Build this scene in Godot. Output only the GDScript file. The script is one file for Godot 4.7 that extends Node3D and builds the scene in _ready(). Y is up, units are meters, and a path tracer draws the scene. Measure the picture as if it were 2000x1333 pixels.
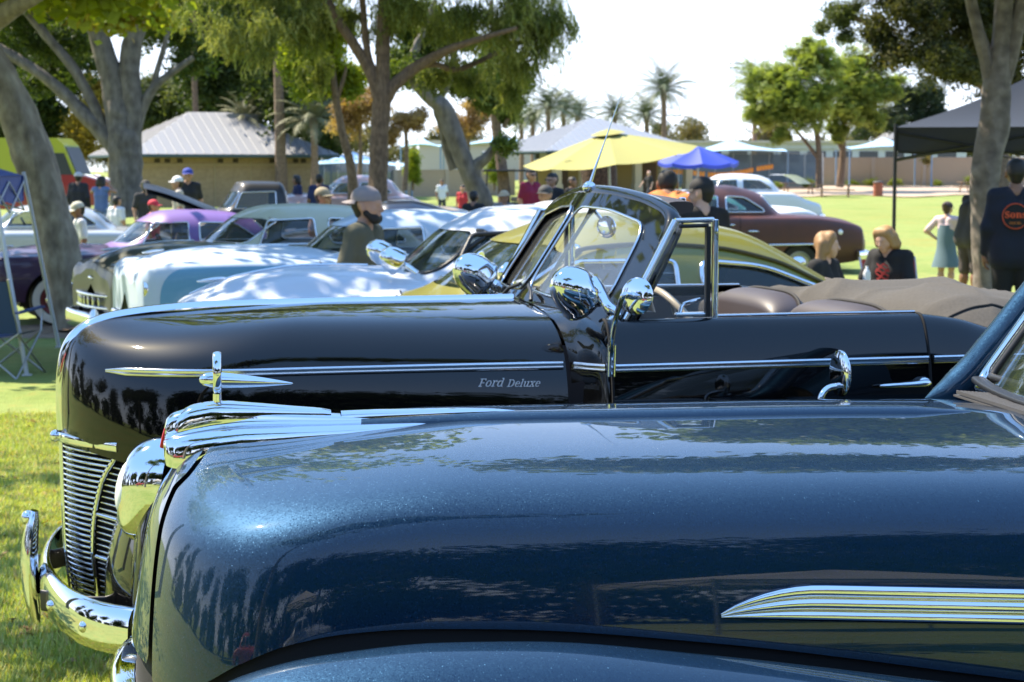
extends Node3D
# A classic car show on a park lawn. Units are metres, y up; the camera looks along -z, "depth" is -z.

const FOCAL := 3700.0
const EYE := Vector3(0.0, 1.65, 0.0)
const PITCH := 0.08989
var mats := {}
var tex := {}
var rng := RandomNumberGenerator.new()

# ---------------------------------------------------------------- mesh builder
class MB:
	var v := PackedVector3Array()
	var n := PackedVector3Array()
	var uv := PackedVector2Array()
	var ix := PackedInt32Array()

	func mesh() -> ArrayMesh:
		var a := []
		a.resize(Mesh.ARRAY_MAX)
		a[Mesh.ARRAY_VERTEX] = v
		a[Mesh.ARRAY_NORMAL] = n
		a[Mesh.ARRAY_TEX_UV] = uv
		a[Mesh.ARRAY_INDEX] = ix
		var m := ArrayMesh.new()
		if ix.size() > 0:
			m.add_surface_from_arrays(Mesh.PRIMITIVE_TRIANGLES, a)
		return m

	func vert(p: Vector3, nn: Vector3, t := Vector2.ZERO) -> int:
		v.append(p); n.append(nn); uv.append(t)
		return v.size() - 1

	func tri(a: Vector3, b: Vector3, c: Vector3) -> void:
		var nn := (c - a).cross(b - a).normalized()
		var k := v.size()
		vert(a, nn, Vector2(0, 0)); vert(b, nn, Vector2(1, 0)); vert(c, nn, Vector2(1, 1))
		ix.append_array([k, k + 1, k + 2])

	func quad(a: Vector3, b: Vector3, c: Vector3, d: Vector3) -> void:
		var nn := (c - a).cross(b - a)
		if nn.length() < 1e-12:
			nn = (d - a).cross(c - a)
		nn = nn.normalized()
		var k := v.size()
		vert(a, nn, Vector2(0, 0)); vert(b, nn, Vector2(1, 0)); vert(c, nn, Vector2(1, 1)); vert(d, nn, Vector2(0, 1))
		ix.append_array([k, k + 1, k + 2, k, k + 2, k + 3])

	static func norms(P: Array, cu: bool, cv: bool) -> Array:
		var nu := P.size()
		var nv: int = P[0].size()
		var N := []
		for i in nu:
			var r := PackedVector3Array()
			r.resize(nv)
			N.append(r)
		for i in (nu if cu else nu - 1):
			var i2 := (i + 1) % nu
			for j in (nv if cv else nv - 1):
				var j2 := (j + 1) % nv
				var a: Vector3 = P[i][j]
				var b: Vector3 = P[i2][j]
				var c: Vector3 = P[i2][j2]
				var d: Vector3 = P[i][j2]
				var f := (d - b).cross(c - a)
				N[i][j] += f; N[i2][j] += f; N[i2][j2] += f; N[i][j2] += f
		for i in nu:
			if nv > 2 and P[i][0].distance_squared_to(P[i][nv / 2]) < 1e-12 and P[i][0].distance_squared_to(P[i][nv - 1]) < 1e-12:
				var s := Vector3.ZERO
				for j in nv: s += N[i][j]
				for j in nv: N[i][j] = s
			if not cv and nv > 2 and P[i][0].distance_squared_to(P[i][nv - 1]) < 1e-12:
				var s2: Vector3 = N[i][0] + N[i][nv - 1]
				N[i][0] = s2; N[i][nv - 1] = s2
		for i in nu:
			for j in nv:
				var q: Vector3 = N[i][j]
				N[i][j] = (q / q.length()) if q.length() > 1e-14 else Vector3.UP
		return N

	# a smooth patch; with a field, only where the field is positive (cut cleanly along its zero line)
	func grid(P: Array, cu := false, cv := false, field = null, us := 1.0, vs := 1.0) -> void:
		var N := norms(P, cu, cv)
		var nu := P.size()
		var nv: int = P[0].size()
		if field == null:
			var k := v.size()
			for i in nu:
				v.append_array(P[i]); n.append_array(N[i])
				for j in nv:
					uv.append(Vector2(us * i / maxf(1, nu - 1), vs * j / maxf(1, nv - 1)))
			for i in (nu if cu else nu - 1):
				var i2 := (i + 1) % nu
				for j in (nv if cv else nv - 1):
					var j2 := (j + 1) % nv
					ix.append_array([k + i * nv + j, k + i2 * nv + j, k + i2 * nv + j2, k + i * nv + j, k + i2 * nv + j2, k + i * nv + j2])
			return
		var F := []
		for i in nu:
			var r := PackedFloat32Array()
			r.resize(nv)
			for j in nv:
				r[j] = field.call(P[i][j])
			F.append(r)
		for i in (nu if cu else nu - 1):
			var i2 := (i + 1) % nu
			for j in (nv if cv else nv - 1):
				var j2 := (j + 1) % nv
				var cp := [P[i][j], P[i2][j], P[i2][j2], P[i][j2]]
				var cn := [N[i][j], N[i2][j], N[i2][j2], N[i][j2]]
				var cf := [F[i][j], F[i2][j], F[i2][j2], F[i][j2]]
				if cf.max() <= 0.0:
					continue
				var ps := []
				var ns := []
				for q in 4:
					var w := (q + 1) % 4
					if cf[q] > 0.0:
						ps.append(cp[q]); ns.append(cn[q])
					if (cf[q] > 0.0) != (cf[w] > 0.0):
						var t: float = cf[q] / (cf[q] - cf[w])
						for it in 3:
							var mid: Vector3 = cp[q].lerp(cp[w], t)
							var fm: float = field.call(mid)
							if absf(fm) < 1e-4: break
							if (fm > 0.0) == (cf[q] > 0.0):
								t = t + (1.0 - t) * fm / (fm - cf[w])
							else:
								t = t * cf[q] / (cf[q] - fm)
						ps.append(cp[q].lerp(cp[w], t)); ns.append((cn[q].lerp(cn[w], t)).normalized())
				if ps.size() < 3: continue
				var k := v.size()
				for q in ps.size():
					vert(ps[q], ns[q], Vector2(ps[q].x, ps[q].y))
				for q in range(1, ps.size() - 1):
					ix.append_array([k, k + q, k + q + 1])

	func box(c: Vector3, s: Vector3, b := Basis.IDENTITY, bev := 0.0) -> void:
		if bev > 0.0:
			rbox(c, s, b, bev)
			return
		var h := s * 0.5
		for ax in 3:
			for sg: float in [-1.0, 1.0]:
				var o := Vector3.ZERO
				var e1 := Vector3.ZERO
				var e2 := Vector3.ZERO
				o[ax] = h[ax] * sg
				e1[(ax + 1) % 3] = h[(ax + 1) % 3]
				e2[(ax + 2) % 3] = h[(ax + 2) % 3] * sg
				quad(c + b * (o - e1 - e2), c + b * (o - e1 + e2), c + b * (o + e1 + e2), c + b * (o + e1 - e2))

	func rbox(c: Vector3, s: Vector3, b: Basis, r: float) -> void:
		# a box with rounded edges: a sphere grid pushed out to the corners
		var h := s * 0.5 - Vector3.ONE * r
		var P := []
		var k := v.size()
		var nu := 6
		var nv := 12
		for i in nu + 1:
			var row := PackedVector3Array()
			var th := PI * (float(i) / nu - 0.5)
			for j in nv:
				var ph := TAU * (j + 0.5) / nv
				var d := Vector3(cos(th) * cos(ph), sin(th), cos(th) * sin(ph))
				var sg := Vector3(signf(d.x), 1.0 if i > nu / 2 else -1.0, signf(d.z))
				if i == nu / 2: sg.y = 0.0
				row.append(c + b * (d * r + Vector3(sg.x * h.x, sg.y * h.y, sg.z * h.z)))
			P.append(row)
		grid(P, false, true)
		for sg: float in [-1.0, 1.0]:
			var y: float = (h.y + r) * sg
			quad(c + b * Vector3(-h.x, y, -h.z), c + b * Vector3(h.x * sg, y, -h.z * sg), c + b * Vector3(h.x, y, h.z), c + b * Vector3(-h.x * sg, y, h.z * sg))

	func tube(path: Array, r, sides := 8, closed := false, caps := true, flat := 1.0, up := Vector3.ZERO) -> void:
		var prof := PackedVector2Array()
		for k in sides:
			var a := TAU * k / sides
			prof.append(Vector2(cos(a), sin(a) * flat))
		sweep(path, prof, r, closed, caps, up)

	# profile (x to the side, y along "up") carried along a path; r is one scale or one per point
	func sweep(path: Array, prof: PackedVector2Array, r = 1.0, closed := false, caps := true, up := Vector3.ZERO, prof_closed := true) -> void:
		var m := path.size()
		var P := []
		var side := Vector3.ZERO
		for i in m:
			var a: Vector3 = path[(i - 1 + m) % m] if closed or i > 0 else path[0]
			var c: Vector3 = path[(i + 1) % m] if closed or i < m - 1 else path[m - 1]
			var t := (c - a).normalized()
			var u := up
			if up == Vector3.ZERO:
				if side == Vector3.ZERO:
					u = Vector3.UP if absf(t.y) < 0.9 else Vector3.RIGHT
					side = t.cross(u).normalized()
				else:
					side = (side - t * side.dot(t)).normalized()
			else:
				side = t.cross(u).normalized()
			var w := side.cross(t).normalized()
			var sc: float = r[i] if r is Array or r is PackedFloat32Array else float(r)
			var row := PackedVector3Array()
			for q in prof:
				row.append(path[i] + (side * q.x + w * q.y) * sc)
			P.append(row)
		grid(P, closed, prof_closed)
		if caps and not closed and prof_closed:
			for e in [0, m - 1]:
				var ce := Vector3.ZERO
				for q in P[e]: ce += q
				ce /= P[e].size()
				for j in P[e].size():
					var j2: int = (j + 1) % P[e].size()
					if e == 0: tri(ce, P[e][j], P[e][j2])
					else: tri(ce, P[e][j2], P[e][j])

	# profile of (radius, height) turned about the y axis of t
	func lathe(prof: Array, t: Transform3D, seg := 24) -> void:
		var P := []
		for q in prof:
			var row := PackedVector3Array()
			for j in seg:
				var a := TAU * j / seg
				row.append(t * Vector3(cos(a) * q.x, q.y, -sin(a) * q.x))
			P.append(row)
		grid(P, false, true)

	func ball(c: Vector3, r: Vector3, b := Basis.IDENTITY, nu := 10, nv := 16, from := 0.0, to := 1.0) -> void:
		var P := []
		for i in nu + 1:
			var th := PI * (lerpf(from, to, float(i) / nu) - 0.5)
			var row := PackedVector3Array()
			for j in nv:
				var ph := TAU * j / nv
				row.append(c + b * Vector3(cos(th) * cos(ph) * r.x, sin(th) * r.y, -cos(th) * sin(ph) * r.z))
			P.append(row)
		grid(P, false, true)

	# flat polygon (x, y) given a thickness along z of t
	func prism(poly: PackedVector2Array, depth: float, t: Transform3D) -> void:
		var tr := Geometry2D.triangulate_polygon(poly)
		var h := depth * 0.5
		for i in range(0, tr.size(), 3):
			var a := poly[tr[i]]
			var b := poly[tr[i + 1]]
			var c := poly[tr[i + 2]]
			tri(t * Vector3(a.x, a.y, h), t * Vector3(b.x, b.y, h), t * Vector3(c.x, c.y, h))
			tri(t * Vector3(a.x, a.y, -h), t * Vector3(c.x, c.y, -h), t * Vector3(b.x, b.y, -h))
		for i in poly.size():
			var a := poly[i]
			var b := poly[(i + 1) % poly.size()]
			quad(t * Vector3(a.x, a.y, h), t * Vector3(b.x, b.y, h), t * Vector3(b.x, b.y, -h), t * Vector3(a.x, a.y, -h))

	func add(m: MB, t: Transform3D) -> void:
		var k := v.size()
		for i in m.v.size():
			vert(t * m.v[i], (t.basis * m.n[i]).normalized(), m.uv[i])
		for i in m.ix: ix.append(i + k)

# ---------------------------------------------------------------- numbers and curves
func at(px: float, py: float, depth: float) -> Vector3:
	var a := (px - 1000.0) / FOCAL
	var b := -(py - 666.5) / FOCAL
	var d := Vector3(a, b * cos(PITCH) - sin(PITCH), -b * sin(PITCH) - cos(PITCH))
	return EYE + d * (depth / -d.z)

func sst(a: float, b: float, x: float) -> float:
	var t := clampf((x - a) / (b - a), 0.0, 1.0)
	return t * t * (3.0 - 2.0 * t)

func ground_y(x: float, d: float) -> float:
	var near := sst(6.5, 15.0, d) * lerpf(1.0, 0.45, sst(0.5, 4.0, x))
	var far := sst(30.0, 75.0, d)
	return -0.3 * near * (1.0 - 0.7 * far) - 0.12 * sst(18.0, 24.0, d) * (1.0 - sst(32.0, 60.0, d)) * (1.0 - sst(-4.5, -1.5, x)) + 0.42 * sst(105.0, 155.0, d) + 0.012 * sin(x * 1.3 + d * 0.7) * sst(4.0, 12.0, d)

func on_ground(px: float, depth: float) -> Vector3:
	var p := at(px, 333.0, depth)
	return Vector3(p.x, ground_y(p.x, depth), p.z)

# piecewise smooth curve through keys [[x, y...], ...]: value number c at x
func key(keys: Array, x: float, c := 1) -> float:
	var m := keys.size()
	if x <= keys[0][0]: return keys[0][c]
	if x >= keys[m - 1][0]: return keys[m - 1][c]
	var i := 0
	while x > keys[i + 1][0]: i += 1
	var x0: float = keys[i][0]
	var x1: float = keys[i + 1][0]
	var y0: float = keys[i][c]
	var y1: float = keys[i + 1][c]
	var s := (y1 - y0) / (x1 - x0)
	var m0 := s
	var m1 := s
	if i > 0:
		var sp: float = (y0 - keys[i - 1][c]) / (x0 - keys[i - 1][0])
		m0 = 0.0 if sp * s <= 0.0 else 2.0 * sp * s / (sp + s)
	if i < m - 2:
		var sn: float = (keys[i + 2][c] - y1) / (keys[i + 2][0] - x1)
		m1 = 0.0 if sn * s <= 0.0 else 2.0 * sn * s / (sn + s)
	var h := x1 - x0
	var t := (x - x0) / h
	return (2 * t * t * t - 3 * t * t + 1) * y0 + (t * t * t - 2 * t * t + t) * h * m0 + (-2 * t * t * t + 3 * t * t) * y1 + (t * t * t - t * t) * h * m1

func smooth_path(pts: Array, per := 6, closed := false) -> Array:
	var out := []
	var m := pts.size()
	for i in (m if closed else m - 1):
		var p0 = pts[(i - 1 + m) % m] if closed or i > 0 else pts[0] * 2.0 - pts[1]
		var p1 = pts[i]
		var p2 = pts[(i + 1) % m]
		var p3 = pts[(i + 2) % m] if closed or i < m - 2 else pts[m - 1] * 2.0 - pts[m - 2]
		for k in per:
			out.append(p1.cubic_interpolate(p2, p0, p3, float(k) / per))
	if not closed: out.append(pts[m - 1])
	return out

func round_poly(pts: Array, r: float, k := 5) -> PackedVector2Array:
	var out := PackedVector2Array()
	var m := pts.size()
	for i in m:
		var p: Vector2 = pts[i]
		var a: Vector2 = pts[(i - 1 + m) % m]
		var b: Vector2 = pts[(i + 1) % m]
		var rr := minf(r, 0.45 * minf(p.distance_to(a), p.distance_to(b)))
		var s := p + (a - p).normalized() * rr
		var e := p + (b - p).normalized() * rr
		for q in k + 1:
			var t := float(q) / k
			out.append(s.lerp(p, t).lerp(p.lerp(e, t), t))
	return out

func sdf(p: Vector2, poly: PackedVector2Array) -> float:
	var best := 1e9
	var inside := false
	var m := poly.size()
	var j := m - 1
	for i in m:
		var a := poly[i]
		var b := poly[j]
		var e := b - a
		var w := p - a
		var t := clampf(w.dot(e) / maxf(e.length_squared(), 1e-12), 0.0, 1.0)
		best = minf(best, (w - e * t).length_squared())
		if (a.y > p.y) != (b.y > p.y) and p.x < (b.x - a.x) * (p.y - a.y) / (b.y - a.y) + a.x:
			inside = not inside
		j = i
	return -sqrt(best) if inside else sqrt(best)

# ---------------------------------------------------------------- nodes
func put(parent: Node, o: Node3D, called: String) -> void:
	o.name = called
	parent.add_child(o, true)

func thing(called: String, label: String, category: String, pos := Vector3.ZERO, yaw := 0.0, group := "") -> Node3D:
	var o := Node3D.new()
	put(self, o, called)
	o.position = pos
	o.rotation.y = yaw
	o.set_meta("label", label)
	o.set_meta("category", category)
	if group != "": o.set_meta("group", group)
	return o

func part(parent: Node, called: String, m, material: Material, label := "") -> MeshInstance3D:
	var o := MeshInstance3D.new()
	o.mesh = m.mesh() if m is MB else m
	o.material_override = material
	put(parent, o, called)
	if label != "": o.set_meta("label", label)
	return o

func single(called: String, m, material: Material, label: String, category: String, group := "") -> MeshInstance3D:
	var o := part(self, called, m, material, label)
	o.set_meta("category", category)
	if group != "": o.set_meta("group", group)
	return o

func structure(called: String, m, material: Material) -> MeshInstance3D:
	var o := part(self, called, m, material)
	o.set_meta("kind", "structure")
	return o

# ---------------------------------------------------------------- materials (colours are linear, real-world values)
func M(called: String, r := 0.5, g := 0.5, b := 0.5, rough := 0.6, metal := 0.0) -> StandardMaterial3D:
	if mats.has(called): return mats[called]
	var m := StandardMaterial3D.new()
	m.resource_name = called
	m.albedo_color = Color(r, g, b).linear_to_srgb()
	m.roughness = rough
	m.metallic = metal
	mats[called] = m
	return m

func paint(called: String, r: float, g: float, b: float, rough := 0.45, metal := 0.0, coat := 1.0, coat_rough := 0.02) -> StandardMaterial3D:
	if mats.has(called): return mats[called]
	var m := M(called, r, g, b, rough, metal)
	m.clearcoat_enabled = true
	m.clearcoat = coat
	m.clearcoat_roughness = coat_rough
	return m

func noise_image(size: int, freq: float, octaves: int, sd: int, kind := FastNoiseLite.TYPE_SIMPLEX_SMOOTH) -> Image:
	var f := FastNoiseLite.new()
	f.noise_type = kind
	f.frequency = freq
	f.fractal_octaves = octaves
	f.seed = sd
	return f.get_seamless_image(size, size)

# a colour texture that runs between two or three linear colours with the noise
func ramp_tex(called: String, img: Image, cols: Array) -> ImageTexture:
	if tex.has(called): return tex[called]
	var w := img.get_width()
	var out := Image.create(w, w, false, Image.FORMAT_RGB8)
	var lut := []
	for i in 256:
		var t := i / 255.0 * (cols.size() - 1)
		var k := mini(int(t), cols.size() - 2)
		lut.append((cols[k] as Color).lerp(cols[k + 1], t - k).linear_to_srgb())
	var data := img.get_data()
	for y in w:
		for x in w:
			out.set_pixel(x, y, lut[data[y * w + x]])
	tex[called] = ImageTexture.create_from_image(out)
	return tex[called]

func tri_map(m: StandardMaterial3D, scale: float, world := true) -> void:
	m.uv1_triplanar = true
	m.uv1_world_triplanar = world
	m.uv1_scale = Vector3.ONE * scale

func rough_mat(called: String, cols: Array, scale: float, bump: float, rough := 0.85, freq := 0.02, oct := 5, stretch := Vector3.ONE) -> StandardMaterial3D:
	if mats.has(called): return mats[called]
	var img := noise_image(256, freq, oct, called.hash() % 1000)
	img.convert(Image.FORMAT_L8)
	var m := M(called, 1, 1, 1, rough)
	m.albedo_texture = ramp_tex(called, img, cols)
	if bump > 0.0:
		m.heightmap_enabled = true
		m.heightmap_scale = bump
		m.heightmap_texture = ImageTexture.create_from_image(img)
	tri_map(m, scale)
	m.uv1_scale = stretch * scale
	return m

func glass(called: String, alpha := 0.12, tint := Color(0.6, 0.75, 0.7)) -> StandardMaterial3D:
	if mats.has(called): return mats[called]
	var m := M(called, tint.r, tint.g, tint.b, 0.0)
	m.transparency = BaseMaterial3D.TRANSPARENCY_ALPHA
	m.albedo_color.a = alpha
	return m

func make_materials() -> void:
	M("chrome", 0.78, 0.79, 0.81, 0.025, 1.0)
	M("chrome_soft", 0.7, 0.7, 0.71, 0.12, 1.0)
	M("steel", 0.42, 0.42, 0.43, 0.35, 0.9)
	M("rubber", 0.016, 0.016, 0.017, 0.7)
	M("whitewall", 0.62, 0.58, 0.5, 0.6)
	M("black_trim", 0.01, 0.01, 0.011, 0.4)
	M("dark_inside", 0.018, 0.016, 0.015, 0.8)
	M("gap_black", 0.003, 0.003, 0.004, 0.9)
	M("lamp_glass", 0.75, 0.77, 0.75, 0.08)
	M("red_glass", 0.4, 0.01, 0.012, 0.1)
	glass("window", 0.42, Color(0.03, 0.045, 0.04))
	glass("window_clear", 0.05, Color(0.8, 0.85, 0.85))
	paint("black_paint", 0.0016, 0.0017, 0.0021, 0.4).metallic_specular = 0.1
	var b := paint("blue_paint", 0.0045, 0.026, 0.060, 0.52, 0.92)
	# metal flake: tiny tilted facets under the clear coat
	var fl := Image.create(512, 512, false, Image.FORMAT_RGB8)
	var r := RandomNumberGenerator.new()
	r.seed = 5
	for y in 512:
		for x in 512:
			var s := 0.08
			if r.randf() < 0.05: s = 0.42
			fl.set_pixel(x, y, Color(0.5 + r.randfn(0, s) * 0.5, 0.5 + r.randfn(0, s) * 0.5, 1.0))
	b.normal_enabled = true
	b.normal_texture = ImageTexture.create_from_image(fl)
	b.normal_scale = 1.0
	tri_map(b, 1.35, false)

# ---------------------------------------------------------------- camera, sky, sun
func make_camera_and_light() -> void:
	var cam := Camera3D.new()
	cam.name = "camera"
	add_child(cam)
	cam.position = EYE
	cam.rotation.x = -PITCH
	cam.far = 2000.0
	var ca := CameraAttributesPhysical.new()
	ca.frustum_focal_length = 66.62
	ca.frustum_focus_distance = 3.5
	ca.exposure_aperture = 12.5
	ca.frustum_far = 2000.0
	ca.frustum_near = 0.1
	cam.attributes = ca
	cam.current = true

	var we := WorldEnvironment.new()
	we.name = "world_environment"
	var e := Environment.new()
	e.background_mode = Environment.BG_SKY
	var sky := Sky.new()
	var sm := ProceduralSkyMaterial.new()
	sm.sky_top_color = Color(0.19, 0.37, 0.72).linear_to_srgb()
	sm.sky_horizon_color = Color(0.86, 0.92, 1.0).linear_to_srgb()
	sm.sky_curve = 0.12
	sm.ground_bottom_color = Color(0.12, 0.14, 0.06).linear_to_srgb()
	sm.ground_horizon_color = Color(0.3, 0.32, 0.25).linear_to_srgb()
	sm.sun_angle_max = 28.0
	sm.sun_curve = 0.12
	sky.sky_material = sm
	e.sky = sky
	e.background_energy_multiplier = 0.8
	e.tonemap_mode = Environment.TONE_MAPPER_LINEAR
	e.tonemap_exposure = 2.85
	e.sdfgi_enabled = true
	e.ssao_enabled = true
	e.ssil_enabled = true
	we.environment = e
	add_child(we)

	var sun := DirectionalLight3D.new()
	sun.name = "sun"
	sun.light_energy = 1.45
	sun.light_color = Color(1.0, 0.95, 0.86)
	sun.light_angular_distance = 0.5
	sun.shadow_enabled = true
	add_child(sun)
	sun.look_at_from_position(Vector3.ZERO, -Vector3(-0.50, 0.80, -0.28))

# ---------------------------------------------------------------- car building kit: x runs to the tail, y up, z (called w) to the side
# stations [x, [Vector2(w, h), ...]] from the middle or the sill outwards; side 0 builds both halves in one patch
func loft(st: Array, nu: int, nv: int, side := 0) -> Array:
	var k: int = st[0][1].size()
	var xs := []
	for i in st.size() - 1:
		for q in nu: xs.append(lerpf(st[i][0], st[i + 1][0], float(q) / nu))
	xs.append(st[st.size() - 1][0])
	var kw := []
	for c in k:
		var a := []
		for s in st: a.append([s[0], s[1][c].x, s[1][c].y])
		kw.append(a)
	var P := []
	for x in xs:
		var pts := []
		for c in k: pts.append(Vector2(key(kw[c], x, 1), key(kw[c], x, 2)))
		var sm := smooth_path(pts, nv)
		var row := PackedVector3Array()
		if side >= 0:
			for p in sm: row.append(Vector3(x, p.y, p.x))
		if side == 0:
			for q in range(sm.size() - 2, -1, -1): row.append(Vector3(x, sm[q].y, -sm[q].x))
		if side < 0:
			for p in sm: row.append(Vector3(x, p.y, -p.x))
		P.append(row)
	return P

# a hood that wraps round its nose: controls [w, h, nose x, nose h, corner length] from the bottom edge up to the middle
func bullnose(ct: Array, x1: float, nu: int, nv: int, p: float, wide: Array, lift: float = 0.6, rise: Array = []) -> Array:
	var lev := []
	for c in 5:
		var a := []
		for q in ct: a.append(Vector2(q[c], 0.0))
		lev.append(smooth_path(a, nv))
	var m: int = lev[0].size()
	var P := []
	for i in nu + 1:
		var t := float(i) / nu
		var tt := t * t * 0.75 + t * t * t * 0.25
		var row := PackedVector3Array()
		for j in m:
			var xn: float = lev[2][j].x
			var x := xn + (x1 - xn) * tt
			var s := clampf((x - xn) / lev[4][j].x, 0.0, 1.0)
			var w: float = lev[0][j].x * pow(1.0 - pow(1.0 - s, p), 1.0 / p) * key(wide, x)
			var hb := sst(0.0, 1.0, clampf((x - xn) / lift, 0.0, 1.0))
			hb = lerpf(clampf((x - xn) / lift, 0, 1), hb, 0.5)
			var h := lerpf(lev[3][j].x, lev[1][j].x + (key(rise, x) if rise.size() else 0.0), hb)
			row.append(Vector3(x, h, maxf(w, 0.0)))
		var full := PackedVector3Array(row)
		for j in range(m - 2, -1, -1): full.append(Vector3(row[j].x, row[j].y, -row[j].z))
		P.append(full)
	return P

# ---- greenhouse: g = {top: [[x, h]], belt: [[x, h]], wide: [[x, w]], n, m, bow, x0, x1}
func gh_point(g: Dictionary, x: float, th: float) -> Vector3:
	var top := key(g.top, x)
	var hb := key(g.belt, x)
	var W := key(g.wide, x)
	var cs := cos(th)
	var w := W * signf(cs) * pow(absf(cs), 2.0 / g.n)
	var h := hb + (top - hb) * pow(absf(sin(th)), 2.0 / g.m)
	var q := w / W
	var bow: float = g.get("bow", 0.0) * (1.0 - sst(g.x0 + 0.5, g.x0 + 1.0, x)) - g.get("tail_bow", 0.0) * sst(g.x1 - 1.3, g.x1 - 0.6, x)
	return Vector3(x + bow * q * q, h, w)

# side position of the greenhouse at (x, h)
func gh_w(g: Dictionary, x: float, h: float) -> float:
	var top := key(g.top, x)
	var hb := key(g.belt, x)
	var s := clampf((h - hb) / maxf(top - hb, 0.01), 0.0, 1.0)
	var th := asin(pow(s, g.m / 2.0))
	return key(g.wide, x) * pow(cos(th), 2.0 / g.n)

# height of the greenhouse front/back glass line: x where top(x) gives h near the front (dir 1) or tail (-1)
func gh_front_x(g: Dictionary, w: float, h: float, dir := 1) -> float:
	var x: float = g.x0 if dir > 0 else g.x1
	var W0 := key(g.wide, x)
	for k in 400:
		x += 0.01 * dir
		var W := key(g.wide, x)
		var cs := clampf(absf(w) / W, 0.0, 0.999)
		var th := acos(pow(cs, g.n / 2.0))
		var hh := key(g.belt, x) + (key(g.top, x) - key(g.belt, x)) * pow(sin(th), 2.0 / g.m)
		if hh >= h: break
	var q := w / key(g.wide, x)
	var bow: float = g.get("bow", 0.0) * (1.0 - sst(g.x0 + 0.5, g.x0 + 1.0, x)) - g.get("tail_bow", 0.0) * sst(g.x1 - 1.3, g.x1 - 0.6, x)
	return x + bow * q * q

# windows: [{kind: "side"|"front"|"back", poly}], cut out of one shell; adds roof, glass and bright frames as parts
func greenhouse(car: Node3D, g: Dictionary, wins: Array, roof_mat: Material, glass_mat: Material, trim_mat: Material, trim_r := 0.012) -> void:
	var P := []
	var nx := int((g.x1 - g.x0) / 0.035)
	for i in nx + 1:
		var x := lerpf(g.x0, g.x1, float(i) / nx)
		var row := PackedVector3Array()
		for j in 73:
			var u := float(j) / 72.0
			row.append(gh_point(g, x, PI * u))
		P.append(row)
	var xf: float = g.get("front_end", g.x0 + 0.75)
	var xb: float = g.get("back_start", g.x1 - 1.0)
	var field := func(p: Vector3) -> float:
		var best := 9.0
		for w in wins:
			if w.kind == "side":
				if absf(p.z) > 0.25: best = minf(best, sdf(Vector2(p.x, p.y), w.poly))
			elif w.kind == "front":
				if p.x < xf: best = minf(best, sdf(Vector2(p.z, p.y), w.poly))
			elif p.x > xb: best = minf(best, sdf(Vector2(p.z, p.y), w.poly))
		return best
	var shell := MB.new()
	shell.grid(P, false, false, field)
	part(car, "roof", shell, roof_mat)
	for w in wins:
		var one: Dictionary = w
		var names := {"side": "side_window", "front": "windshield", "back": "rear_window"}
		var sides := [1.0, -1.0] if w.kind == "side" else [1.0]
		for sg in sides:
			var gm := MB.new()
			var f2 := func(p: Vector3) -> float:
				if one.kind == "side":
					if p.z * sg < 0.25: return -1.0
					return 0.012 - sdf(Vector2(p.x, p.y), one.poly)
				if one.kind == "front": return 0.012 - sdf(Vector2(p.z, p.y), one.poly) if p.x < xf else -1.0
				return 0.012 - sdf(Vector2(p.z, p.y), one.poly) if p.x > xb else -1.0
			var Q := []
			for row in P:
				var r2 := PackedVector3Array()
				for p in row: r2.append(p + Vector3(0, -0.006, -0.010 * signf(p.z) * minf(1.0, absf(p.z) * 2.0)))
				Q.append(r2)
			gm.grid(Q, false, false, f2)
			var gn := part(car, names[w.kind], gm, glass_mat)
			if trim_mat:
				var path := []
				for q in w.poly:
					if w.kind == "side": path.append(Vector3(q.x, q.y, sg * (gh_w(g, q.x, q.y) + 0.002)))
					elif w.kind == "front": path.append(Vector3(gh_front_x(g, q.x, q.y) - 0.004, q.y, q.x))
					else: path.append(Vector3(gh_front_x(g, q.x, q.y, -1) + 0.004, q.y, q.x))
				var tm := MB.new()
				tm.tube(path, trim_r, 6, true)
				part(gn, "frame", tm, trim_mat)

func wheel(car: Node3D, x: float, w: float, r := 0.345, wall: Material = null, hub: Material = null, cap := true) -> void:
	var o := Node3D.new()
	put(car, o, "wheel")
	o.position = Vector3(x, r, w)
	o.rotation.x = PI / 2 * signf(w)
	var t := MB.new()
	t.lathe([Vector2(r * 0.55, -0.09), Vector2(r * 0.86, -0.1), Vector2(r * 0.98, -0.06), Vector2(r, 0.0), Vector2(r * 0.98, 0.06), Vector2(r * 0.93, 0.088), Vector2(r * 0.86, 0.096), Vector2(r * 0.6, 0.08), Vector2(r * 0.55, 0.05)], Transform3D.IDENTITY, 40)
	part(o, "tyre", t, M("rubber"))
	if wall:
		var wm := MB.new()
		wm.lathe([Vector2(r * 0.62, 0.086), Vector2(r * 0.75, 0.1), Vector2(r * 0.9, 0.099)], Transform3D.IDENTITY, 40)
		part(o, "whitewall", wm, wall)
	var rm := MB.new()
	rm.lathe([Vector2(r * 0.6, 0.075), Vector2(r * 0.57, 0.085), Vector2(r * 0.53, 0.05), Vector2(r * 0.4, 0.035), Vector2(0.0, 0.04)], Transform3D.IDENTITY, 32)
	part(o, "rim", rm, hub if hub else M("steel"))
	if cap:
		var cm := MB.new()
		cm.lathe([Vector2(r * 0.4, 0.04), Vector2(r * 0.38, 0.06), Vector2(r * 0.2, 0.085), Vector2(r * 0.07, 0.1), Vector2(0.0, 0.102)], Transform3D.IDENTITY, 28)
		part(o, "hubcap", cm, M("chrome"))

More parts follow.
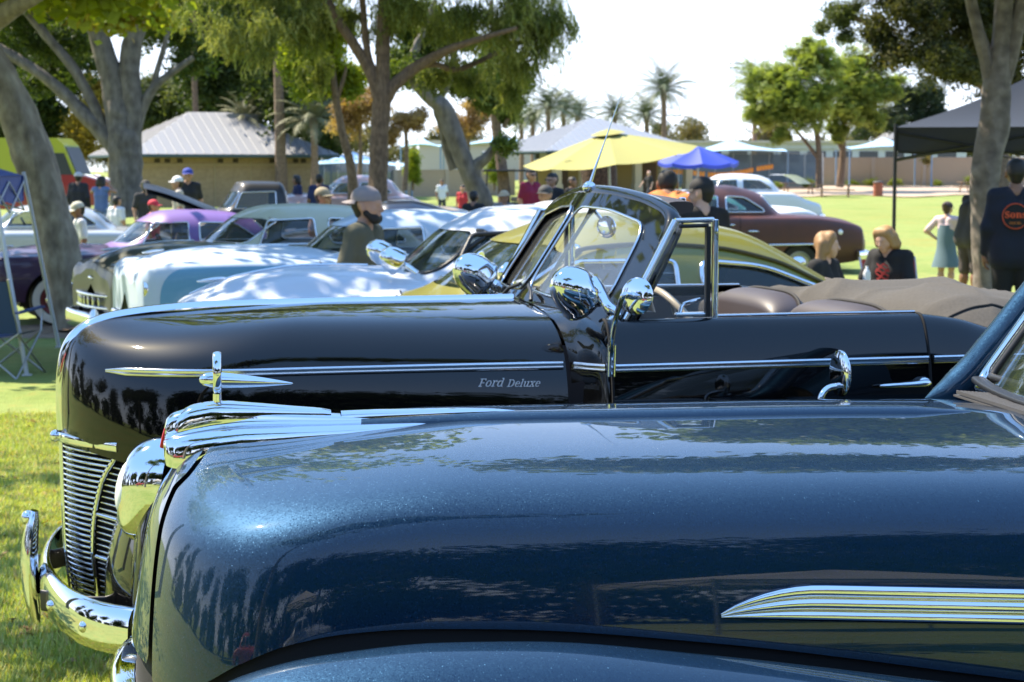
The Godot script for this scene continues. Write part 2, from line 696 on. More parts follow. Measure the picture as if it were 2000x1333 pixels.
func headlight(car: Node3D, p: Vector3, r := 0.095, yaw := 0.0) -> void:
	var t := Transform3D(Basis(Vector3.UP, yaw) * Basis(Vector3.BACK, PI / 2), p)
	var m := MB.new()
	m.lathe([Vector2(r * 1.02, -0.09), Vector2(r * 1.1, -0.01), Vector2(r * 1.04, 0.025), Vector2(r * 0.9, 0.03), Vector2(r * 0.86, 0.0)], t, 24)
	var o := part(car, "headlight", m, M("chrome"))
	var l := MB.new()
	l.lathe([Vector2(r * 0.9, 0.005), Vector2(r * 0.6, 0.03), Vector2(0.0, 0.042)], t, 24)
	part(o, "lens", l, M("lamp_glass"))

# a curved bar across the car at height h: x = x0 + bend * (w / half)^2, its ends turned back
func cross_bar(half: float, x0: float, bend: float, h: float, prof: PackedVector2Array, hook := 0.0) -> MB:
	var path := []
	for k in 33:
		var q := -1.0 + k / 16.0
		var x := x0 + bend * q * q + hook * pow(absf(q), 8.0)
		path.append(Vector3(x, h, q * half))
	var m := MB.new()
	m.sweep(path, prof, 1.0, false, true, Vector3.UP)
	return m

func bar_profile(d: float, h: float) -> PackedVector2Array:
	# rounded blade: d deep, h high
	var p := PackedVector2Array()
	for k in 14:
		var a := TAU * k / 14
		p.append(Vector2(signf(cos(a)) * pow(absf(cos(a)), 0.7) * d * 0.5, signf(sin(a)) * pow(absf(sin(a)), 0.55) * h * 0.5))
	return p

# an all-in-one postwar car of the row; s overrides what differs
func mid_car(called: String, label: String, pos: Vector3, yaw: float, s: Dictionary) -> Node3D:
	var car := thing(called, label, s.get("category", "car"), pos, yaw, s.get("group", "show cars parked on the lawn"))
	var L: float = s.get("length", 4.85)
	var body_mat: Material = s.body
	var roof_mat: Material = s.get("roof", s.body)
	# x, W, sill, belt, valley w, valley h, centre h
	var st: Array = s.get("stations", [
		[0.0, 0.66, 0.48, 0.70, 0.36, 0.72, 0.75], [0.03, 0.78, 0.40, 0.80, 0.40, 0.81, 0.86], [0.12, 0.85, 0.34, 0.87, 0.43, 0.87, 0.95],
		[0.4, 0.89, 0.30, 0.91, 0.46, 0.93, 1.02], [0.9, 0.91, 0.28, 0.93, 0.5, 0.97, 1.06], [1.45, 0.92, 0.28, 0.95, 0.6, 1.0, 1.08],
		[1.9, 0.92, 0.28, 0.95, 0.7, 0.98, 0.99], [3.2, 0.92, 0.28, 0.95, 0.7, 0.98, 0.99], [3.7, 0.91, 0.28, 0.95, 0.6, 0.97, 0.99],
		[4.3, 0.88, 0.32, 0.90, 0.5, 0.92, 0.94], [4.72, 0.80, 0.40, 0.80, 0.42, 0.82, 0.84], [4.85, 0.6, 0.5, 0.66, 0.36, 0.68, 0.7]])
	var stl := []
	for q in st:
		var W: float = q[1]
		stl.append([q[0], [Vector2(W - 0.08, q[2]), Vector2(W, lerpf(q[2], q[3], 0.35)), Vector2(W, lerpf(q[2], q[3], 0.7)), Vector2(W - 0.03, q[3] - 0.05), Vector2(W - 0.12, q[3]), Vector2(lerpf(W - 0.12, q[4], 0.6), lerpf(q[3], q[5], 0.5)), Vector2(q[4], q[5]), Vector2(q[4] * 0.5, lerpf(q[5], q[6], 0.8)), Vector2(0, q[6])]])
	var fw: float = s.get("front_axle", 0.82)
	var rw: float = s.get("rear_axle", 3.75)
	var wr: float = s.get("wheel_r", 0.345)
	var open0: float = s.get("open0", 1.75)
	var open1: float = s.get("open1", 3.2)
	var arch: float = s.get("arch", 0.4)
	var rear_arch: float = s.get("rear_arch", 0.36)
	var field := func(p: Vector3) -> float:
		var f := 9.0
		if absf(p.z) > 0.55:
			f = minf(f, Vector2(p.x - fw, p.y - wr).length() - arch)
			f = minf(f, Vector2(p.x - rw, p.y - wr).length() - rear_arch)
		if p.x > open0 - 0.3 and p.x < open1 + 0.3 and p.y > 0.7:
			f = minf(f, maxf(absf(p.z) - 0.68, maxf(open0 - p.x, p.x - open1)))
		return f
	var P := loft(stl, 8, 5)
	var caps := MB.new()
	caps.grid(P, false, false, field)
	for e in [0, P.size() - 1]:
		var row: PackedVector3Array = P[e]
		var c := Vector3.ZERO
		for q in row: c += q
		c /= row.size()
		for j in row.size() - 1:
			caps.tri(c, row[j], row[j + 1])
	part(car, "body", caps, body_mat)
	# door seams: thin dark lines that follow the skin
	var seams := [open0 - 0.28, (open0 + open1) * 0.5 + 0.02]
	for sx: float in seams:
		var bi := 0
		for i in P.size():
			if absf(P[i][0].x - sx) < absf(P[bi][0].x - sx): bi = i
		var half_n: int = P[bi].size() / 2
		for side in 2:
			var path := []
			for j in range(0, 22):
				var jj: int = j if side == 0 else P[bi].size() - 1 - j
				var q: Vector3 = P[bi][jj]
				path.append(q + Vector3(0, 0, 0.002 * signf(q.z)))
			var dm := MB.new()
			dm.tube(path, 0.005, 5)
			part(car, "door_seam", dm, M("gap_black"))
	for sg: float in [1.0, -1.0]:
		var hm := MB.new()
		hm.ball(Vector3((open0 + open1) * 0.5 - 0.10, st[6][3] - 0.14, sg * (st[6][1] + 0.012)), Vector3(0.09, 0.014, 0.022), Basis.IDENTITY, 6, 10)
		part(car, "door_handle", hm, M("chrome"))
	# hood ornament, hood centre crease and wipers
	if s.has("gh"):
		var hl := []
		for k in 9:
			var xx := lerpf(0.10, open0 - 0.40, k / 8.0)
			var bi := 0
			for i in P.size():
				if absf(P[i][0].x - xx) < absf(P[bi][0].x - xx): bi = i
			hl.append(P[bi][P[bi].size() / 2] + Vector3(0, 0.006, 0))
		var cm := MB.new()
		cm.tube(hl, 0.009, 6)
		part(car, "hood_moulding", cm, M("chrome"))
		var om := MB.new()
		om.ball(hl[1] + Vector3(0, 0.03, 0), Vector3(0.10, 0.015, 0.02), Basis(Vector3.BACK, 0.12), 8, 12)
		part(car, "hood_ornament", om, M("chrome"))
	# interior: floor box, seats
	var im := MB.new()
	im.box(Vector3((open0 + open1) * 0.5, 0.55, 0), Vector3(open1 - open0 + 0.2, 0.5, 1.5))
	part(car, "floor", im, M("dark_inside"))
	for ax: float in [fw, rw]:
		var wb := MB.new()
		wb.box(Vector3(ax, 0.5, 0), Vector3(0.9, 0.5, 1.3))
		part(car, "wheel_well", wb, M("dark_inside"))
	for sx in s.get("seats", [open0 + 0.75, open1 - 0.05]):
		var sm := MB.new()
		sm.box(Vector3(sx, 0.98, 0), Vector3(0.16, 0.42, 1.2), Basis(Vector3.BACK, -0.2), 0.07)
		part(car, "seat_back", sm, s.get("seat_mat", M("seat_cloth", 0.12, 0.1, 0.08, 0.9)))
	var sw := MB.new()
	var ring := []
	for k in 24:
		var a := TAU * k / 24
		ring.append(Vector3(open0 + 0.38, 1.02, 0.36) + Basis(Vector3.BACK, 0.5) * Vector3(0, cos(a) * 0.2, sin(a) * 0.2))
	sw.tube(ring, 0.014, 6, true)
	part(car, "steering_wheel", sw, s.get("wheel_mat", M("black_trim")))
	if s.has("gh"):
		greenhouse(car, s.gh, s.wins, roof_mat, s.get("glass", M("window")), s.get("trim", M("chrome_soft")), s.get("trim_r", 0.012))
	for sg: float in [1.0, -1.0]:
		wheel(car, fw, sg * 0.76, wr, s.get("wall"), s.get("hub"))
		wheel(car, rw, sg * 0.76, wr, s.get("wall"), s.get("hub"))
		if s.get("lights", true):
			headlight(car, Vector3(s.get("light_x", 0.06), s.get("light_h", 0.78), sg * s.get("light_w", 0.67)), 0.09)
	if s.get("bumpers", true):
		var bp := bar_profile(0.07, 0.17)
		part(car, "bumper", cross_bar(0.9, -0.12, 0.1, 0.47, bp, 0.2), M("chrome"))
		part(car, "bumper", cross_bar(0.9, L + 0.12, -0.1, 0.47, bp, -0.2), M("chrome"))
	return car

# ---------------------------------------------------------------- the dark blue car in the foreground
func make_blue_car() -> void:
	var car := thing("vintage_car", "dark metallic blue vintage car in the foreground with chrome ringed hood ornament", "car", Vector3(-0.72, 0, -3.72), deg_to_rad(8.0), "show cars parked on the lawn")
	var pm := M("blue_paint")
	var ct := [[0.644, 0.74, -0.044, 0.60, 0.36], [0.642, 0.82, -0.038, 0.72, 0.36], [0.634, 0.90, -0.026, 0.83, 0.36], [0.621, 0.98, -0.010, 0.925, 0.36], [0.600, 1.045, 0.008, 0.995, 0.37], [0.556, 1.084, 0.034, 1.040, 0.40], [0.470, 1.108, 0.056, 1.070, 0.44], [0.335, 1.126, 0.082, 1.095, 0.48], [0.17, 1.138, 0.115, 1.113, 0.5], [0.0, 1.145, 0.15, 1.122, 0.5]]
	var P := bullnose(ct, 1.80, 70, 6, 2.6, [[0.0, 0.97], [0.3, 0.975], [1.0, 1.02], [1.8, 1.10]], 0.5, [[0.0, 0.0], [0.7, 0.006], [1.3, 0.006], [1.8, -0.002]])
	var seam := [[0.60, 0.016], [0.76, 0.016], [0.85, 0.019], [0.99, 0.033], [1.05, 0.055], [1.08, 0.085], [1.12, 0.125], [1.15, 0.15]]
	var low := [[0.0, 0.735], [0.10, 0.765], [0.17, 0.81], [0.255, 0.848], [0.35, 0.866], [0.46, 0.872], [0.63, 0.868], [1.0, 0.835], [1.45, 0.772], [1.8, 0.72]]
	var hood := MB.new()
	hood.grid(P, false, false, func(p: Vector3) -> float: return minf(p.x - key(seam, p.y) - 0.004, p.y - (key(low, p.x) if absf(p.z) > 0.3 else 0.6)))
	part(car, "hood", hood, pm)
	var nose := MB.new()
	nose.grid(P, false, false, func(p: Vector3) -> float: return minf(key(seam, p.y) - 0.004 - p.x, p.y - 0.765))
	part(car, "nose_panel", nose, pm)
	# what the panel gaps show: a dark layer just under the skin
	var Q := []
	for r in P:
		var r2 := PackedVector3Array()
		for p in r: r2.append(Vector3(p.x + 0.012, p.y - 0.010, p.z * 0.985))
		Q.append(r2)
	var under := MB.new()
	under.grid(Q)
	part(car, "inner_panel", under, M("gap_black"))
	# raised centre strip along the hood
	var ridge := []
	for k in 31:
		var x := lerpf(0.42, 1.70, k / 30.0)
		ridge.append(Vector3(x, 1.143 + key([[0.42, 0.0], [0.7, 0.006], [1.3, 0.006], [1.8, -0.002]], x), 0.0))
	var rp := PackedVector2Array([Vector2(0.040, -0.014), Vector2(0.034, 0.003), Vector2(0.022, 0.012), Vector2(0.0, 0.015), Vector2(-0.022, 0.012), Vector2(-0.034, 0.003), Vector2(-0.040, -0.014)])
	var rm := MB.new()
	var rs := []
	for k in 31: rs.append(1.0 if k < 28 else 1.0 - 0.25 * (k - 27))
	rm.sweep(ridge, rp, rs, false, false, Vector3.UP)
	part(car, "hood_ridge", rm, pm)
	# matt dark film on the far half beside the strip
	# fenders
	var fs := []
	for q in [[0.02, 0.66, 0.45], [0.08, 0.77, 0.6], [0.187, 0.838, 0.8], [0.32, 0.868, 0.93], [0.5, 0.882, 1.0], [0.65, 0.879, 1.0], [0.955, 0.845, 1.0], [1.45, 0.77, 1.0], [1.9, 0.70, 1.0]]:
		var h: float = q[1]
		var e: float = q[2]
		fs.append([q[0], [Vector2(lerpf(0.60, 0.655, e), h - 0.10), Vector2(lerpf(0.62, 0.69, e), h - 0.035), Vector2(lerpf(0.68, 0.74, e), h - 0.006), Vector2(0.80, h), Vector2(lerpf(0.84, 0.88, e), h - 0.03), Vector2(lerpf(0.86, 0.935, e), h - 0.11), Vector2(lerpf(0.86, 0.955, e), h - 0.26), Vector2(lerpf(0.84, 0.945, e), 0.32)]])
	for sg: int in [1, -1]:
		var fm := MB.new()
		fm.grid(loft(fs, 8, 6, sg), false, false, func(p: Vector3) -> float: return Vector2(p.x - 0.72, p.y - 0.35).length() - 0.39)
		var row: PackedVector3Array = loft(fs, 8, 6, sg)[0]
		for j in row.size() - 1: fm.tri(Vector3(0.02, 0.5, sg * 0.66), row[j], row[j + 1])
		part(car, "front_fender", fm, pm)
		wheel(car, 0.72, sg * 0.78, 0.35, M("whitewall"), M("blue_paint"))
		wheel(car, 3.85, sg * 0.78, 0.35, M("whitewall"), M("blue_paint"))
		headlight(car, Vector3(0.10, 0.56, sg * 0.76), 0.09)
	# chrome spear along the hood side
	for sg: float in [1.0, -1.0]:
		var path := []
		var sc := []
		for k in 41:
			var x := lerpf(1.0, 2.05, k / 40.0)
			var grow := pow(sin(minf(1.0, (k + 0.3) / 7.0) * PI / 2), 0.8)
			var hh := lerpf(0.909, 0.872, k / 40.0) - 0.028 * (1.0 - grow)
			var on := surf_point(P, minf(x, 1.795), hh)
			path.append(Vector3(x, hh, sg * (on.z + 0.004 + 0.04 * maxf(0.0, x - 1.795))))
			sc.append(1.32 * grow)
		var sp := PackedVector2Array()
		sp.append(Vector2(-0.008 * sg, -0.0245))
		for rib in 3:
			for q in 9:
				var ra := lerpf(-0.5, 0.5, q / 8.0) * PI * 0.94
				sp.append(Vector2((0.0025 - 0.001 * rib + cos(ra) * [0.0075, 0.0085, 0.0065][rib]) * sg, -0.0165 + 0.0165 * rib + sin(ra) * 0.0080))
		sp.append(Vector2(-0.008 * sg, 0.0245))
		var m := MB.new()
		m.sweep(path, sp, sc, false, true, Vector3.UP)
		part(car, "chrome_spear", m, M("chrome"))
	blue_ornament(car)
	blue_grille(car)
	blue_windshield(car)
	# the rest of the body, mostly outside the picture
	var st := [[1.95, [Vector2(0.88, 0.28), Vector2(0.95, 0.5), Vector2(0.95, 0.8), Vector2(0.90, 0.98), Vector2(0.78, 1.07)]], [3.3, [Vector2(0.88, 0.28), Vector2(0.95, 0.5), Vector2(0.95, 0.8), Vector2(0.90, 0.98), Vector2(0.78, 1.07)]], [4.4, [Vector2(0.84, 0.32), Vector2(0.92, 0.5), Vector2(0.90, 0.75), Vector2(0.82, 0.92), Vector2(0.0, 0.98)]], [5.0, [Vector2(0.6, 0.42), Vector2(0.7, 0.5), Vector2(0.68, 0.62), Vector2(0.6, 0.72), Vector2(0.0, 0.75)]]]
	for sg: int in [1, -1]:
		var bm := MB.new()
		bm.grid(loft(st, 8, 5, sg), false, false, func(p: Vector3) -> float: return Vector2(p.x - 3.85, p.y - 0.35).length() - 0.37)
		part(car, "body_side", bm, pm)
	var fl := MB.new()
	fl.box(Vector3(3.0, 0.5, 0), Vector3(2.6, 0.5, 1.6))
	part(car, "floor", fl, M("dark_inside"))
	var g := {"x0": 2.06, "x1": 4.4, "n": 3.2, "m": 2.2, "top": [[2.06, 1.2], [2.36, 1.52], [2.6, 1.6], [3.2, 1.58], [3.8, 1.38], [4.4, 1.0]], "belt": [[1.95, 1.05], [4.4, 0.98]], "wide": [[1.95, 0.78], [3.2, 0.79], [4.4, 0.7]]}
	var shell := []
	for i in 41:
		var row := PackedVector3Array()
		for j in 49: row.append(gh_point(g, lerpf(2.06, 4.4, i / 40.0), PI * j / 48.0))
		shell.append(row)
	var win := [round_poly([Vector2(2.35, 1.12), Vector2(2.42, 1.45), Vector2(2.75, 1.48), Vector2(2.75, 1.12)], 0.06), round_poly([Vector2(2.83, 1.12), Vector2(2.83, 1.48), Vector2(3.3, 1.45), Vector2(3.6, 1.15)], 0.07)]
	var rf := MB.new()
	rf.grid(shell, false, false, func(p: Vector3) -> float:
		var f := p.x - blue_ws_x(p.z, p.y) - 0.005
		if absf(p.z) > 0.3:
			for w in win: f = minf(f, sdf(Vector2(p.x, p.y), w))
		return f)
	part(car, "roof", rf, pm)

func blue_ornament(car: Node3D) -> void:
	var o := Node3D.new()
	put(car, o, "hood_ornament")
	var ch := M("chrome")
	# main bullet base: long teardrop lying on the hood nose
	var st := []
	for q in [[0.030, 1.090, 1.140, 0.030], [0.036, 1.072, 1.160, 0.044], [0.055, 1.068, 1.174, 0.056], [0.09, 1.075, 1.182, 0.066], [0.14, 1.090, 1.183, 0.072], [0.20, 1.104, 1.179, 0.074], [0.28, 1.114, 1.172, 0.072], [0.37, 1.122, 1.165, 0.066], [0.46, 1.130, 1.160, 0.058], [0.54, 1.136, 1.156, 0.042], [0.58, 1.139, 1.152, 0.02]]:
		var mid: float = lerpf(q[1], q[2], 0.45)
		st.append([q[0], [Vector2(q[3], q[1]), Vector2(q[3] * 1.02, lerpf(q[1], q[2], 0.20)), Vector2(q[3] * 0.95, lerpf(q[1], q[2], 0.42)), Vector2(q[3] * 0.76, lerpf(q[1], q[2], 0.56)), Vector2(q[3] * 0.52, lerpf(q[1], q[2], 0.57)), Vector2(q[3] * 0.38, lerpf(q[1], q[2], 0.68)), Vector2(q[3] * 0.30, lerpf(q[1], q[2], 0.9)), Vector2(0, q[2])]])
	var P := loft(st, 7, 6)
	var m := MB.new()
	m.grid(P)
	for e in [0, P.size() - 1]:
		var c := Vector3.ZERO
		for q in P[e]: c += q
		c /= P[e].size()
		for j in P[e].size() - 1: m.tri(c, P[e][j], P[e][j + 1])
	part(o, "base", m, ch)
	# upper fin: saddle under the ring, running back to a blunt end
	var s2 := []
	for q in [[0.045, 1.11, 1.150, 0.018], [0.06, 1.12, 1.172, 0.024], [0.09, 1.13, 1.188, 0.027], [0.14, 1.14, 1.194, 0.028], [0.20, 1.145, 1.190, 0.026], [0.28, 1.150, 1.182, 0.022], [0.34, 1.152, 1.176, 0.018], [0.36, 1.153, 1.172, 0.016]]:
		s2.append([q[0], [Vector2(q[3], q[1] - 0.02), Vector2(q[3], lerpf(q[1], q[2], 0.45)), Vector2(q[3] * 0.75, lerpf(q[1], q[2], 0.85)), Vector2(0, q[2])]])
	var P2 := loft(s2, 6, 5)
	var m2 := MB.new()
	m2.grid(P2)
	for e in [0, P2.size() - 1]:
		var c := Vector3.ZERO
		for q in P2[e]: c += q
		c /= P2[e].size()
		for j in P2[e].size() - 1: m2.tri(c, P2[e][j], P2[e][j + 1])
	part(o, "saddle", m2, ch)
	# the blade that runs back along the hood strip
	var s3 := []
	for q in [[0.38, 1.146, 1.170, 0.021], [0.46, 1.150, 1.1715, 0.0205], [0.58, 1.154, 1.1715, 0.0165], [0.68, 1.157, 1.169, 0.009], [0.735, 1.159, 1.164, 0.002]]:
		s3.append([q[0], [Vector2(q[3] * 0.9, q[1]), Vector2(q[3], lerpf(q[1], q[2], 0.3)), Vector2(q[3] * 0.8, lerpf(q[1], q[2], 0.8)), Vector2(0, q[2])]])
	var m3 := MB.new()
	m3.grid(loft(s3, 6, 5))
	part(o, "blade", m3, ch)
	# red badge in front of the bullet
	var bm := MB.new()
	bm.box(Vector3(0.031, 1.122, 0.0), Vector3(0.012, 0.042, 0.026), Basis(Vector3.BACK, -0.25), 0.005)
	part(o, "badge", bm, M("red_glass"))
	# ring and stem
	var bx := 0.136
	var ring := []
	var rr := 0.031
	var cy := 1.250
	for k in 40:
		var a := TAU * k / 40
		ring.append(Vector3(bx, cy + cos(a) * rr * 1.25, sin(a) * rr))
	var rmb := MB.new()
	var rp := PackedVector2Array()
	for k in 10:
		var a := TAU * k / 10
		rp.append(Vector2(cos(a) * 0.0085, sin(a) * 0.0042))
	var RP := []
	for k in 40:
		var a := TAU * k / 40
		var rad := Vector3(0, cos(a) * 1.25, sin(a)).normalized()
		var row := PackedVector3Array()
		for q in rp: row.append(ring[k] + Vector3(1, 0, 0) * q.x + rad * q.y)
		RP.append(row)
	rmb.grid(RP, true, true)
	part(o, "ring", rmb, ch)
	var stem := MB.new()
	stem.sweep(smooth_path([Vector3(bx + 0.004, 1.165, 0), Vector3(bx + 0.001, 1.178, 0), Vector3(bx, 1.19, 0), Vector3(bx, 1.208, 0)], 4), PackedVector2Array([Vector2(0.009, 0), Vector2(0.006, 0.0095), Vector2(0, 0.011), Vector2(-0.006, 0.0095), Vector2(-0.009, 0), Vector2(-0.006, -0.0095), Vector2(0, -0.011), Vector2(0.006, -0.0095)]), [2.1, 1.9, 1.6, 1.4, 1.25, 1.15, 1.1, 1.05, 1.0, 1.0, 1.0, 1.0, 1.0], false, true, Vector3.BACK)
	part(o, "stem", stem, ch)
	# bomb through the ring
	var b := MB.new()
	var t := Transform3D(Basis(Vector3.BACK, -PI / 2), Vector3(bx, 1.235, 0))
	b.lathe([Vector2(0, -0.036), Vector2(0.006, -0.034), Vector2(0.0125, -0.026), Vector2(0.0155, -0.014), Vector2(0.0165, 0.0), Vector2(0.0155, 0.02), Vector2(0.0135, 0.05), Vector2(0.0095, 0.09), Vector2(0.005, 0.125), Vector2(0.0018, 0.147), Vector2(0, 0.15)], Transform3D(Basis(Vector3.BACK, -PI / 2 - 0.06), Vector3(bx, 1.235, 0)), 28)
	part(o, "spear", b, ch)

func blue_grille(car: Node3D) -> void:
	var o := Node3D.new()
	put(car, o, "grille")
	var st := []
	for q in [[0, 0.0, 0.84], [1, 0.25, 0.84], [2, 0.40, 0.80], [3, 0.50, 0.74]]:
		st.append(q)
	# heavy chrome header bar under the nose panel
	var path := []
	for k in 33:
		var w := lerpf(-0.55, 0.55, k / 32.0)
		path.append(Vector3(-0.045 + 0.24 * pow(absf(w) / 0.55, 2.4), 0.645 - 0.05 * pow(absf(w) / 0.55, 2.0), w))
	var m := MB.new()
	m.sweep(path, bar_profile(0.075, 0.085), 1.0, false, true, Vector3.UP)
	part(o, "header_bar", m, M("chrome"))
	for k in 19:
		var w := lerpf(-0.5, 0.5, k / 18.0)
		var bx := -0.03 + 0.2 * pow(absf(w) / 0.55, 3.0)
		var b := MB.new()
		b.tube([Vector3(bx, 0.63, w), Vector3(bx - 0.03, 0.56, w), Vector3(bx - 0.03, 0.48, w), Vector3(bx, 0.42, w)], 0.013, 8)
		part(o, "grille_bar", b, M("chrome"))
	part(o, "grille_shadow", cross_bar(0.55, 0.06, 0.15, 0.56, bar_profile(0.04, 0.3)), M("gap_black"))
	part(car, "bumper", cross_bar(0.90, -0.13, 0.16, 0.36, bar_profile(0.06, 0.13), 0.2), M("chrome"))
	part(car, "bumper", cross_bar(0.93, 5.15, -0.13, 0.45, bar_profile(0.06, 0.15), -0.2), M("chrome"))

func blue_ws_x(w: float, h: float) -> float:
	return 1.955 + 0.62 * (h - 1.08) + 0.16 * (h - 1.08) * (h - 1.08) - 0.11 * (1.0 - pow(absf(w) / 0.66, 2.0))

func blue_windshield(car: Node3D) -> void:
	var pm := M("blue_paint")
	var outer := round_poly([Vector2(-0.73, 1.04), Vector2(-0.63, 1.54), Vector2(0.63, 1.54), Vector2(0.73, 1.04)], 0.08)
	var open := round_poly([Vector2(-0.585, 1.128), Vector2(-0.51, 1.47), Vector2(0.51, 1.47), Vector2(0.585, 1.128)], 0.05)
	var P := []
	for i in 57:
		var row := PackedVector3Array()
		for j in 73:
			var w := lerpf(-0.76, 0.76, j / 72.0)
			var h := lerpf(1.0, 1.56, i / 56.0)
			row.append(Vector3(blue_ws_x(w, h), h, w))
		P.append(row)
	var fr := MB.new()
	fr.grid(P, false, false, func(p: Vector3) -> float: return minf(-sdf(Vector2(p.z, p.y), outer), sdf(Vector2(p.z, p.y), open)))
	var o := part(car, "windshield_frame", fr, pm)
	var path := []
	for q in open: path.append(Vector3(blue_ws_x(q.x, q.y) - 0.006, q.y, q.x))
	var cm := MB.new()
	cm.tube(path, 0.017, 8, true)
	part(o, "chrome_moulding", cm, M("chrome"))
	var inner := []
	for q in Geometry2D.offset_polygon(open, -0.025)[0]: inner.append(Vector3(blue_ws_x(q.x, q.y) + 0.006, q.y, q.x))
	var gm := MB.new()
	gm.tube(inner, 0.011, 6, true)
	part(o, "gasket", gm, M("black_trim"))
	var gl := MB.new()
	var Q := []
	for r in P:
		var r2 := PackedVector3Array()
		for p in r: r2.append(p + Vector3(0.012, 0, 0))
		Q.append(r2)
	gl.grid(Q, false, false, func(p: Vector3) -> float: return -sdf(Vector2(p.z, p.y), open))
	part(car, "windshield", gl, M("window"))
	# cowl between hood and windshield, with its vent screen and the wiper shelf
	var cow := []
	for i in 9:
		var row := PackedVector3Array()
		for j in 41:
			var w := lerpf(-0.80, 0.80, j / 40.0)
			var x := lerpf(1.76, 2.12, i / 8.0)
			var q := absf(w) / 0.80
			row.append(Vector3(x, 1.136 - 0.05 * q * q - 0.08 * pow(q, 6.0) - 0.02 * i / 8.0, w))
		cow.append(row)
	var cmb := MB.new()
	cmb.grid(cow, false, false, func(p: Vector3) -> float: return blue_ws_x(p.z, p.y) + 0.02 - p.x)
	part(car, "cowl", cmb, pm)
	for sg: float in [1.0, -1.0]:
		# flared foot of the pillar
		var ft := MB.new()
		ft.tube(smooth_path([Vector3(1.86, 1.080, sg * 0.70), Vector3(1.93, 1.105, sg * 0.69), Vector3(1.985, 1.16, sg * 0.675), Vector3(2.05, 1.25, sg * 0.655), Vector3(2.17, 1.41, sg * 0.63), Vector3(2.28, 1.53, sg * 0.61)], 5), [0.004, 0.014, 0.024, 0.032, 0.038, 0.042, 0.045, 0.046, 0.046, 0.046, 0.046, 0.046, 0.046, 0.046, 0.045, 0.045, 0.045, 0.045, 0.045, 0.045, 0.045, 0.045, 0.045, 0.045, 0.045, 0.045], 12)
		part(car, "pillar", ft, pm)
	var vm := MB.new()
	for k in 15:
		vm.box(Vector3(1.80 + 0.012 * k * 0.75, 1.146 - 0.0008 * k, 0.0), Vector3(0.0035, 0.008, 0.66))
	vm.box(Vector3(1.863, 1.137, 0), Vector3(0.135, 0.004, 0.68))
	part(car, "vent_screen", vm, M("vent_grey", 0.09, 0.085, 0.08, 0.5, 0.3))
	var wp := MB.new()
	var shelf := []
	for k in 25:
		var w := lerpf(-0.56, 0.56, k / 24.0)
		shelf.append(Vector3(blue_ws_x(w, 1.13) - 0.012, 1.147, w))
	wp.sweep(shelf, bar_profile(0.035, 0.016), 1.0, false, true, Vector3.UP)
	part(car, "wiper_shelf", wp, M("black_trim"))
	# peep mirror on the far door
	var mo := Node3D.new()
	put(car, mo, "door_mirror")
	var mp := Vector3(1.69, 1.125, -0.85)
	var hd := MB.new()
	hd.lathe([Vector2(0, -0.012), Vector2(0.04, -0.010), Vector2(0.058, -0.003), Vector2(0.060, 0.003), Vector2(0.056, 0.006), Vector2(0, 0.007)], Transform3D(Basis(Vector3.UP, 0.12) * Basis(Vector3.BACK, -PI / 2), mp + Vector3(0, 0.01, 0)), 28)
	part(mo, "mirror_head", hd, M("chrome"))
	var arm := MB.new()
	arm.tube(smooth_path([mp + Vector3(-0.055, -0.075, 0.01), mp + Vector3(-0.05, -0.045, 0.01), mp + Vector3(-0.03, -0.028, 0.0), mp + Vector3(-0.004, -0.022, 0.0)], 5), 0.0085, 10)
	part(mo, "mirror_arm", arm, M("chrome"))

# ---------------------------------------------------------------- the black convertible behind it
func surf_point(P: Array, x: float, h: float) -> Vector3:
	# point of a bullnose patch on its near side at (x, h)
	var best := Vector3.ZERO
	var bd := 1e9
	for i in P.size() - 1:
		var row: PackedVector3Array = P[i]
		var nx: PackedVector3Array = P[i + 1]
		for j in row.size() / 2:
			var a := row[j]
			var b := row[j + 1]
			if (a.y - h) * (b.y - h) <= 0.0 and absf(a.y - b.y) > 1e-6:
				var p := a.lerp(b, (h - a.y) / (b.y - a.y))
				var a2 := nx[j]
				var b2 := nx[j + 1]
				var p2 := a2.lerp(b2, clampf((h - a2.y) / (b2.y - a2.y), -1.0, 2.0)) if absf(a2.y - b2.y) > 1e-6 else a2
				if (p.x - x) * (p2.x - x) <= 0.0 and absf(p.x - p2.x) > 1e-7:
					return p.lerp(p2, (x - p.x) / (p2.x - p.x))
				if absf(p.x - x) < bd:
					bd = absf(p.x - x); best = p
	return best

func bk_ws_x(w: float, h: float) -> float:
	return 1.392 + 0.65 * (h - 1.294) + 0.09 * sqrt(pow(absf(w) / 0.55, 2.0) + 0.02)

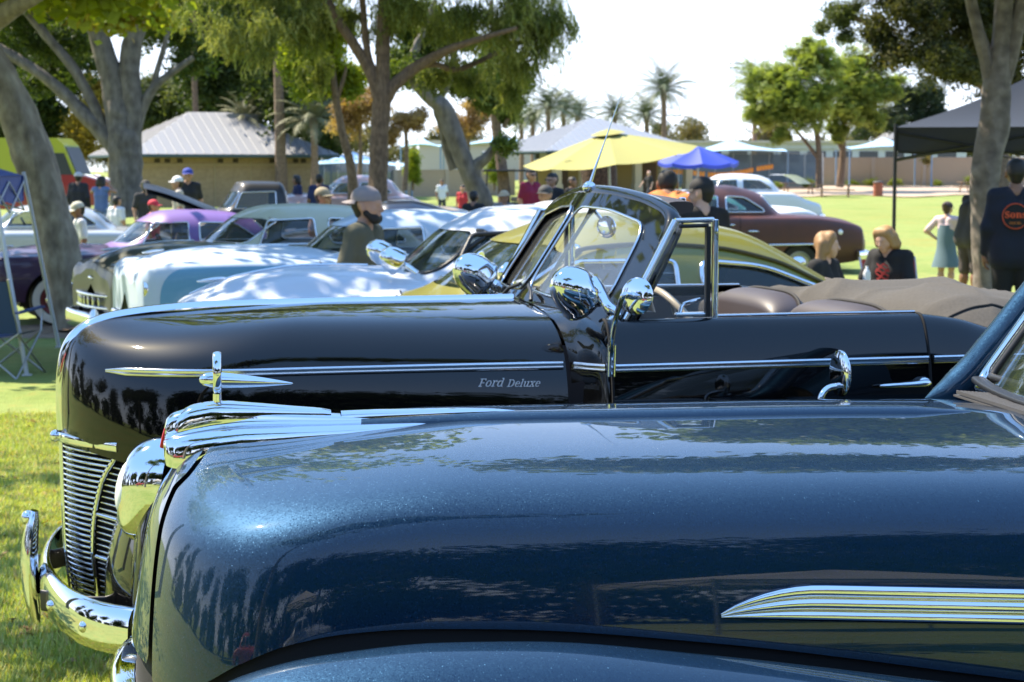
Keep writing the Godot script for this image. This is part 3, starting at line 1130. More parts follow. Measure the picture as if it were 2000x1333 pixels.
func make_black_car() -> void:
	var car := thing("convertible_car", "black vintage convertible with its khaki top folded and chrome spotlights", "car", Vector3(-1.31, 0, -5.46), deg_to_rad(15.0), "show cars parked on the lawn")
	var pm := M("black_paint")
	var ct := [[0.62, 0.74, 0.004, 0.868, 0.5], [0.62, 0.86, 0.0, 0.92, 0.5], [0.605, 0.98, 0.0, 0.985, 0.5], [0.58, 1.085, 0.004, 1.045, 0.5], [0.53, 1.165, 0.012, 1.105, 0.52], [0.42, 1.222, 0.03, 1.16, 0.56], [0.25, 1.248, 0.07, 1.204, 0.6], [0.1, 1.257, 0.14, 1.229, 0.6], [0.0, 1.258, 0.2, 1.236, 0.6]]
	var P := bullnose(ct, 1.36, 64, 6, 1.75, [[0.0, 0.74], [0.5, 0.76], [0.95, 0.86], [1.36, 0.99]], 0.6)
	var hood := MB.new()
	hood.grid(P)
	part(car, "hood", hood, pm)
	# grille: curved bars round the prow
	var gr := Node3D.new()
	put(car, gr, "grille")
	var half := func(h: float) -> float: return key([[0.42, 0.155], [0.50, 0.158], [0.62, 0.165], [0.77, 0.205], [0.87, 0.275]], h)
	var prow := func(h: float, w: float) -> float: return key([[0.42, 0.022], [0.6, 0.006], [0.87, 0.002]], h) + 0.95 * pow(w * w + 0.0009, 0.72)
	var bp := PackedVector2Array([Vector2(0.012, 0.0), Vector2(0.006, 0.0042), Vector2(-0.004, 0.005), Vector2(-0.009, 0.0), Vector2(-0.004, -0.005), Vector2(0.006, -0.0042)])
	for k in 27:
		var h := lerpf(0.432, 0.855, k / 26.0)
		var hw: float = half.call(h)
		var path := []
		for q in 15:
			var w := lerpf(-hw, hw, q / 14.0)
			path.append(Vector3(prow.call(h, w), h, w))
		var m := MB.new()
		m.sweep(path, bp, 1.0, false, false, Vector3.UP)
		part(gr, "grille_bar", m, M("chrome"))
	var back := []
	for i in 12:
		var h := lerpf(0.40, 0.875, i / 11.0)
		var row := PackedVector3Array()
		var hw: float = half.call(h)
		for q in 13:
			var w := lerpf(-hw, hw, q / 12.0)
			row.append(Vector3(prow.call(h, w) + 0.025, h, w))
		back.append(row)
	var bm := MB.new()
	bm.grid(back)
	part(gr, "grille_shadow", bm, M("gap_black"))
	var cb := MB.new()
	var spine := []
	for k in 9: spine.append(Vector3(prow.call(lerpf(0.42, 0.88, k / 8.0), 0.0) - 0.008, lerpf(0.42, 0.88, k / 8.0), 0.0))
	cb.tube(spine, 0.009, 8)
	part(gr, "centre_bar", cb, M("chrome"))
	for sg: float in [1.0, -1.0]:
		var edge := []
		for k in 15:
			var h := lerpf(0.425, 0.872, k / 14.0)
			edge.append(Vector3(prow.call(h, half.call(h)), h, sg * half.call(h)))
		var em := MB.new()
		em.tube(edge, 0.008, 8)
		part(gr, "grille_edge", em, M("chrome"))
		# the dark side grille on the fender apron
		var sb := []
		for i in 12:
			var h := lerpf(0.44, 0.83, i / 11.0)
			var row := PackedVector3Array()
			for q in 9:
				var w := lerpf(half.call(h), 0.46, q / 8.0)
				row.append(Vector3(prow.call(h, half.call(h)) + 0.02 + 0.45 * (w - half.call(h)), h, sg * w))
			sb.append(row)
		var sm := MB.new()
		sm.grid(sb)
		part(gr, "side_grille", sm, M("gap_black"))
		for k in 22:
			var h := lerpf(0.45, 0.82, k / 21.0)
			var thick := k == 6 or k == 13
			var path := []
			for q in 7:
				var w := lerpf(half.call(h) + 0.01, lerpf(0.40, 0.30, absf(h - 0.62) / 0.2), q / 6.0)
				path.append(Vector3(prow.call(h, half.call(h)) + 0.012 + 0.45 * (w - half.call(h)), h, sg * w))
			var m := MB.new()
			m.sweep(path, bp, 1.7 if thick else 0.8, false, false, Vector3.UP)
			part(gr, "side_bar", m, M("chrome") if thick else M("chrome_soft"))
	# chrome crown band of the grille and the strip over the nose
	var band := []
	for q in 33:
		var w := lerpf(-0.285, 0.285, q / 32.0)
		band.append(Vector3(prow.call(0.87, w) - 0.012, 0.882, w))
	var bam := MB.new()
	bam.sweep(band, bar_profile(0.022, 0.03), 1.0, false, true, Vector3.UP)
	part(car, "grille_band", bam, M("chrome"))
	var knob := MB.new()
	knob.ball(Vector3(-0.018, 0.882, 0.0), Vector3(0.016, 0.018, 0.016))
	part(car, "nose_button", knob, M("chrome"))
	var top := []
	var tsc := []
	for q in [[-0.006, 0.90], [-0.008, 0.96], [-0.007, 1.02], [-0.002, 1.08], [0.008, 1.13], [0.030, 1.172], [0.07, 1.206], [0.13, 1.23], [0.2, 1.243], [0.3, 1.253], [0.45, 1.2605], [0.8, 1.264], [1.36, 1.265]]:
		top.append(Vector3(q[0], q[1], 0))
	top = smooth_path(top, 4)
	for p in top: tsc.append(key([[-0.01, 1.0], [0.05, 1.7], [0.2, 1.8], [0.45, 0.7], [1.36, 0.5]], p.x))
	var tm := MB.new()
	tm.sweep(top, PackedVector2Array([Vector2(0.017, -0.008), Vector2(0.013, 0.003), Vector2(0, 0.007), Vector2(-0.013, 0.003), Vector2(-0.017, -0.008)]), tsc, false, false, Vector3(1, 0.4, 0))
	# frame from the side axis so that the strip stays upright round the nose
	tm = MB.new()
	var TP := []
	for i in top.size():
		var a: Vector3 = top[maxi(i - 1, 0)]
		var b: Vector3 = top[mini(i + 1, top.size() - 1)]
		var t := (b - a).normalized()
		var up := Vector3(-t.y, t.x, 0)
		var row := PackedVector3Array()
		for q in [[0.018, -0.010], [0.014, 0.003], [0.007, 0.006], [0.0, 0.007], [-0.007, 0.006], [-0.014, 0.003], [-0.018, -0.010]]:
			row.append(top[i] + Vector3(0, 0, q[0] * tsc[i]) + up * q[1])
		TP.append(row)
	tm.grid(TP)
	part(car, "hood_strip", tm, M("chrome"))
	# side trim in three lengths
	for sg: float in [1.0, -1.0]:
		var t1 := []
		for k in 24:
			var x := lerpf(0.118, 1.352, k / 23.0)
			var p := surf_point(P, x, lerpf(1.092, 1.108, k / 23.0))
			t1.append(Vector3(p.x, p.y, (p.z + 0.003) * sg))
		trim_strip(car, t1, sg, 0.5)
		var t3 := []
		for k in 12: t3.append(Vector3(lerpf(1.437, 2.368, k / 11.0), 1.117, 0.770 * sg))
		trim_strip(car, t3, sg, 1.0)
		trim_strip(car, [Vector3(2.385, 1.117, 0.770 * sg), Vector3(2.7, 1.117, 0.768 * sg), Vector3(3.0, 1.112, 0.76 * sg)], sg, 1.0)
		trim_strip(car, [Vector3(1.368, 1.112, 0.632 * sg), Vector3(1.39, 1.113, 0.685 * sg), Vector3(1.422, 1.115, 0.745 * sg)], sg, 1.0)
	# lettering on the hood side
	var o := surf_point(P, 1.035, 1.062)
	var o2 := surf_point(P, 1.20, 1.062)
	lettering(car, "Ford", surf_point(P, 1.118, 1.062), (o2 - o).normalized(), 0.021)
	lettering(car, "Deluxe", surf_point(P, 1.196, 1.060), (o2 - o).normalized(), 0.019)
	black_front(car)
	black_body(car, P)
	black_windshield(car)
	black_cockpit(car)

func lettering(car: Node3D, words: String, p: Vector3, along: Vector3, size: float) -> void:
	var t := TextMesh.new()
	t.text = words
	var f := SystemFont.new()
	f.font_names = PackedStringArray(["Droid Serif"])
	f.font_weight = 400
	t.font = f
	t.font_size = 64
	t.pixel_size = size / 44.0
	t.depth = 0.006
	t.horizontal_alignment = HORIZONTAL_ALIGNMENT_LEFT
	var o := part(car, "script_lettering", t, M("badge_metal", 0.75, 0.75, 0.77, 0.4, 0.2))
	var z := along.cross(Vector3.UP).normalized()
	var up := z.cross(along).normalized()
	o.transform = Transform3D(Basis(along, up + along * 0.38, z), p + z * 0.005)

func trim_strip(car: Node3D, path: Array, sg: float, taper: float) -> void:
	var m := MB.new()
	var sc := []
	for k in path.size(): sc.append(clampf((k + 0.6) / 1.6, 0.3, 1.0) if taper < 1.0 else 1.0)
	var p := PackedVector2Array([Vector2(-0.002 * sg, -0.0125), Vector2(0.006 * sg, -0.0105), Vector2(0.0065 * sg, -0.004), Vector2(0.0045 * sg, -0.0035), Vector2(0.0045 * sg, 0.0035), Vector2(0.0065 * sg, 0.004), Vector2(0.006 * sg, 0.0105), Vector2(-0.002 * sg, 0.0125)])
	m.sweep(path, p, sc, false, true, Vector3.UP)
	part(car, "side_trim", m, M("chrome_soft"))

func black_front(car: Node3D) -> void:
	var pm := M("black_paint")
	for sg: int in [1, -1]:
		var st := []
		for q in [[0.15, 0.60, 0.30], [0.175, 0.76, 0.5], [0.225, 0.86, 0.7], [0.29, 0.92, 0.82], [0.36, 0.965, 0.92], [0.5, 1.0, 1.0], [0.75, 1.0, 1.0], [1.0, 0.975, 1.0], [1.3, 0.86, 1.0], [1.55, 0.70, 1.0]]:
			var h: float = q[1]
			var e: float = q[2]
			st.append([q[0], [Vector2(lerpf(0.56, 0.36, e), h - 0.24 * e), Vector2(lerpf(0.57, 0.44, e), h - 0.10 * e), Vector2(lerpf(0.60, 0.54, e), h - 0.02 * e), Vector2(0.63, h), Vector2(lerpf(0.65, 0.73, e), h - 0.04 * e), Vector2(lerpf(0.68, 0.80, e), h - 0.16 * e), Vector2(lerpf(0.68, 0.83, e), h - 0.34 * e), Vector2(lerpf(0.66, 0.82, e), 0.40)]])
		var P := loft(st, 8, 5, sg)
		var m := MB.new()
		m.grid(P, false, false, func(p: Vector3) -> float: return Vector2(p.x - 0.62, p.y - 0.34).length() - 0.385)
		var row: PackedVector3Array = P[0]
		for j in row.size() - 1: m.tri(Vector3(0.145, 0.5, sg * 0.62), row[j], row[j + 1])
		part(car, "front_fender", m, pm)
		# apron below the fender nose
		var am := MB.new()
		var ap := []
		for i in 9:
			var h := lerpf(0.30, 0.72, i / 8.0)
			var r2 := PackedVector3Array()
			for j in 9:
				var a := PI * 0.5 * j / 8.0
				r2.append(Vector3(0.325 - 0.19 * cos(a) - 0.04 * sin(PI * i / 8.0), h, sg * (0.40 + 0.40 * sin(a))))
			ap.append(r2)
		am.grid(ap)
		part(car, "fender_apron", am, pm)
		var hb := Basis(Vector3.UP, -0.16 * sg) * Basis(Vector3.BACK, -0.20)
		var c := Vector3(0.205, 0.812, 0.615 * sg)
		var P2 := []
		for i in 13:
			var t := float(i) / 12.0
			var r := cos(PI * 0.5 * lerpf(0.0, 0.62, t))
			var r3 := PackedVector3Array()
			for j in 28:
				var a := TAU * j / 28
				var y := sin(a) * 0.148 * r
				var wz := cos(a) * (0.098 + 0.02 * sin(a)) * r
				r3.append(c + hb * Vector3(0.03 - 0.105 * sin(PI * 0.5 * lerpf(0.0, 0.8, t)), y, wz))
			P2.append(r3)
		var hm := MB.new()
		hm.grid(P2, false, true)
		var hl := part(car, "headlight", hm, M("chrome"))
		var lm := MB.new()
		lm.ball(c + hb * Vector3(-0.058, 0.0, 0.0), Vector3(0.03, 0.076, 0.064), hb, 8, 20)
		part(hl, "lens", lm, M("lamp_glass"))
		wheel(car, 0.62, sg * 0.72, 0.34, null, M("black_paint"))
		wheel(car, 3.46, sg * 0.72, 0.34, null, M("black_paint"))
		# flat iron from the frame to the bumper
		var br := MB.new()
		br.sweep(smooth_path([Vector3(0.45, 0.44, sg * 0.40), Vector3(0.2, 0.455, sg * 0.40), Vector3(0.03, 0.455, sg * 0.36), Vector3(-0.07, 0.455, sg * 0.25)], 4), bar_profile(0.012, 0.06), 1.0, false, true, Vector3.UP)
		part(car, "bumper_iron", br, M("black_trim"))
	var sp := PackedVector2Array()
	for q in [[0.0, -0.066], [-0.018, -0.06], [-0.028, -0.04], [-0.031, -0.012], [-0.030, 0.012], [-0.026, 0.036], [-0.014, 0.058], [0.0, 0.066], [0.004, 0.06], [0.0, 0.0], [0.004, -0.06]]:
		sp.append(Vector2(-q[0], q[1]))
	var bum := cross_bar(0.74, -0.045, 0.12, 0.465, sp, 0.08)
	var bo := part(car, "bumper", bum, M("chrome"))
	for w: float in [-0.62, -0.35, 0.35, 0.62]:
		var bl := MB.new()
		var q: float = w / 0.74
		bl.ball(Vector3(-0.075 + 0.12 * q * q + 0.08 * pow(absf(q), 8.0), 0.46, w), Vector3(0.013, 0.016, 0.016))
		part(bo, "bolt", bl, M("chrome"))
	# the tall guard in the middle
	var gp := []
	var gs := []
	for k in 25:
		var t := k / 24.0
		gp.append(Vector3(-0.082 - 0.018 * sin(PI * t), lerpf(0.335, 0.665, t), 0.0))
		gs.append(0.42 + 0.58 * pow(sin(PI * clampf(t, 0.0, 1.0)), 0.6))
	var gm := MB.new()
	gm.tube(gp, gs.map(func(s: float) -> float: return s * 0.052), 14, false, true, 0.5, Vector3.RIGHT)
	var go := part(car, "bumper_guard", gm, M("chrome"))
	for h: float in [0.645, 0.50]:
		var rv := MB.new()
		rv.ball(Vector3(-0.10, h, 0.0), Vector3(0.02, 0.022, 0.022))
		part(go, "rivet", rv, M("chrome"))

func black_body(car: Node3D, hood: Array) -> void:
	var pm := M("black_paint")
	# cowl: from the hood's rear edge to the door, rising into the windshield pillars
	var c := [[1.368, [Vector2(0.64, 0.35), Vector2(0.635, 0.6), Vector2(0.632, 0.86), Vector2(0.612, 0.98), Vector2(0.588, 1.085), Vector2(0.535, 1.165), Vector2(0.425, 1.222), Vector2(0.25, 1.248), Vector2(0.1, 1.257), Vector2(0, 1.258)]],
		[1.385, [Vector2(0.70, 0.35), Vector2(0.70, 0.6), Vector2(0.69, 0.86), Vector2(0.675, 0.98), Vector2(0.645, 1.085), Vector2(0.575, 1.17), Vector2(0.44, 1.226), Vector2(0.25, 1.250), Vector2(0.1, 1.258), Vector2(0, 1.259)]],
		[1.426, [Vector2(0.755, 0.35), Vector2(0.783, 0.6), Vector2(0.782, 0.86), Vector2(0.772, 0.98), Vector2(0.752, 1.085), Vector2(0.705, 1.175), Vector2(0.50, 1.238), Vector2(0.27, 1.254), Vector2(0.1, 1.26), Vector2(0, 1.26)]],
		[1.60, [Vector2(0.755, 0.35), Vector2(0.783, 0.6), Vector2(0.782, 0.86), Vector2(0.775, 0.98), Vector2(0.760, 1.085), Vector2(0.725, 1.185), Vector2(0.64, 1.240), Vector2(0.3, 1.258), Vector2(0.1, 1.262), Vector2(0, 1.262)]]]
	var cm := MB.new()
	cm.grid(loft(c, 7, 5), false, false, func(p: Vector3) -> float: return minf(bk_ws_x(p.z, p.y) + 0.03 - p.x if absf(p.z) < 0.66 else 1.0, 1.428 - p.x if p.y < 1.10 else (1.0 if p.y > 1.19 else 1.50 - p.x)))
	part(car, "cowl", cm, pm)
	for sg: int in [1, -1]:
		var sec := func(drop: float, pull: float) -> Array: return [Vector2(0.735 - pull, 0.33), Vector2(0.782 - pull, 0.55), Vector2(0.790 - pull, 0.80 - drop * 0.5), Vector2(0.785 - pull, 0.98 - drop * 0.8), Vector2(0.768 - pull, 1.11 - drop), Vector2(0.742 - pull, 1.195 - drop), Vector2(0.715 - pull, 1.234 - drop), Vector2(0.685 - pull, 1.243 - drop), Vector2(0.655 - pull, 1.236 - drop)]
		var d := MB.new()
		d.grid(loft([[1.434, sec.call(0.0, 0.0)], [1.9, sec.call(0.0, -0.004)], [2.3735, sec.call(0.0, 0.0)]], 6, 5, sg))
		var door := part(car, "door", d, pm)
		var q := MB.new()
		q.grid(loft([[2.3745, sec.call(0.0, 0.0)], [2.5, sec.call(0.018, 0.0)], [2.62, sec.call(0.05, 0.004)], [2.9, sec.call(0.10, 0.01)], [3.4, sec.call(0.16, 0.03)], [4.0, sec.call(0.30, 0.10)], [4.4, sec.call(0.5, 0.25)]], 6, 5, sg), false, false, func(p: Vector3) -> float: return Vector2(p.x - 3.46, p.y - 0.34).length() - 0.37)
		part(car, "quarter_panel", q, pm)
		for sx: float in [1.431, 2.374]:
			var sp := []
			for v in smooth_path(sec.call(0.0, 0.0), 3): sp.append(Vector3(sx, v.y, sg * (v.x + 0.001)))
			var dm := MB.new()
			dm.tube(sp, 0.0045, 5)
			part(car, "door_seam", dm, M("gap_black"))
		# door handle
		var hm := MB.new()
		hm.tube(smooth_path([Vector3(2.205, 1.050, sg * 0.803), Vector3(2.26, 1.052, sg * 0.815), Vector3(2.32, 1.054, sg * 0.818), Vector3(2.355, 1.056, sg * 0.812)], 4), [0.004, 0.006, 0.0065, 0.007, 0.007, 0.008, 0.008, 0.009, 0.010, 0.011, 0.011, 0.010, 0.006], 8)
		hm.ball(Vector3(2.345, 1.056, sg * 0.790), Vector3(0.02, 0.016, 0.022))
		part(door, "handle", hm, M("chrome"))
		var tr := MB.new()
		tr.sweep([Vector3(1.76, 1.2465, sg * 0.672), Vector3(2.05, 1.2475, sg * 0.675), Vector3(2.37, 1.2465, sg * 0.672)], bar_profile(0.02, 0.008), 1.0, false, true, Vector3.UP)
		part(door, "sill_moulding", tr, M("chrome_soft"))
		var ip := MB.new()
		ip.box(Vector3(1.9, 0.98, sg * 0.66), Vector3(0.92, 0.46, 0.03))
		part(door, "inner_panel", ip, M("brown_trim", 0.035, 0.025, 0.022, 0.6))
		# rear fender, low and out of sight behind the front car
		var rf := MB.new()
		rf.ball(Vector3(3.46, 0.42, sg * 0.74), Vector3(0.62, 0.42, 0.12), Basis.IDENTITY, 14, 24)
		part(car, "rear_fender", rf, pm)
	var dk := MB.new()
	dk.grid(loft([[3.25, [Vector2(0.66, 1.10), Vector2(0.5, 1.14), Vector2(0, 1.16)]], [3.7, [Vector2(0.62, 1.02), Vector2(0.45, 1.08), Vector2(0, 1.10)]], [4.1, [Vector2(0.5, 0.86), Vector2(0.35, 0.92), Vector2(0, 0.95)]], [4.42, [Vector2(0.36, 0.5), Vector2(0.25, 0.54), Vector2(0, 0.56)]]], 6, 4))
	part(car, "trunk_lid", dk, pm)
	part(car, "rear_bumper", cross_bar(0.75, 4.62, -0.1, 0.45, bar_profile(0.05, 0.12)), M("chrome"))
	for sg: float in [1.0, -1.0]:
		var jb := MB.new()
		jb.box(Vector3(2.375, 0.90, sg * 0.735), Vector3(0.06, 0.50, 0.03))
		jb.box(Vector3(2.375, 1.19, sg * 0.69), Vector3(0.04, 0.085, 0.03))
		part(car, "door_jamb", jb, M("gap_black"))
	var fl := MB.new()
	fl.box(Vector3(2.3, 0.45, 0), Vector3(1.9, 0.3, 1.4))
	fl.box(Vector3(3.4, 0.7, 0), Vector3(1.2, 0.5, 1.2))
	part(car, "floor", fl, M("dark_inside"))

func black_windshield(car: Node3D) -> void:
	var pm := M("black_paint")
	var outer := PackedVector2Array()
	var h1 := [Vector2(0.705, 1.155), Vector2(0.70, 1.25), Vector2(0.675, 1.38), Vector2(0.645, 1.475), Vector2(0.615, 1.512), Vector2(0.55, 1.535), Vector2(0.40, 1.560), Vector2(0.2, 1.578), Vector2(0.0, 1.584)]
	for q in h1: outer.append(q)
	for k in range(h1.size() - 2, -1, -1): outer.append(Vector2(-h1[k].x, h1[k].y))
	var wins := []
	for sg: float in [1.0, -1.0]:
		wins.append(round_poly([Vector2(0.022 * sg, 1.288), Vector2(0.022 * sg, 1.542), Vector2(0.25 * sg, 1.535), Vector2(0.525 * sg, 1.498), Vector2(0.575 * sg, 1.272), Vector2(0.30 * sg, 1.274)], 0.06))
	var o := Node3D.new()
	put(car, o, "windshield_frame")
	for layer in 2:
		var P := []
		for i in 61:
			var row := PackedVector3Array()
			for j in 121:
				var w := lerpf(-0.74, 0.74, j / 120.0)
				var h := lerpf(1.14, 1.60, i / 60.0)
				row.append(Vector3(bk_ws_x(w, h) + 0.055 * layer, h, w))
			P.append(row)
		var m := MB.new()
		m.grid(P, false, false, func(p: Vector3) -> float: return minf(-sdf(Vector2(p.z, p.y), outer), minf(sdf(Vector2(p.z, p.y), wins[0]), sdf(Vector2(p.z, p.y), wins[1]))))
		part(o, "frame_panel", m, pm)
		if layer == 0:
			for k in 2:
				var Q := []
				for r in P:
					var r2 := PackedVector3Array()
					for p in r: r2.append(p + Vector3(0.016, 0, 0))
					Q.append(r2)
				var gm := MB.new()
				gm.grid(Q, false, false, func(p: Vector3) -> float: return -sdf(Vector2(p.z, p.y), wins[k]))
				part(car, "windshield", gm, M("window_clear"))
	for k in 2:
		var path := []
		for q in wins[k]: path.append(Vector3(bk_ws_x(q.x, q.y) - 0.004, q.y, q.x))
		var tm := MB.new()
		tm.tube(path, 0.0045, 6, true)
		part(o, "reveal_moulding", tm, M("chrome_soft"))
	var ed := []
	for q in outer: ed.append(Vector3(bk_ws_x(q.x * 0.975, q.y) + 0.028, q.y - 0.004, q.x * 0.975))
	var em := MB.new()
	em.tube(smooth_path(ed, 3), 0.026, 12)
	part(o, "frame_rim", em, pm)
	# top rail at the back of the header, with its latch
	var hd := []
	for k in 21:
		var w := lerpf(-0.50, 0.50, k / 20.0)
		hd.append(Vector3(bk_ws_x(w, 1.57) + 0.065, key([[0.0, 1.576], [0.4, 1.556], [0.6, 1.53]], absf(w)), w))
	var hm := MB.new()
	hm.sweep(hd, bar_profile(0.09, 0.035), 1.0, false, true, Vector3.UP)
	part(o, "header_rail", hm, M("brown_vinyl", 0.05, 0.04, 0.037, 0.45))
	for w: float in [0.42, -0.42]:
		var lm := MB.new()
		lm.box(Vector3(bk_ws_x(w, 1.56) + 0.12, 1.55, w), Vector3(0.018, 0.045, 0.03), Basis.IDENTITY, 0.006)
		part(o, "latch", lm, M("chrome"))
	# wiper arms and posts
	for w: float in [0.16, -0.16]:
		var wm := MB.new()
		wm.tube([Vector3(bk_ws_x(w, 1.265) - 0.03, 1.262, w), Vector3(bk_ws_x(w, 1.28) - 0.03, 1.283, w * 0.8), Vector3(bk_ws_x(w * 0.3, 1.30) - 0.015, 1.300, w * 0.3)], 0.006, 6)
		part(car, "wiper", wm, M("black_trim"))
	# antenna on the header
	var am := MB.new()
	am.ball(Vector3(bk_ws_x(0, 1.585) + 0.01, 1.597, 0.0), Vector3(0.022, 0.02, 0.02))
	var p0 := Vector3(bk_ws_x(0, 1.585) + 0.01, 1.60, 0.0)
	am.tube([p0, p0 + Vector3(0.018, 0.055, 0), p0 + Vector3(0.05, 0.14, -0.0), p0 + Vector3(0.115, 0.32, -0.0)], [0.006, 0.0042, 0.0022, 0.001], 8)
	part(car, "antenna", am, M("chrome"))
	# inside mirror
	var mm := MB.new()
	mm.ball(Vector3(1.66, 1.475, 0.0), Vector3(0.018, 0.035, 0.085))
	mm.tube([Vector3(1.66, 1.48, 0.0), Vector3(1.60, 1.55, 0.0)], 0.006, 6)
	part(car, "inside_mirror", mm, M("chrome_soft"))
	# spotlights
	for sg: float in [1.0, -1.0]:
		var s := Node3D.new()
		put(car, s, "spotlight")
		var cpos := Vector3(1.385, 1.314, 0.575 * sg) if sg > 0 else Vector3(1.385, 1.300, -0.60)
		var ax := Vector3(-0.74, 0.60, 0.30 if sg > 0 else 0.15).normalized()
		var e1 := ax.cross(Vector3.UP).normalized()
		var t := Transform3D(Basis(e1, ax, e1.cross(ax)), cpos)
		var sm := MB.new()
		sm.lathe([Vector2(0.068, -0.044), Vector2(0.073, -0.038), Vector2(0.073, -0.026), Vector2(0.068, -0.021), Vector2(0.0685, 0.0), Vector2(0.064, 0.025), Vector2(0.054, 0.048), Vector2(0.040, 0.066), Vector2(0.022, 0.078), Vector2(0.0, 0.083)], t, 32)
		part(s, "lamp_shell", sm, M("chrome"))
		var lm := MB.new()
		lm.lathe([Vector2(0.067, -0.042), Vector2(0.05, -0.054), Vector2(0.0, -0.06)], t, 28)
		part(s, "lens", lm, M("lamp_glass"))
		var foot := Vector3(1.475, 1.262, 0.662 * sg)
		var nm := MB.new()
		nm.tube(smooth_path([cpos + ax * 0.01 + Vector3(0.045, 0.02, 0.02 * sg), cpos.lerp(foot, 0.55) + Vector3(0.01, 0.022, 0.0), foot + Vector3(-0.02, 0.012, 0), foot + Vector3(0.02, -0.02, 0)], 5), [0.026, 0.026, 0.025, 0.024, 0.022, 0.019, 0.017, 0.016, 0.015, 0.015, 0.016, 0.018, 0.02, 0.022, 0.022, 0.02], 12)
		part(s, "lamp_arm", nm, M("chrome"))
		var bm := MB.new()
		bm.box(foot + Vector3(0.0, -0.028, 0.012 * sg), Vector3(0.05, 0.05, 0.03), Basis(Vector3.BACK, 0.5), 0.012)
		part(s, "lamp_base", bm, M("chrome"))
	# round mirror on a long arm clamped to the door edge, each side
	for sg: float in [1.0, -1.0]:
		var mo := Node3D.new()
		put(car, mo, "door_mirror")
		var mp := Vector3(1.465, 1.318, 0.865 * sg)
		var ax2 := Vector3(-0.80, 0.1, 0.60 * sg).normalized()
		var u := ax2.cross(Vector3.UP).normalized()
		var t2 := Transform3D(Basis(u, ax2, u.cross(ax2)), mp)
		var hm2 := MB.new()
		hm2.lathe([Vector2(0.0, 0.010), Vector2(0.02, 0.009), Vector2(0.038, 0.005), Vector2(0.049, -0.001), Vector2(0.051, -0.004), Vector2(0.047, -0.007), Vector2(0.0, -0.007)], t2, 32)
		hm2.ball(mp + ax2 * 0.018, Vector3(0.011, 0.011, 0.011))
		part(mo, "mirror_head", hm2, M("chrome"))
		var arm := MB.new()
		arm.tube(smooth_path([mp + ax2 * 0.015, mp + ax2 * 0.055 + Vector3(0, 0.002, 0), mp + ax2 * 0.062 + Vector3(0, -0.012, -0.01 * sg), Vector3(1.415, 1.26, 0.845 * sg), Vector3(1.412, 1.20, 0.822 * sg), Vector3(1.418, 1.155, 0.80 * sg)], 5), 0.0075, 8)
		arm.tube([Vector3(1.418, 1.185, 0.803 * sg), Vector3(1.42, 1.10, 0.790 * sg)], 0.013, 10)
		part(mo, "mirror_arm", arm, M("chrome"))

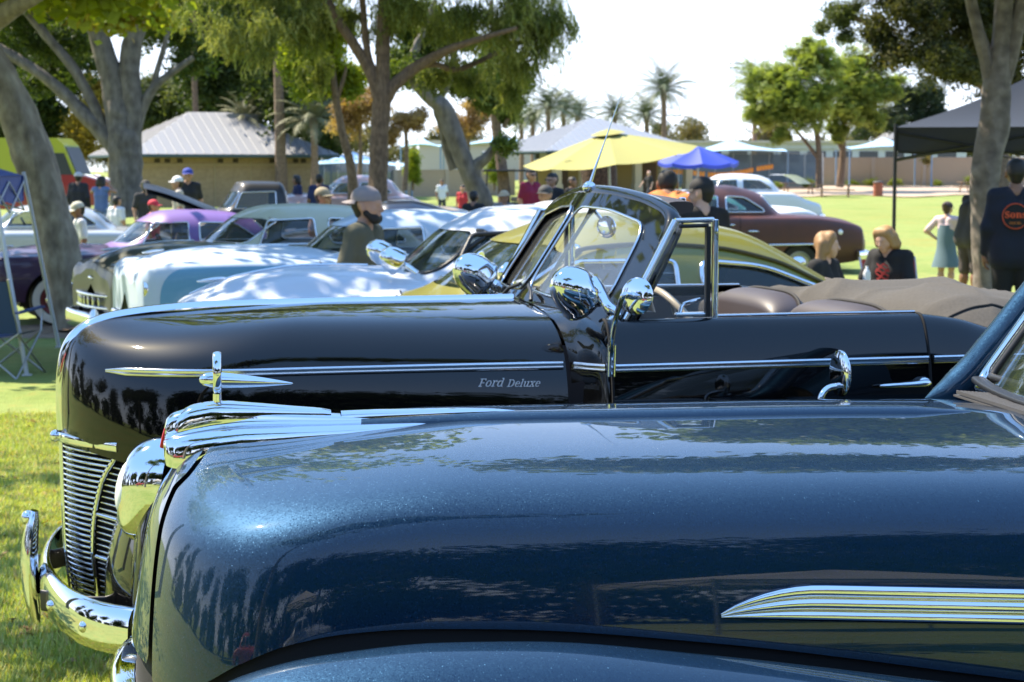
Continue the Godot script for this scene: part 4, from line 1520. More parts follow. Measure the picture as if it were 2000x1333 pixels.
func black_cockpit(car: Node3D) -> void:
	var vinyl := M("brown_leather", 0.048, 0.037, 0.038, 0.5)
	# vent windows
	for sg: float in [1.0, -1.0]:
		var o := Node3D.new()
		put(car, o, "vent_window")
		var w := 0.69 * sg
		var a := Vector3(1.490, 1.242, w)
		var b := Vector3(1.640, 1.512, w * 0.985)
		var c := Vector3(1.752, 1.514, w * 0.985)
		var d := Vector3(1.757, 1.240, w)
		var f := MB.new()
		f.sweep([a, a.lerp(b, 0.5), b], bar_profile(0.018, 0.034), 1.0, false, true, Vector3(0, 0, sg))
		f.sweep([b, b.lerp(c, 0.5), c], bar_profile(0.016, 0.014), 1.0, false, true, Vector3.UP)
		f.box(d.lerp(c, 0.5), Vector3(0.019, 0.277, 0.022), Basis.IDENTITY, 0.005)
		part(o, "frame", f, M("chrome"))
		var r0 := MB.new()
		r0.box(d.lerp(c, 0.5) + Vector3(-0.020, -0.006, 0), Vector3(0.013, 0.25, 0.016))
		part(o, "rubber_seal", r0, M("black_trim"))
		var r := MB.new()
		r.tube([b + Vector3(0.012, -0.016, 0), c + Vector3(-0.015, -0.016, 0)], 0.006, 6)
		part(o, "rubber_seal", r, M("black_trim"))
		var g := MB.new()
		g.quad(a, b, c, d)
		part(o, "pane", g, M("window_clear"))
		var cr := MB.new()
		cr.box(Vector3(1.69, 1.252, w * 0.985), Vector3(0.10, 0.012, 0.02), Basis.IDENTITY, 0.005)
		cr.tube(smooth_path([Vector3(1.665, 1.255, w * 0.95), Vector3(1.675, 1.275, w * 0.94), Vector3(1.70, 1.283, w * 0.93), Vector3(1.73, 1.29, w * 0.93)], 4), 0.006, 6)
		part(o, "vent_catch", cr, M("chrome"))
	var dash := MB.new()
	dash.sweep([Vector3(1.56, 1.19, -0.66), Vector3(1.55, 1.20, 0.0), Vector3(1.56, 1.19, 0.66)], bar_profile(0.16, 0.14), 1.0, false, true, Vector3.UP)
	part(car, "dashboard", dash, M("brown_trim"))
	var sw := MB.new()
	var ring := []
	var sb := Basis(Vector3.BACK, 0.55)
	for k in 32:
		var a := TAU * k / 32
		ring.append(Vector3(1.80, 1.13, 0.36) + sb * Vector3(0, cos(a) * 0.2, sin(a) * 0.2))
	sw.tube(ring, 0.011, 8, true)
	for k in 3:
		var a := TAU * k / 3 + 0.5
		sw.tube([Vector3(1.79, 1.125, 0.36), Vector3(1.80, 1.13, 0.36) + sb * Vector3(0, cos(a) * 0.2, sin(a) * 0.2)], 0.006, 6)
	part(car, "steering_wheel", sw, M("ivory_plastic", 0.35, 0.3, 0.22, 0.35))
	# two seat backs with piping
	for sg: float in [1.0, -1.0]:
		for rowk in 2:
			var sx: float = [2.285, 2.85][rowk]
			var top: float = [1.252, 1.18][rowk]
			var P := []
			for i in 15:
				var t := PI * (i / 14.0)
				var r := PackedVector3Array()
				for j in 33:
					var u := j / 32.0
					var wz := lerpf(-0.30, 0.30, u)
					var prof := pow(1.0 - pow(absf(2.0 * u - 1.0), 4.0), 0.42)
					var hh := 0.80 + (top - 0.80) * lerpf(0.72, 1.0, prof)
					var th := 0.085 * pow(prof, 0.6)
					r.append(Vector3(sx + cos(t) * th * -1.0 + 0.10 * (hh - 1.0), hh - (1.0 - sin(t)) * 0.05 * prof - 0.0, sg * 0.325 + wz))
				P.append(r)
			# faces down the front and back
			var first := PackedVector3Array()
			var last := PackedVector3Array()
			for p in P[0]: first.append(Vector3(p.x - 0.05, 0.6, p.z))
			for p in P[14]: last.append(Vector3(p.x + 0.0, 0.6, p.z))
			P.push_front(first)
			P.push_back(last)
			var m := MB.new()
			m.grid(P)
			var so := part(car, "seat_back", m, vinyl)
			var pp := []
			for p in P[10]: pp.append(p + Vector3(0.004, 0.004, 0))
			var pm2 := MB.new()
			pm2.tube(pp, 0.006, 6)
			part(so, "piping", pm2, M("dark_inside"))
	var cu := MB.new()
	cu.box(Vector3(1.95, 0.78, 0), Vector3(0.46, 0.16, 1.25), Basis.IDENTITY, 0.06)
	part(car, "seat_cushion", cu, vinyl)
	# folded top under its canvas boot
	var fn := FastNoiseLite.new()
	fn.seed = 11
	fn.frequency = 1.7
	fn.fractal_octaves = 1
	var B := []
	for i in 71:
		var u := i / 70.0
		var r := PackedVector3Array()
		for j in 71:
			var v := j / 70.0
			var w := lerpf(0.76, -0.74, v)
			var x0 := lerpf(2.46, 2.05, sst(0.82, 0.98, v))
			var x := lerpf(x0, 3.42, u)
			var crown := key([[0.0, 1.17], [0.06, 1.225], [0.16, 1.252], [0.42, 1.250], [0.7, 1.215], [0.9, 1.16], [1.0, 1.08]], u)
			var side := pow(absf(2.0 * v - 1.0), 4.0)
			var h := crown - 0.10 * side * (0.35 + 0.65 * u) + 0.012 * sin(x * 5.0 + w * 2.4) * (1.0 - side) + 0.03 * fn.get_noise_2d(x * 0.45, w * 0.9) + 0.020 * pow(1.0 - absf(fn.get_noise_2d(x * 0.8 + w * 0.9, w * 0.8 - x * 0.4)), 4.0)
			h += -0.05 * pow(sst(0.8, 1.0, v), 1.0)
			if v < 0.09: h -= 0.10 * (1.0 - v / 0.09) * lerpf(0.35, 1.0, u)
			r.append(Vector3(x, h, w))
		B.append(r)
	var bm := MB.new()
	bm.grid(B)
	var skirt := []
	for rr in [B[0]]:
		var low := PackedVector3Array()
		for p in rr: low.append(p + Vector3(0.05, -0.10, -0.03))
		skirt = [low, rr]
	bm.grid(skirt)
	var hems := []
	for j in [7, 63]:
		var hp := []
		for i in range(3, 66): hp.append(B[i][j] + Vector3(0, 0.003, 0))
		hems.append(hp)
	for hp in hems:
		var hmm := MB.new()
		hmm.tube(hp, 0.0042, 5)
		part(car, "top_seam", hmm, M("canvas_seam", 0.045, 0.040, 0.034, 0.9))
	for i in [8, 16, 24, 32, 40, 48]:
		var sn := MB.new()
		sn.ball(B[i][3] + Vector3(0, 0.0, 0.004), Vector3(0.008, 0.008, 0.006), Basis.IDENTITY, 6, 10)
		part(car, "snap_button", sn, M("steel"))
	part(car, "folded_top", bm, rough_mat("canvas_khaki", [Color(0.050, 0.045, 0.038), Color(0.075, 0.067, 0.057)], 9.0, 0.05, 0.95, 0.03, 3))

# ---------------------------------------------------------------- ground
func make_ground() -> void:
	var ds := [-70.0, -40.0, -20.0, -10.0, -4.0]
	for i in 60: ds.append(lerpf(0.0, 30.0, i / 60.0))
	for i in 31: ds.append(30.0 + 150.0 * i / 30.0)
	ds.append_array([220.0, 300.0, 500.0, 900.0, 1600.0])
	var xs := []
	for i in 81:
		var u := lerpf(-1.0, 1.0, i / 80.0)
		xs.append(signf(u) * (10.0 * absf(u) + 60.0 * pow(absf(u), 3.0) + 900.0 * pow(absf(u), 9.0)))
	var G := []
	for d: float in ds:
		var r := PackedVector3Array()
		for x: float in xs: r.append(Vector3(x, ground_y(x, d), -d))
		G.append(r)
	var m := MB.new()
	m.grid(G)
	var a := noise_image(1024, 0.012, 5, 3)
	var b := noise_image(1024, 0.16, 2, 9)
	var im := Image.create(1024, 1024, false, Image.FORMAT_RGB8)
	var da := a.get_data()
	var db := b.get_data()
	for y in 1024:
		for x in 1024:
			var p := da[y * 1024 + x] / 255.0
			var q := db[y * 1024 + x] / 255.0
			var c := Color(0.17, 0.225, 0.065).lerp(Color(0.34, 0.37, 0.14), q)
			c = c.lerp(Color(0.27, 0.24, 0.085), sst(0.56, 0.8, p) * 0.7)
			c = c * lerpf(0.8, 1.15, p)
			im.set_pixel(x, y, c.linear_to_srgb())
	var gm := M("lawn", 1, 1, 1, 0.95)
	gm.albedo_texture = ImageTexture.create_from_image(im)
	gm.metallic_specular = 0.2
	gm.heightmap_enabled = true
	gm.heightmap_scale = 1.2
	gm.heightmap_texture = ImageTexture.create_from_image(b)
	tri_map(gm, 0.3)
	# broad patches of drier and greener turf
	var pn := noise_image(256, 0.02, 4, 14)
	pn.convert(Image.FORMAT_L8)
	gm.detail_enabled = true
	gm.detail_blend_mode = BaseMaterial3D.BLEND_MODE_MUL
	gm.detail_uv_layer = BaseMaterial3D.DETAIL_UV_2
	gm.detail_albedo = ramp_tex("turf_patches", pn, [Color(0.66, 0.78, 0.58), Color(0.95, 0.98, 0.92), Color(1.0, 0.86, 0.72)])
	gm.uv2_triplanar = true
	gm.uv2_world_triplanar = true
	gm.uv2_scale = Vector3.ONE * 0.045
	structure("ground", m, gm)
	# pale dirt strip in front of the far wall
	var pm := MB.new()
	var Q := []
	for i in 41:
		var px := lerpf(1380.0, 2400.0, i / 40.0)
		var r := PackedVector3Array()
		for k in 5:
			var d := lerpf(118.0 + 3.0 * sin(i * 0.7), 151.0, k / 4.0)
			var p := at(px, 333.0, d)
			r.append(Vector3(p.x, ground_y(p.x, d) + 0.06, p.z))
		Q.append(r)
	pm.grid(Q)
	structure("dirt_path", pm, rough_mat("dirt", [Color(0.30, 0.22, 0.15), Color(0.44, 0.34, 0.25)], 0.3, 0.0, 0.95))
	# bare earth round the leaning tree
	var em := MB.new()
	var E := []
	for i in 5:
		var r := PackedVector3Array()
		for j in 28:
			var a2 := TAU * j / 28
			var rr := 0.2 + (1.1 + 0.3 * sin(a2 * 3.0)) * i / 4.0
			var c := on_ground(170, 24.2)
			var p := c + Vector3(cos(a2) * rr * 1.7, 0, sin(a2) * rr)
			p.y = ground_y(p.x, -p.z) + 0.02 - 0.016 * i / 4.0
			r.append(p)
		E.append(r)
	em.grid(E, false, true)
	structure("bare_earth", em, rough_mat("earth", [Color(0.13, 0.09, 0.06), Color(0.24, 0.17, 0.11)], 0.8, 0.3, 0.95))
	# blades of grass where the lawn is near
	var tm := MB.new()
	var rg := RandomNumberGenerator.new()
	rg.seed = 21
	for k in 9:
		var a3 := rg.randf() * TAU
		var o := Vector3(rg.randfn(0, 0.02), 0, rg.randfn(0, 0.02))
		var h := rg.randf_range(0.022, 0.05)
		var lean := Vector3(cos(a3), 0, sin(a3)) * rg.randf_range(0.008, 0.03)
		var s := Vector3(-sin(a3), 0, cos(a3)) * 0.0026
		tm.quad(o - s, o + s, o + lean * 0.4 + Vector3(0, h * 0.6, 0) + s * 0.8, o + lean * 0.4 + Vector3(0, h * 0.6, 0) - s * 0.8)
		tm.tri(o + lean * 0.4 + Vector3(0, h * 0.6, 0) - s * 0.8, o + lean * 0.4 + Vector3(0, h * 0.6, 0) + s * 0.8, o + lean + Vector3(0, h, 0))
	var tf := []
	var col := []
	for k in 42000:
		var d := 3.6 + 11.5 * pow(rg.randf(), 1.3)
		var x := rg.randf_range(-0.30 * d - 0.4, -0.13 * d + 0.2)
		var sc := rg.randf_range(0.7, 1.35)
		tf.append(Transform3D(Basis(Vector3.UP, rg.randf() * TAU).scaled(Vector3(sc, sc * rg.randf_range(0.7, 1.2), sc)), Vector3(x, ground_y(x, d) - 0.003, -d)))
		var t := rg.randf()
		col.append(Color(0.28, 0.37, 0.08).lerp(Color(0.62, 0.64, 0.22), t) if t < 0.8 else Color(0.50, 0.42, 0.18))
	var lm := MB.new()
	leaf(lm, Vector3.ZERO, Basis.IDENTITY, 0.055, 0.034)
	leaf(lm, Vector3(0.02, 0.004, 0), Basis(Vector3.UP, 0.9), 0.035, 0.022)
	var lf := []
	var lc := []
	for k in 420:
		var d := 3.8 + 11.0 * rg.randf()
		var x := rg.randf_range(-0.30 * d - 0.4, -0.13 * d + 0.2)
		lf.append(Transform3D(Basis(Vector3.UP, rg.randf() * TAU) * Basis(Vector3.RIGHT, rg.randfn(0, 0.3)), Vector3(x, ground_y(x, d) + rg.randf_range(0.02, 0.04), -d)))
		lc.append(Color(0.16, 0.085, 0.03).lerp(Color(0.4, 0.27, 0.1), rg.randf()))
	multi(self, "fallen_leaves", lm.mesh(), leaf_mat("leaf"), lf, lc).set_meta("kind", "stuff")
	var g := multi(self, "grass", tm.mesh(), leaf_mat("grass_blade", 0.9), tf, col)
	g.set_meta("kind", "stuff")

func leaf_mat(called: String, back := 1.0) -> StandardMaterial3D:
	if mats.has(called): return mats[called]
	var m := M(called, 1, 1, 1, 0.5)
	m.vertex_color_use_as_albedo = true
	m.backlight_enabled = true
	m.backlight = Color(back, back, back * 0.6)
	m.metallic_specular = 0.35
	m.cull_mode = BaseMaterial3D.CULL_DISABLED
	return m

func multi(parent: Node, called: String, mesh: Mesh, material: Material, tf: Array, col: Array) -> MultiMeshInstance3D:
	var mm := MultiMesh.new()
	mm.transform_format = MultiMesh.TRANSFORM_3D
	mm.use_colors = true
	mm.mesh = mesh
	mm.instance_count = tf.size()
	for i in tf.size():
		mm.set_instance_transform(i, tf[i])
		mm.set_instance_color(i, col[i])
	var o := MultiMeshInstance3D.new()
	o.multimesh = mm
	o.material_override = material
	put(parent, o, called)
	return o

# ---------------------------------------------------------------- trees
var clumps := {}

func clump(kind: String) -> Mesh:
	if clumps.has(kind): return clumps[kind]
	var m := MB.new()
	var r := RandomNumberGenerator.new()
	r.seed = kind.hash()
	if kind == "broad":   # loose bunch of oval leaves
		for k in 16:
			var d := Vector3(r.randfn(), r.randfn(), r.randfn()).normalized()
			leaf(m, d * r.randf_range(0.05, 0.3), Basis(Vector3(r.randfn(), r.randfn(), r.randfn()).normalized(), r.randf() * TAU), 0.13, 0.065)
	elif kind == "big":   # hand-sized lobed leaves
		for k in 10:
			var d := Vector3(r.randfn(), r.randfn() * 0.7, r.randfn()).normalized()
			leaf(m, d * r.randf_range(0.1, 0.4), Basis(Vector3(r.randfn(), r.randfn(), r.randfn()).normalized(), r.randf() * TAU), 0.2, 0.16)
	elif kind == "strand":   # hanging spray of narrow leaflets
		for k in 26:
			var t := k / 26.0
			var o := Vector3(0.08 * sin(t * 5.0), -0.5 * t, 0.07 * cos(t * 4.0))
			var sd := 1.0 if k % 2 == 0 else -1.0
			leaf(m, o, Basis(Vector3.UP, r.randf() * TAU) * Basis(Vector3.BACK, sd * 0.9 - 0.4), 0.13, 0.034)
	else:   # "fern": flat feathery spray
		for k in 22:
			var t := k / 22.0
			var sd := 1.0 if k % 2 == 0 else -1.0
			leaf(m, Vector3(0.5 * t - 0.25, -0.12 * t * t, 0), Basis(Vector3.UP, sd * 1.2 + r.randfn(0, 0.2)) * Basis(Vector3.BACK, r.randfn(-0.2, 0.3)), 0.2 * (1.0 - 0.5 * t), 0.05)
	clumps[kind] = m.mesh()
	return clumps[kind]

func leaf(m: MB, o: Vector3, b: Basis, l: float, w: float) -> void:
	var p := [o, o + b * Vector3(l * 0.5, 0.1 * w, w * 0.5), o + b * Vector3(l, 0, 0), o + b * Vector3(l * 0.5, 0.1 * w, -w * 0.5)]
	m.tri(p[0], p[1], p[2])
	m.tri(p[0], p[2], p[3])

# leaves in blobs [centre, radii, share]; colours run dark to light at random
func crown(parent: Node, kind: String, blobs: Array, count: int, size: float, cols: Array, sd: int, hollow := 0.35, called := "crown") -> void:
	var r := RandomNumberGenerator.new()
	r.seed = sd
	var total := 0.0
	for b in blobs: total += b[1].x * b[1].y + b[1].y * b[1].z + b[1].x * b[1].z
	var tf := []
	var col := []
	for b in blobs:
		var n := int(2.4 * count * (b[1].x * b[1].y + b[1].y * b[1].z + b[1].x * b[1].z) / total)
		# a few sub-lumps make the outline uneven
		var lumps := []
		for k in maxi(8, n / 60):
			var d := Vector3(r.randfn(), r.randfn(), r.randfn()).normalized()
			lumps.append([d * r.randf_range(hollow, 1.0), r.randf_range(0.2, 0.42), r.randf()])
		for k in n:
			var l = lumps[r.randi() % lumps.size()]
			var p: Vector3 = l[0] + Vector3(r.randfn(), r.randfn(), r.randfn()) * l[1] * 0.62
			var sc := size * r.randf_range(0.7, 1.35)
			var bs := Basis(Vector3.UP, r.randf() * TAU)
			if kind == "broad" or kind == "big": bs = bs * Basis(Vector3.RIGHT, r.randf() * TAU)
			elif kind == "fern": bs = bs * Basis(Vector3.BACK, r.randfn(-0.25, 0.3))
			else: bs = bs * Basis(Vector3.BACK, r.randfn(0.0, 0.45))
			tf.append(Transform3D(bs.scaled(Vector3.ONE * sc), b[0] + p * b[1]))
			var t := clampf(0.6 * l[2] + 0.4 * r.randf(), 0.0, 0.999) * (cols.size() - 1)
			col.append((cols[int(t)] as Color).lerp(cols[int(t) + 1], t - int(t)))
	multi(parent, called, clump(kind), leaf_mat("leaf"), tf, col).set_meta("kind", "stuff")

# limbs: [[px, py, width in px, depth offset], ...] seen at the tree's depth
func limb_path(base: Vector3, depth: float, pts: Array) -> Array:
	var path := []
	var rad := []
	for q in pts:
		var dz: float = q[3] if q.size() > 3 else 0.0
		path.append(at(q[0], q[1], depth + dz) - base)
		rad.append(q[2] * 0.5 * (depth + dz) / FOCAL)
	var sp := smooth_path(path, 9)
	var sr := []
	for i in sp.size():
		var t := float(i) / 9.0
		var a := mini(int(t), rad.size() - 1)
		var b := mini(a + 1, rad.size() - 1)
		sr.append(lerpf(rad[a], rad[b], t - a))
	return [sp, sr]

func trunk(tree: Node3D, depth: float, limbs: Array, bark: Material, knobby := 0.06) -> void:
	var f := FastNoiseLite.new()
	f.seed = 4
	f.frequency = 1.2
	for k in limbs.size():
		var lp := limb_path(tree.position, depth, limbs[k])
		var m := MB.new()
		var P := []
		var path: Array = lp[0]
		var side := Vector3.ZERO
		var rows := 24
		for i in path.size():
			var t: Vector3 = (path[mini(i + 1, path.size() - 1)] - path[maxi(i - 1, 0)]).normalized()
			side = (Vector3.BACK - t * t.z).normalized()
			var w := side.cross(t)
			var row := PackedVector3Array()
			for j in rows:
				var a := TAU * j / rows
				var d := side * cos(a) + w * sin(a)
				var rr: float = lp[1][i] * (1.0 + knobby * 3.0 * f.get_noise_3dv(path[i] + d * 0.6 + Vector3(k * 7, 0, 0)) + knobby * 1.3 * f.get_noise_3dv((path[i] + d * 0.4) * Vector3(5.0, 1.6, 5.0)) + knobby * 0.7 * sin(a * 7.0 + i * 0.35))
				row.append(path[i] + d * rr)
			P.append(row)
		m.grid(P, false, true)
		part(tree, "trunk" if k == 0 else "limb", m, bark)

func make_tree(called: String, label: String, px: float, depth: float, limbs: Array, bark: Material, group := "trees in the park", category := "tree") -> Node3D:
	var t := thing(called, label, category, on_ground(px, depth), 0.0, group)
	if limbs.size(): trunk(t, depth, limbs, bark)
	return t

func blob(t: Node3D, px: float, py: float, depth: float, rx: float, ry: float, rz: float) -> Array:
	return [at(px, py, depth) - t.position, Vector3(rx, ry, rz)]

func make_trees() -> void:
	var grey := rough_mat("bark_grey", [Color(0.06, 0.05, 0.042), Color(0.135, 0.118, 0.102), Color(0.22, 0.195, 0.17)], 0.9, 1.0, 0.9, 0.02, 5, Vector3(1, 0.5, 1))
	var pale := rough_mat("bark_pale", [Color(0.09, 0.072, 0.055), Color(0.25, 0.21, 0.155), Color(0.44, 0.40, 0.31)], 0.9, 1.0, 0.9, 0.022, 5, Vector3(1, 0.5, 1))
	var brown := rough_mat("bark_brown", [Color(0.06, 0.042, 0.028), Color(0.15, 0.10, 0.065), Color(0.24, 0.17, 0.11)], 1.6, 1.2, 0.95, 0.03, 5, Vector3(1, 0.4, 1))
	var dark := [Color(0.016, 0.028, 0.009), Color(0.042, 0.066, 0.018), Color(0.085, 0.12, 0.034)]
	var mid := [Color(0.045, 0.075, 0.016), Color(0.105, 0.15, 0.034), Color(0.20, 0.24, 0.07)]
	var bright := [Color(0.13, 0.19, 0.02), Color(0.27, 0.33, 0.035), Color(0.44, 0.46, 0.06)]
	var gold := [Color(0.16, 0.11, 0.015), Color(0.30, 0.22, 0.03), Color(0.42, 0.33, 0.06)]
	var rust := [Color(0.20, 0.12, 0.06), Color(0.34, 0.22, 0.11), Color(0.46, 0.34, 0.19)]
	var dusty := [Color(0.05, 0.07, 0.025), Color(0.11, 0.14, 0.05), Color(0.19, 0.21, 0.09)]
	# leaning tree at the left edge
	var t := make_tree("leaning_tree", "pale mottled tree trunk leaning left beside the purple car", 150, 24.2, [[[152, 632, 92], [136, 580, 78], [104, 440, 74], [62, 300, 76], [20, 190, 66], [-40, 90, 60], [-130, -60, 52, 0.5], [-200, -220, 40, 1.0], [-230, -400, 26, 1.5]], [[-45, 85, 46], [-10, 40, 40, -0.5], [70, -10, 30, -1.2], [170, -80, 22, -2.0], [260, -180, 14, -3.0]]], pale)
	crown(t, "big", [blob(t, -150, -330, 24, 3.2, 1.3, 3.0), blob(t, 200, -330, 20, 2.6, 0.9, 2.6), blob(t, -420, -200, 24, 2.2, 1.5, 2.4), blob(t, 120, -40, 25, 1.3, 0.42, 1.6)], 2100, 1.0, bright.slice(0, 2) + gold.slice(1, 2), 31, 0.2)
	crown(t, "big", [[Vector3(-4.9, 6.6, -14.6) - t.position, Vector3(2.4, 0.8, 2.0)], [Vector3(-3.4, 6.9, -17.5) - t.position, Vector3(2.0, 0.7, 1.6)]], 95, 0.85, bright.slice(0, 2), 35, 0.1, "low_branches")
	# big grey tree with spreading limbs
	t = make_tree("spreading_tree", "large grey smooth-barked tree with wide forking limbs before the pale-roofed hut", 252, 52, [[[252, 425, 66], [248, 380, 60], [246, 320, 62], [240, 262, 66], [226, 190, 50], [206, 110, 42], [184, 40, 38], [170, -40, 34], [150, -160, 26]], [[250, 300, 44], [256, 220, 46], [252, 140, 44], [262, 70, 36], [300, 0, 34], [350, -90, 26]], [[236, 300, 40], [196, 255, 34], [150, 210, 26], [100, 160, 22], [40, 120, 20], [-40, 70, 16]], [[200, 250, 24], [175, 190, 20], [140, 130, 20], [90, 70, 18], [40, 10, 14], [-10, -60, 10]], [[262, 262, 26], [276, 214, 22], [300, 172, 18], [335, 142, 14], [378, 112, 10]], [[298, 176, 14], [306, 140, 12], [318, 100, 10], [330, 50, 8]]], grey)
	crown(t, "broad", [blob(t, 90, 130, 56, 1.7, 1.3, 1.6), blob(t, 30, 60, 54, 1.6, 0.9, 1.6), blob(t, 160, -30, 52, 3.2, 0.9, 2.4), blob(t, 330, 20, 54, 1.6, 0.8, 1.6), blob(t, 60, -160, 52, 4.2, 1.6, 4.0), blob(t, 300, -200, 52, 3.6, 1.6, 3.6), blob(t, 370, 110, 54, 0.7, 0.8, 0.8), blob(t, 20, 200, 58, 0.9, 0.6, 1.0)], 1700, 1.25, dark + mid.slice(0, 3), 32, 0.3)
	crown(t, "big", [blob(t, 240, 25, 48, 1.3, 0.42, 1.0), blob(t, 190, -10, 48, 1.2, 0.5, 1.0)], 170, 0.9, gold.slice(0, 2) + bright.slice(1, 3), 33, 0.1, "leaf_spray")
	# dark conifers behind
	for q in [[382, 100, 100, 12, "slender dark trunk left of the paired conifers behind the hut"], [546, 92, 55, 20, "tall straight dark trunk at the hut's right corner"]]:
		t = make_tree("pine_tree", q[4], q[0], q[1], [[[q[0] + 4, 385, q[3] * 1.2], [q[0], 240, q[3]], [q[0] - 4, 100, q[3] * 0.85], [q[0] - 6, -40, q[3] * 0.6], [q[0] - 8, -200, q[3] * 0.3]]], brown)
		crown(t, "broad", [blob(t, q[0] + 40, 150, q[1] + 4, 2.2, 2.6, 2.5), blob(t, q[0] - 20, 40, q[1] + 3, 2.6, 3.0, 2.6), blob(t, q[0] + 20, -120, q[1], 2.6, 3.4, 2.6)], 1200, 2.0, dark, 34 + int(q[0]), 0.3)
	t = make_tree("evergreen_tree", "broad almost black evergreen crown filling the gap between hut and pepper tree", 500, 118, [[[500, 372, 30], [500, 200, 24], [495, 40, 16]]], brown)
	crown(t, "broad", [blob(t, 470, 190, 118, 3.0, 2.6, 2.5), blob(t, 560, 180, 118, 2.8, 3.0, 2.5), blob(t, 640, 190, 120, 2.0, 2.6, 2.2), blob(t, 500, 90, 118, 4.5, 2.6, 3.0), blob(t, 640, 262, 120, 1.6, 1.4, 1.6), blob(t, 430, 255, 119, 1.5, 1.2, 1.6)], 2600, 2.3, dark, 36, 0.25)
	t = make_tree("evergreen_tree", "dark evergreen filling the far left behind the fire engine", 60, 112, [[[60, 372, 30], [60, 200, 24], [55, 40, 16]]], brown)
	crown(t, "broad", [blob(t, 60, 210, 112, 2.6, 2.4, 2.5), blob(t, -40, 170, 112, 2.6, 3.2, 2.5), blob(t, 120, 130, 114, 2.4, 2.0, 2.2), blob(t, 40, 60, 112, 4.5, 2.6, 3.0)], 1800, 2.2, dark, 37, 0.3)
	t = make_tree("yellowing_tree", "yellowing tree between the fire engine and the hut roof", 160, 108, [[[160, 360, 14], [162, 260, 10], [165, 190, 6]]], brown)
	crown(t, "broad", [blob(t, 165, 235, 108, 1.6, 1.5, 1.4), blob(t, 150, 280, 108, 1.2, 0.9, 1.2), blob(t, 190, 190, 109, 1.0, 1.2, 1.0)], 800, 1.3, gold, 38, 0.2)
	t = make_tree("olive_green_tree", "soft olive-green tree standing right behind the hut roof", 330, 128, [[[330, 365, 14], [330, 240, 10], [330, 160, 6]]], brown)
	crown(t, "broad", [blob(t, 280, 180, 128, 1.6, 1.9, 1.5), blob(t, 350, 190, 128, 2.0, 1.6, 1.8), blob(t, 320, 230, 128, 3.0, 1.2, 1.5)], 900, 1.6, dusty, 39, 0.2)
	# the pepper tree in the middle
	t = make_tree("pepper_tree", "large weeping pepper tree with a straight brown trunk and forked limbs", 738, 37, [[[732, 412, 46], [738, 370, 36], [740, 290, 34], [745, 200, 36], [747, 140, 28], [748, 70, 26], [750, 0, 24], [752, -120, 16]], [[742, 205, 24], [722, 140, 22], [690, 85, 20], [660, 40, 18], [638, 0, 16], [600, -70, 11, 0.8]], [[742, 150, 14], [722, 120, 14], [712, 60, 13], [708, 0, 12], [700, -80, 8, -0.7]], [[750, 196, 26], [772, 165, 24], [815, 130, 22], [870, 100, 16, -0.4], [930, 78, 12, -0.8], [1010, 55, 8, -1.2]], [[815, 130, 14], [850, 126, 12], [890, 136, 11, 0.4], [940, 118, 10, 0.7], [985, 95, 8, 1.0], [1040, 75, 6, 1.2]]], brown)
	crown(t, "strand", [blob(t, 470, 45, 36, 0.95, 0.62, 1.0), blob(t, 560, 20, 37, 1.0, 0.6, 1.2), blob(t, 640, 35, 38, 0.8, 0.5, 1.0), blob(t, 800, 20, 37, 1.2, 0.5, 1.2), blob(t, 930, 30, 37, 1.2, 0.62, 1.3), blob(t, 1040, 40, 36.5, 0.85, 0.8, 1.0), blob(t, 1090, 20, 36.5, 0.42, 0.75, 0.6), blob(t, 1000, 150, 37.5, 0.62, 0.72, 0.7), blob(t, 1040, 110, 37, 0.4, 0.6, 0.6), blob(t, 880, 130, 38, 0.9, 0.42, 0.8), blob(t, 620, 130, 38.5, 0.35, 0.5, 0.5), blob(t, 700, -150, 37, 3.4, 1.5, 3.0), blob(t, 980, -150, 37, 2.0, 1.4, 2.2), blob(t, 480, -120, 37, 1.6, 1.2, 2.0), blob(t, 720, -330, 37, 2.6, 1.1, 2.6)], 5200, 0.62, [Color(0.06, 0.085, 0.022), Color(0.15, 0.19, 0.05), Color(0.29, 0.32, 0.10), Color(0.46, 0.46, 0.20)], 40, 0.15)
	# thin leaning trunks under yellow-green leaves
	t = make_tree("slim_tree", "slim dark trunk leaning left under bright yellow-green leaves", 690, 47, [[[690, 405, 22], [686, 330, 17], [666, 250, 15], [656, 190, 14], [648, 120, 11], [644, 60, 7], [640, 0, 4]], [[658, 195, 8], [672, 150, 7], [676, 130, 5]]], brown)
	crown(t, "broad", [blob(t, 610, 110, 47, 0.62, 0.75, 0.7), blob(t, 600, 170, 47, 0.4, 0.35, 0.5), blob(t, 680, 150, 47.5, 0.5, 0.4, 0.5), blob(t, 640, 50, 47, 0.8, 0.5, 0.7), blob(t, 585, 60, 47, 0.5, 0.5, 0.5)], 900, 0.85, bright, 41, 0.2)
	# grey leaning double trunk
	t = make_tree("leaning_grey_tree", "grey smooth trunk leaning left with a short upright fork", 938, 44, [[[945, 418, 48], [932, 370, 40], [912, 330, 34], [886, 262, 36], [868, 215, 34], [836, 185, 30], [806, 150, 22], [812, 95, 18], [828, 60, 12], [850, 0, 8]], [[926, 350, 30], [930, 326, 24], [950, 308, 20], [975, 278, 15], [990, 268, 10]], [[888, 330, 24, 0.4], [872, 280, 20, 0.4], [862, 240, 18, 0.3], [854, 205, 15, 0.2], [880, 150, 12, 0.4], [885, 90, 8, 0.5]]], grey)
	crown(t, "broad", [blob(t, 820, 140, 44.5, 0.75, 0.5, 0.7), blob(t, 900, 170, 45, 0.55, 0.4, 0.6), blob(t, 960, 190, 45, 0.6, 0.5, 0.6), blob(t, 985, 285, 44, 0.22, 0.18, 0.25), blob(t, 840, 60, 45, 1.0, 0.6, 1.0)], 1100, 0.8, mid, 42, 0.2)
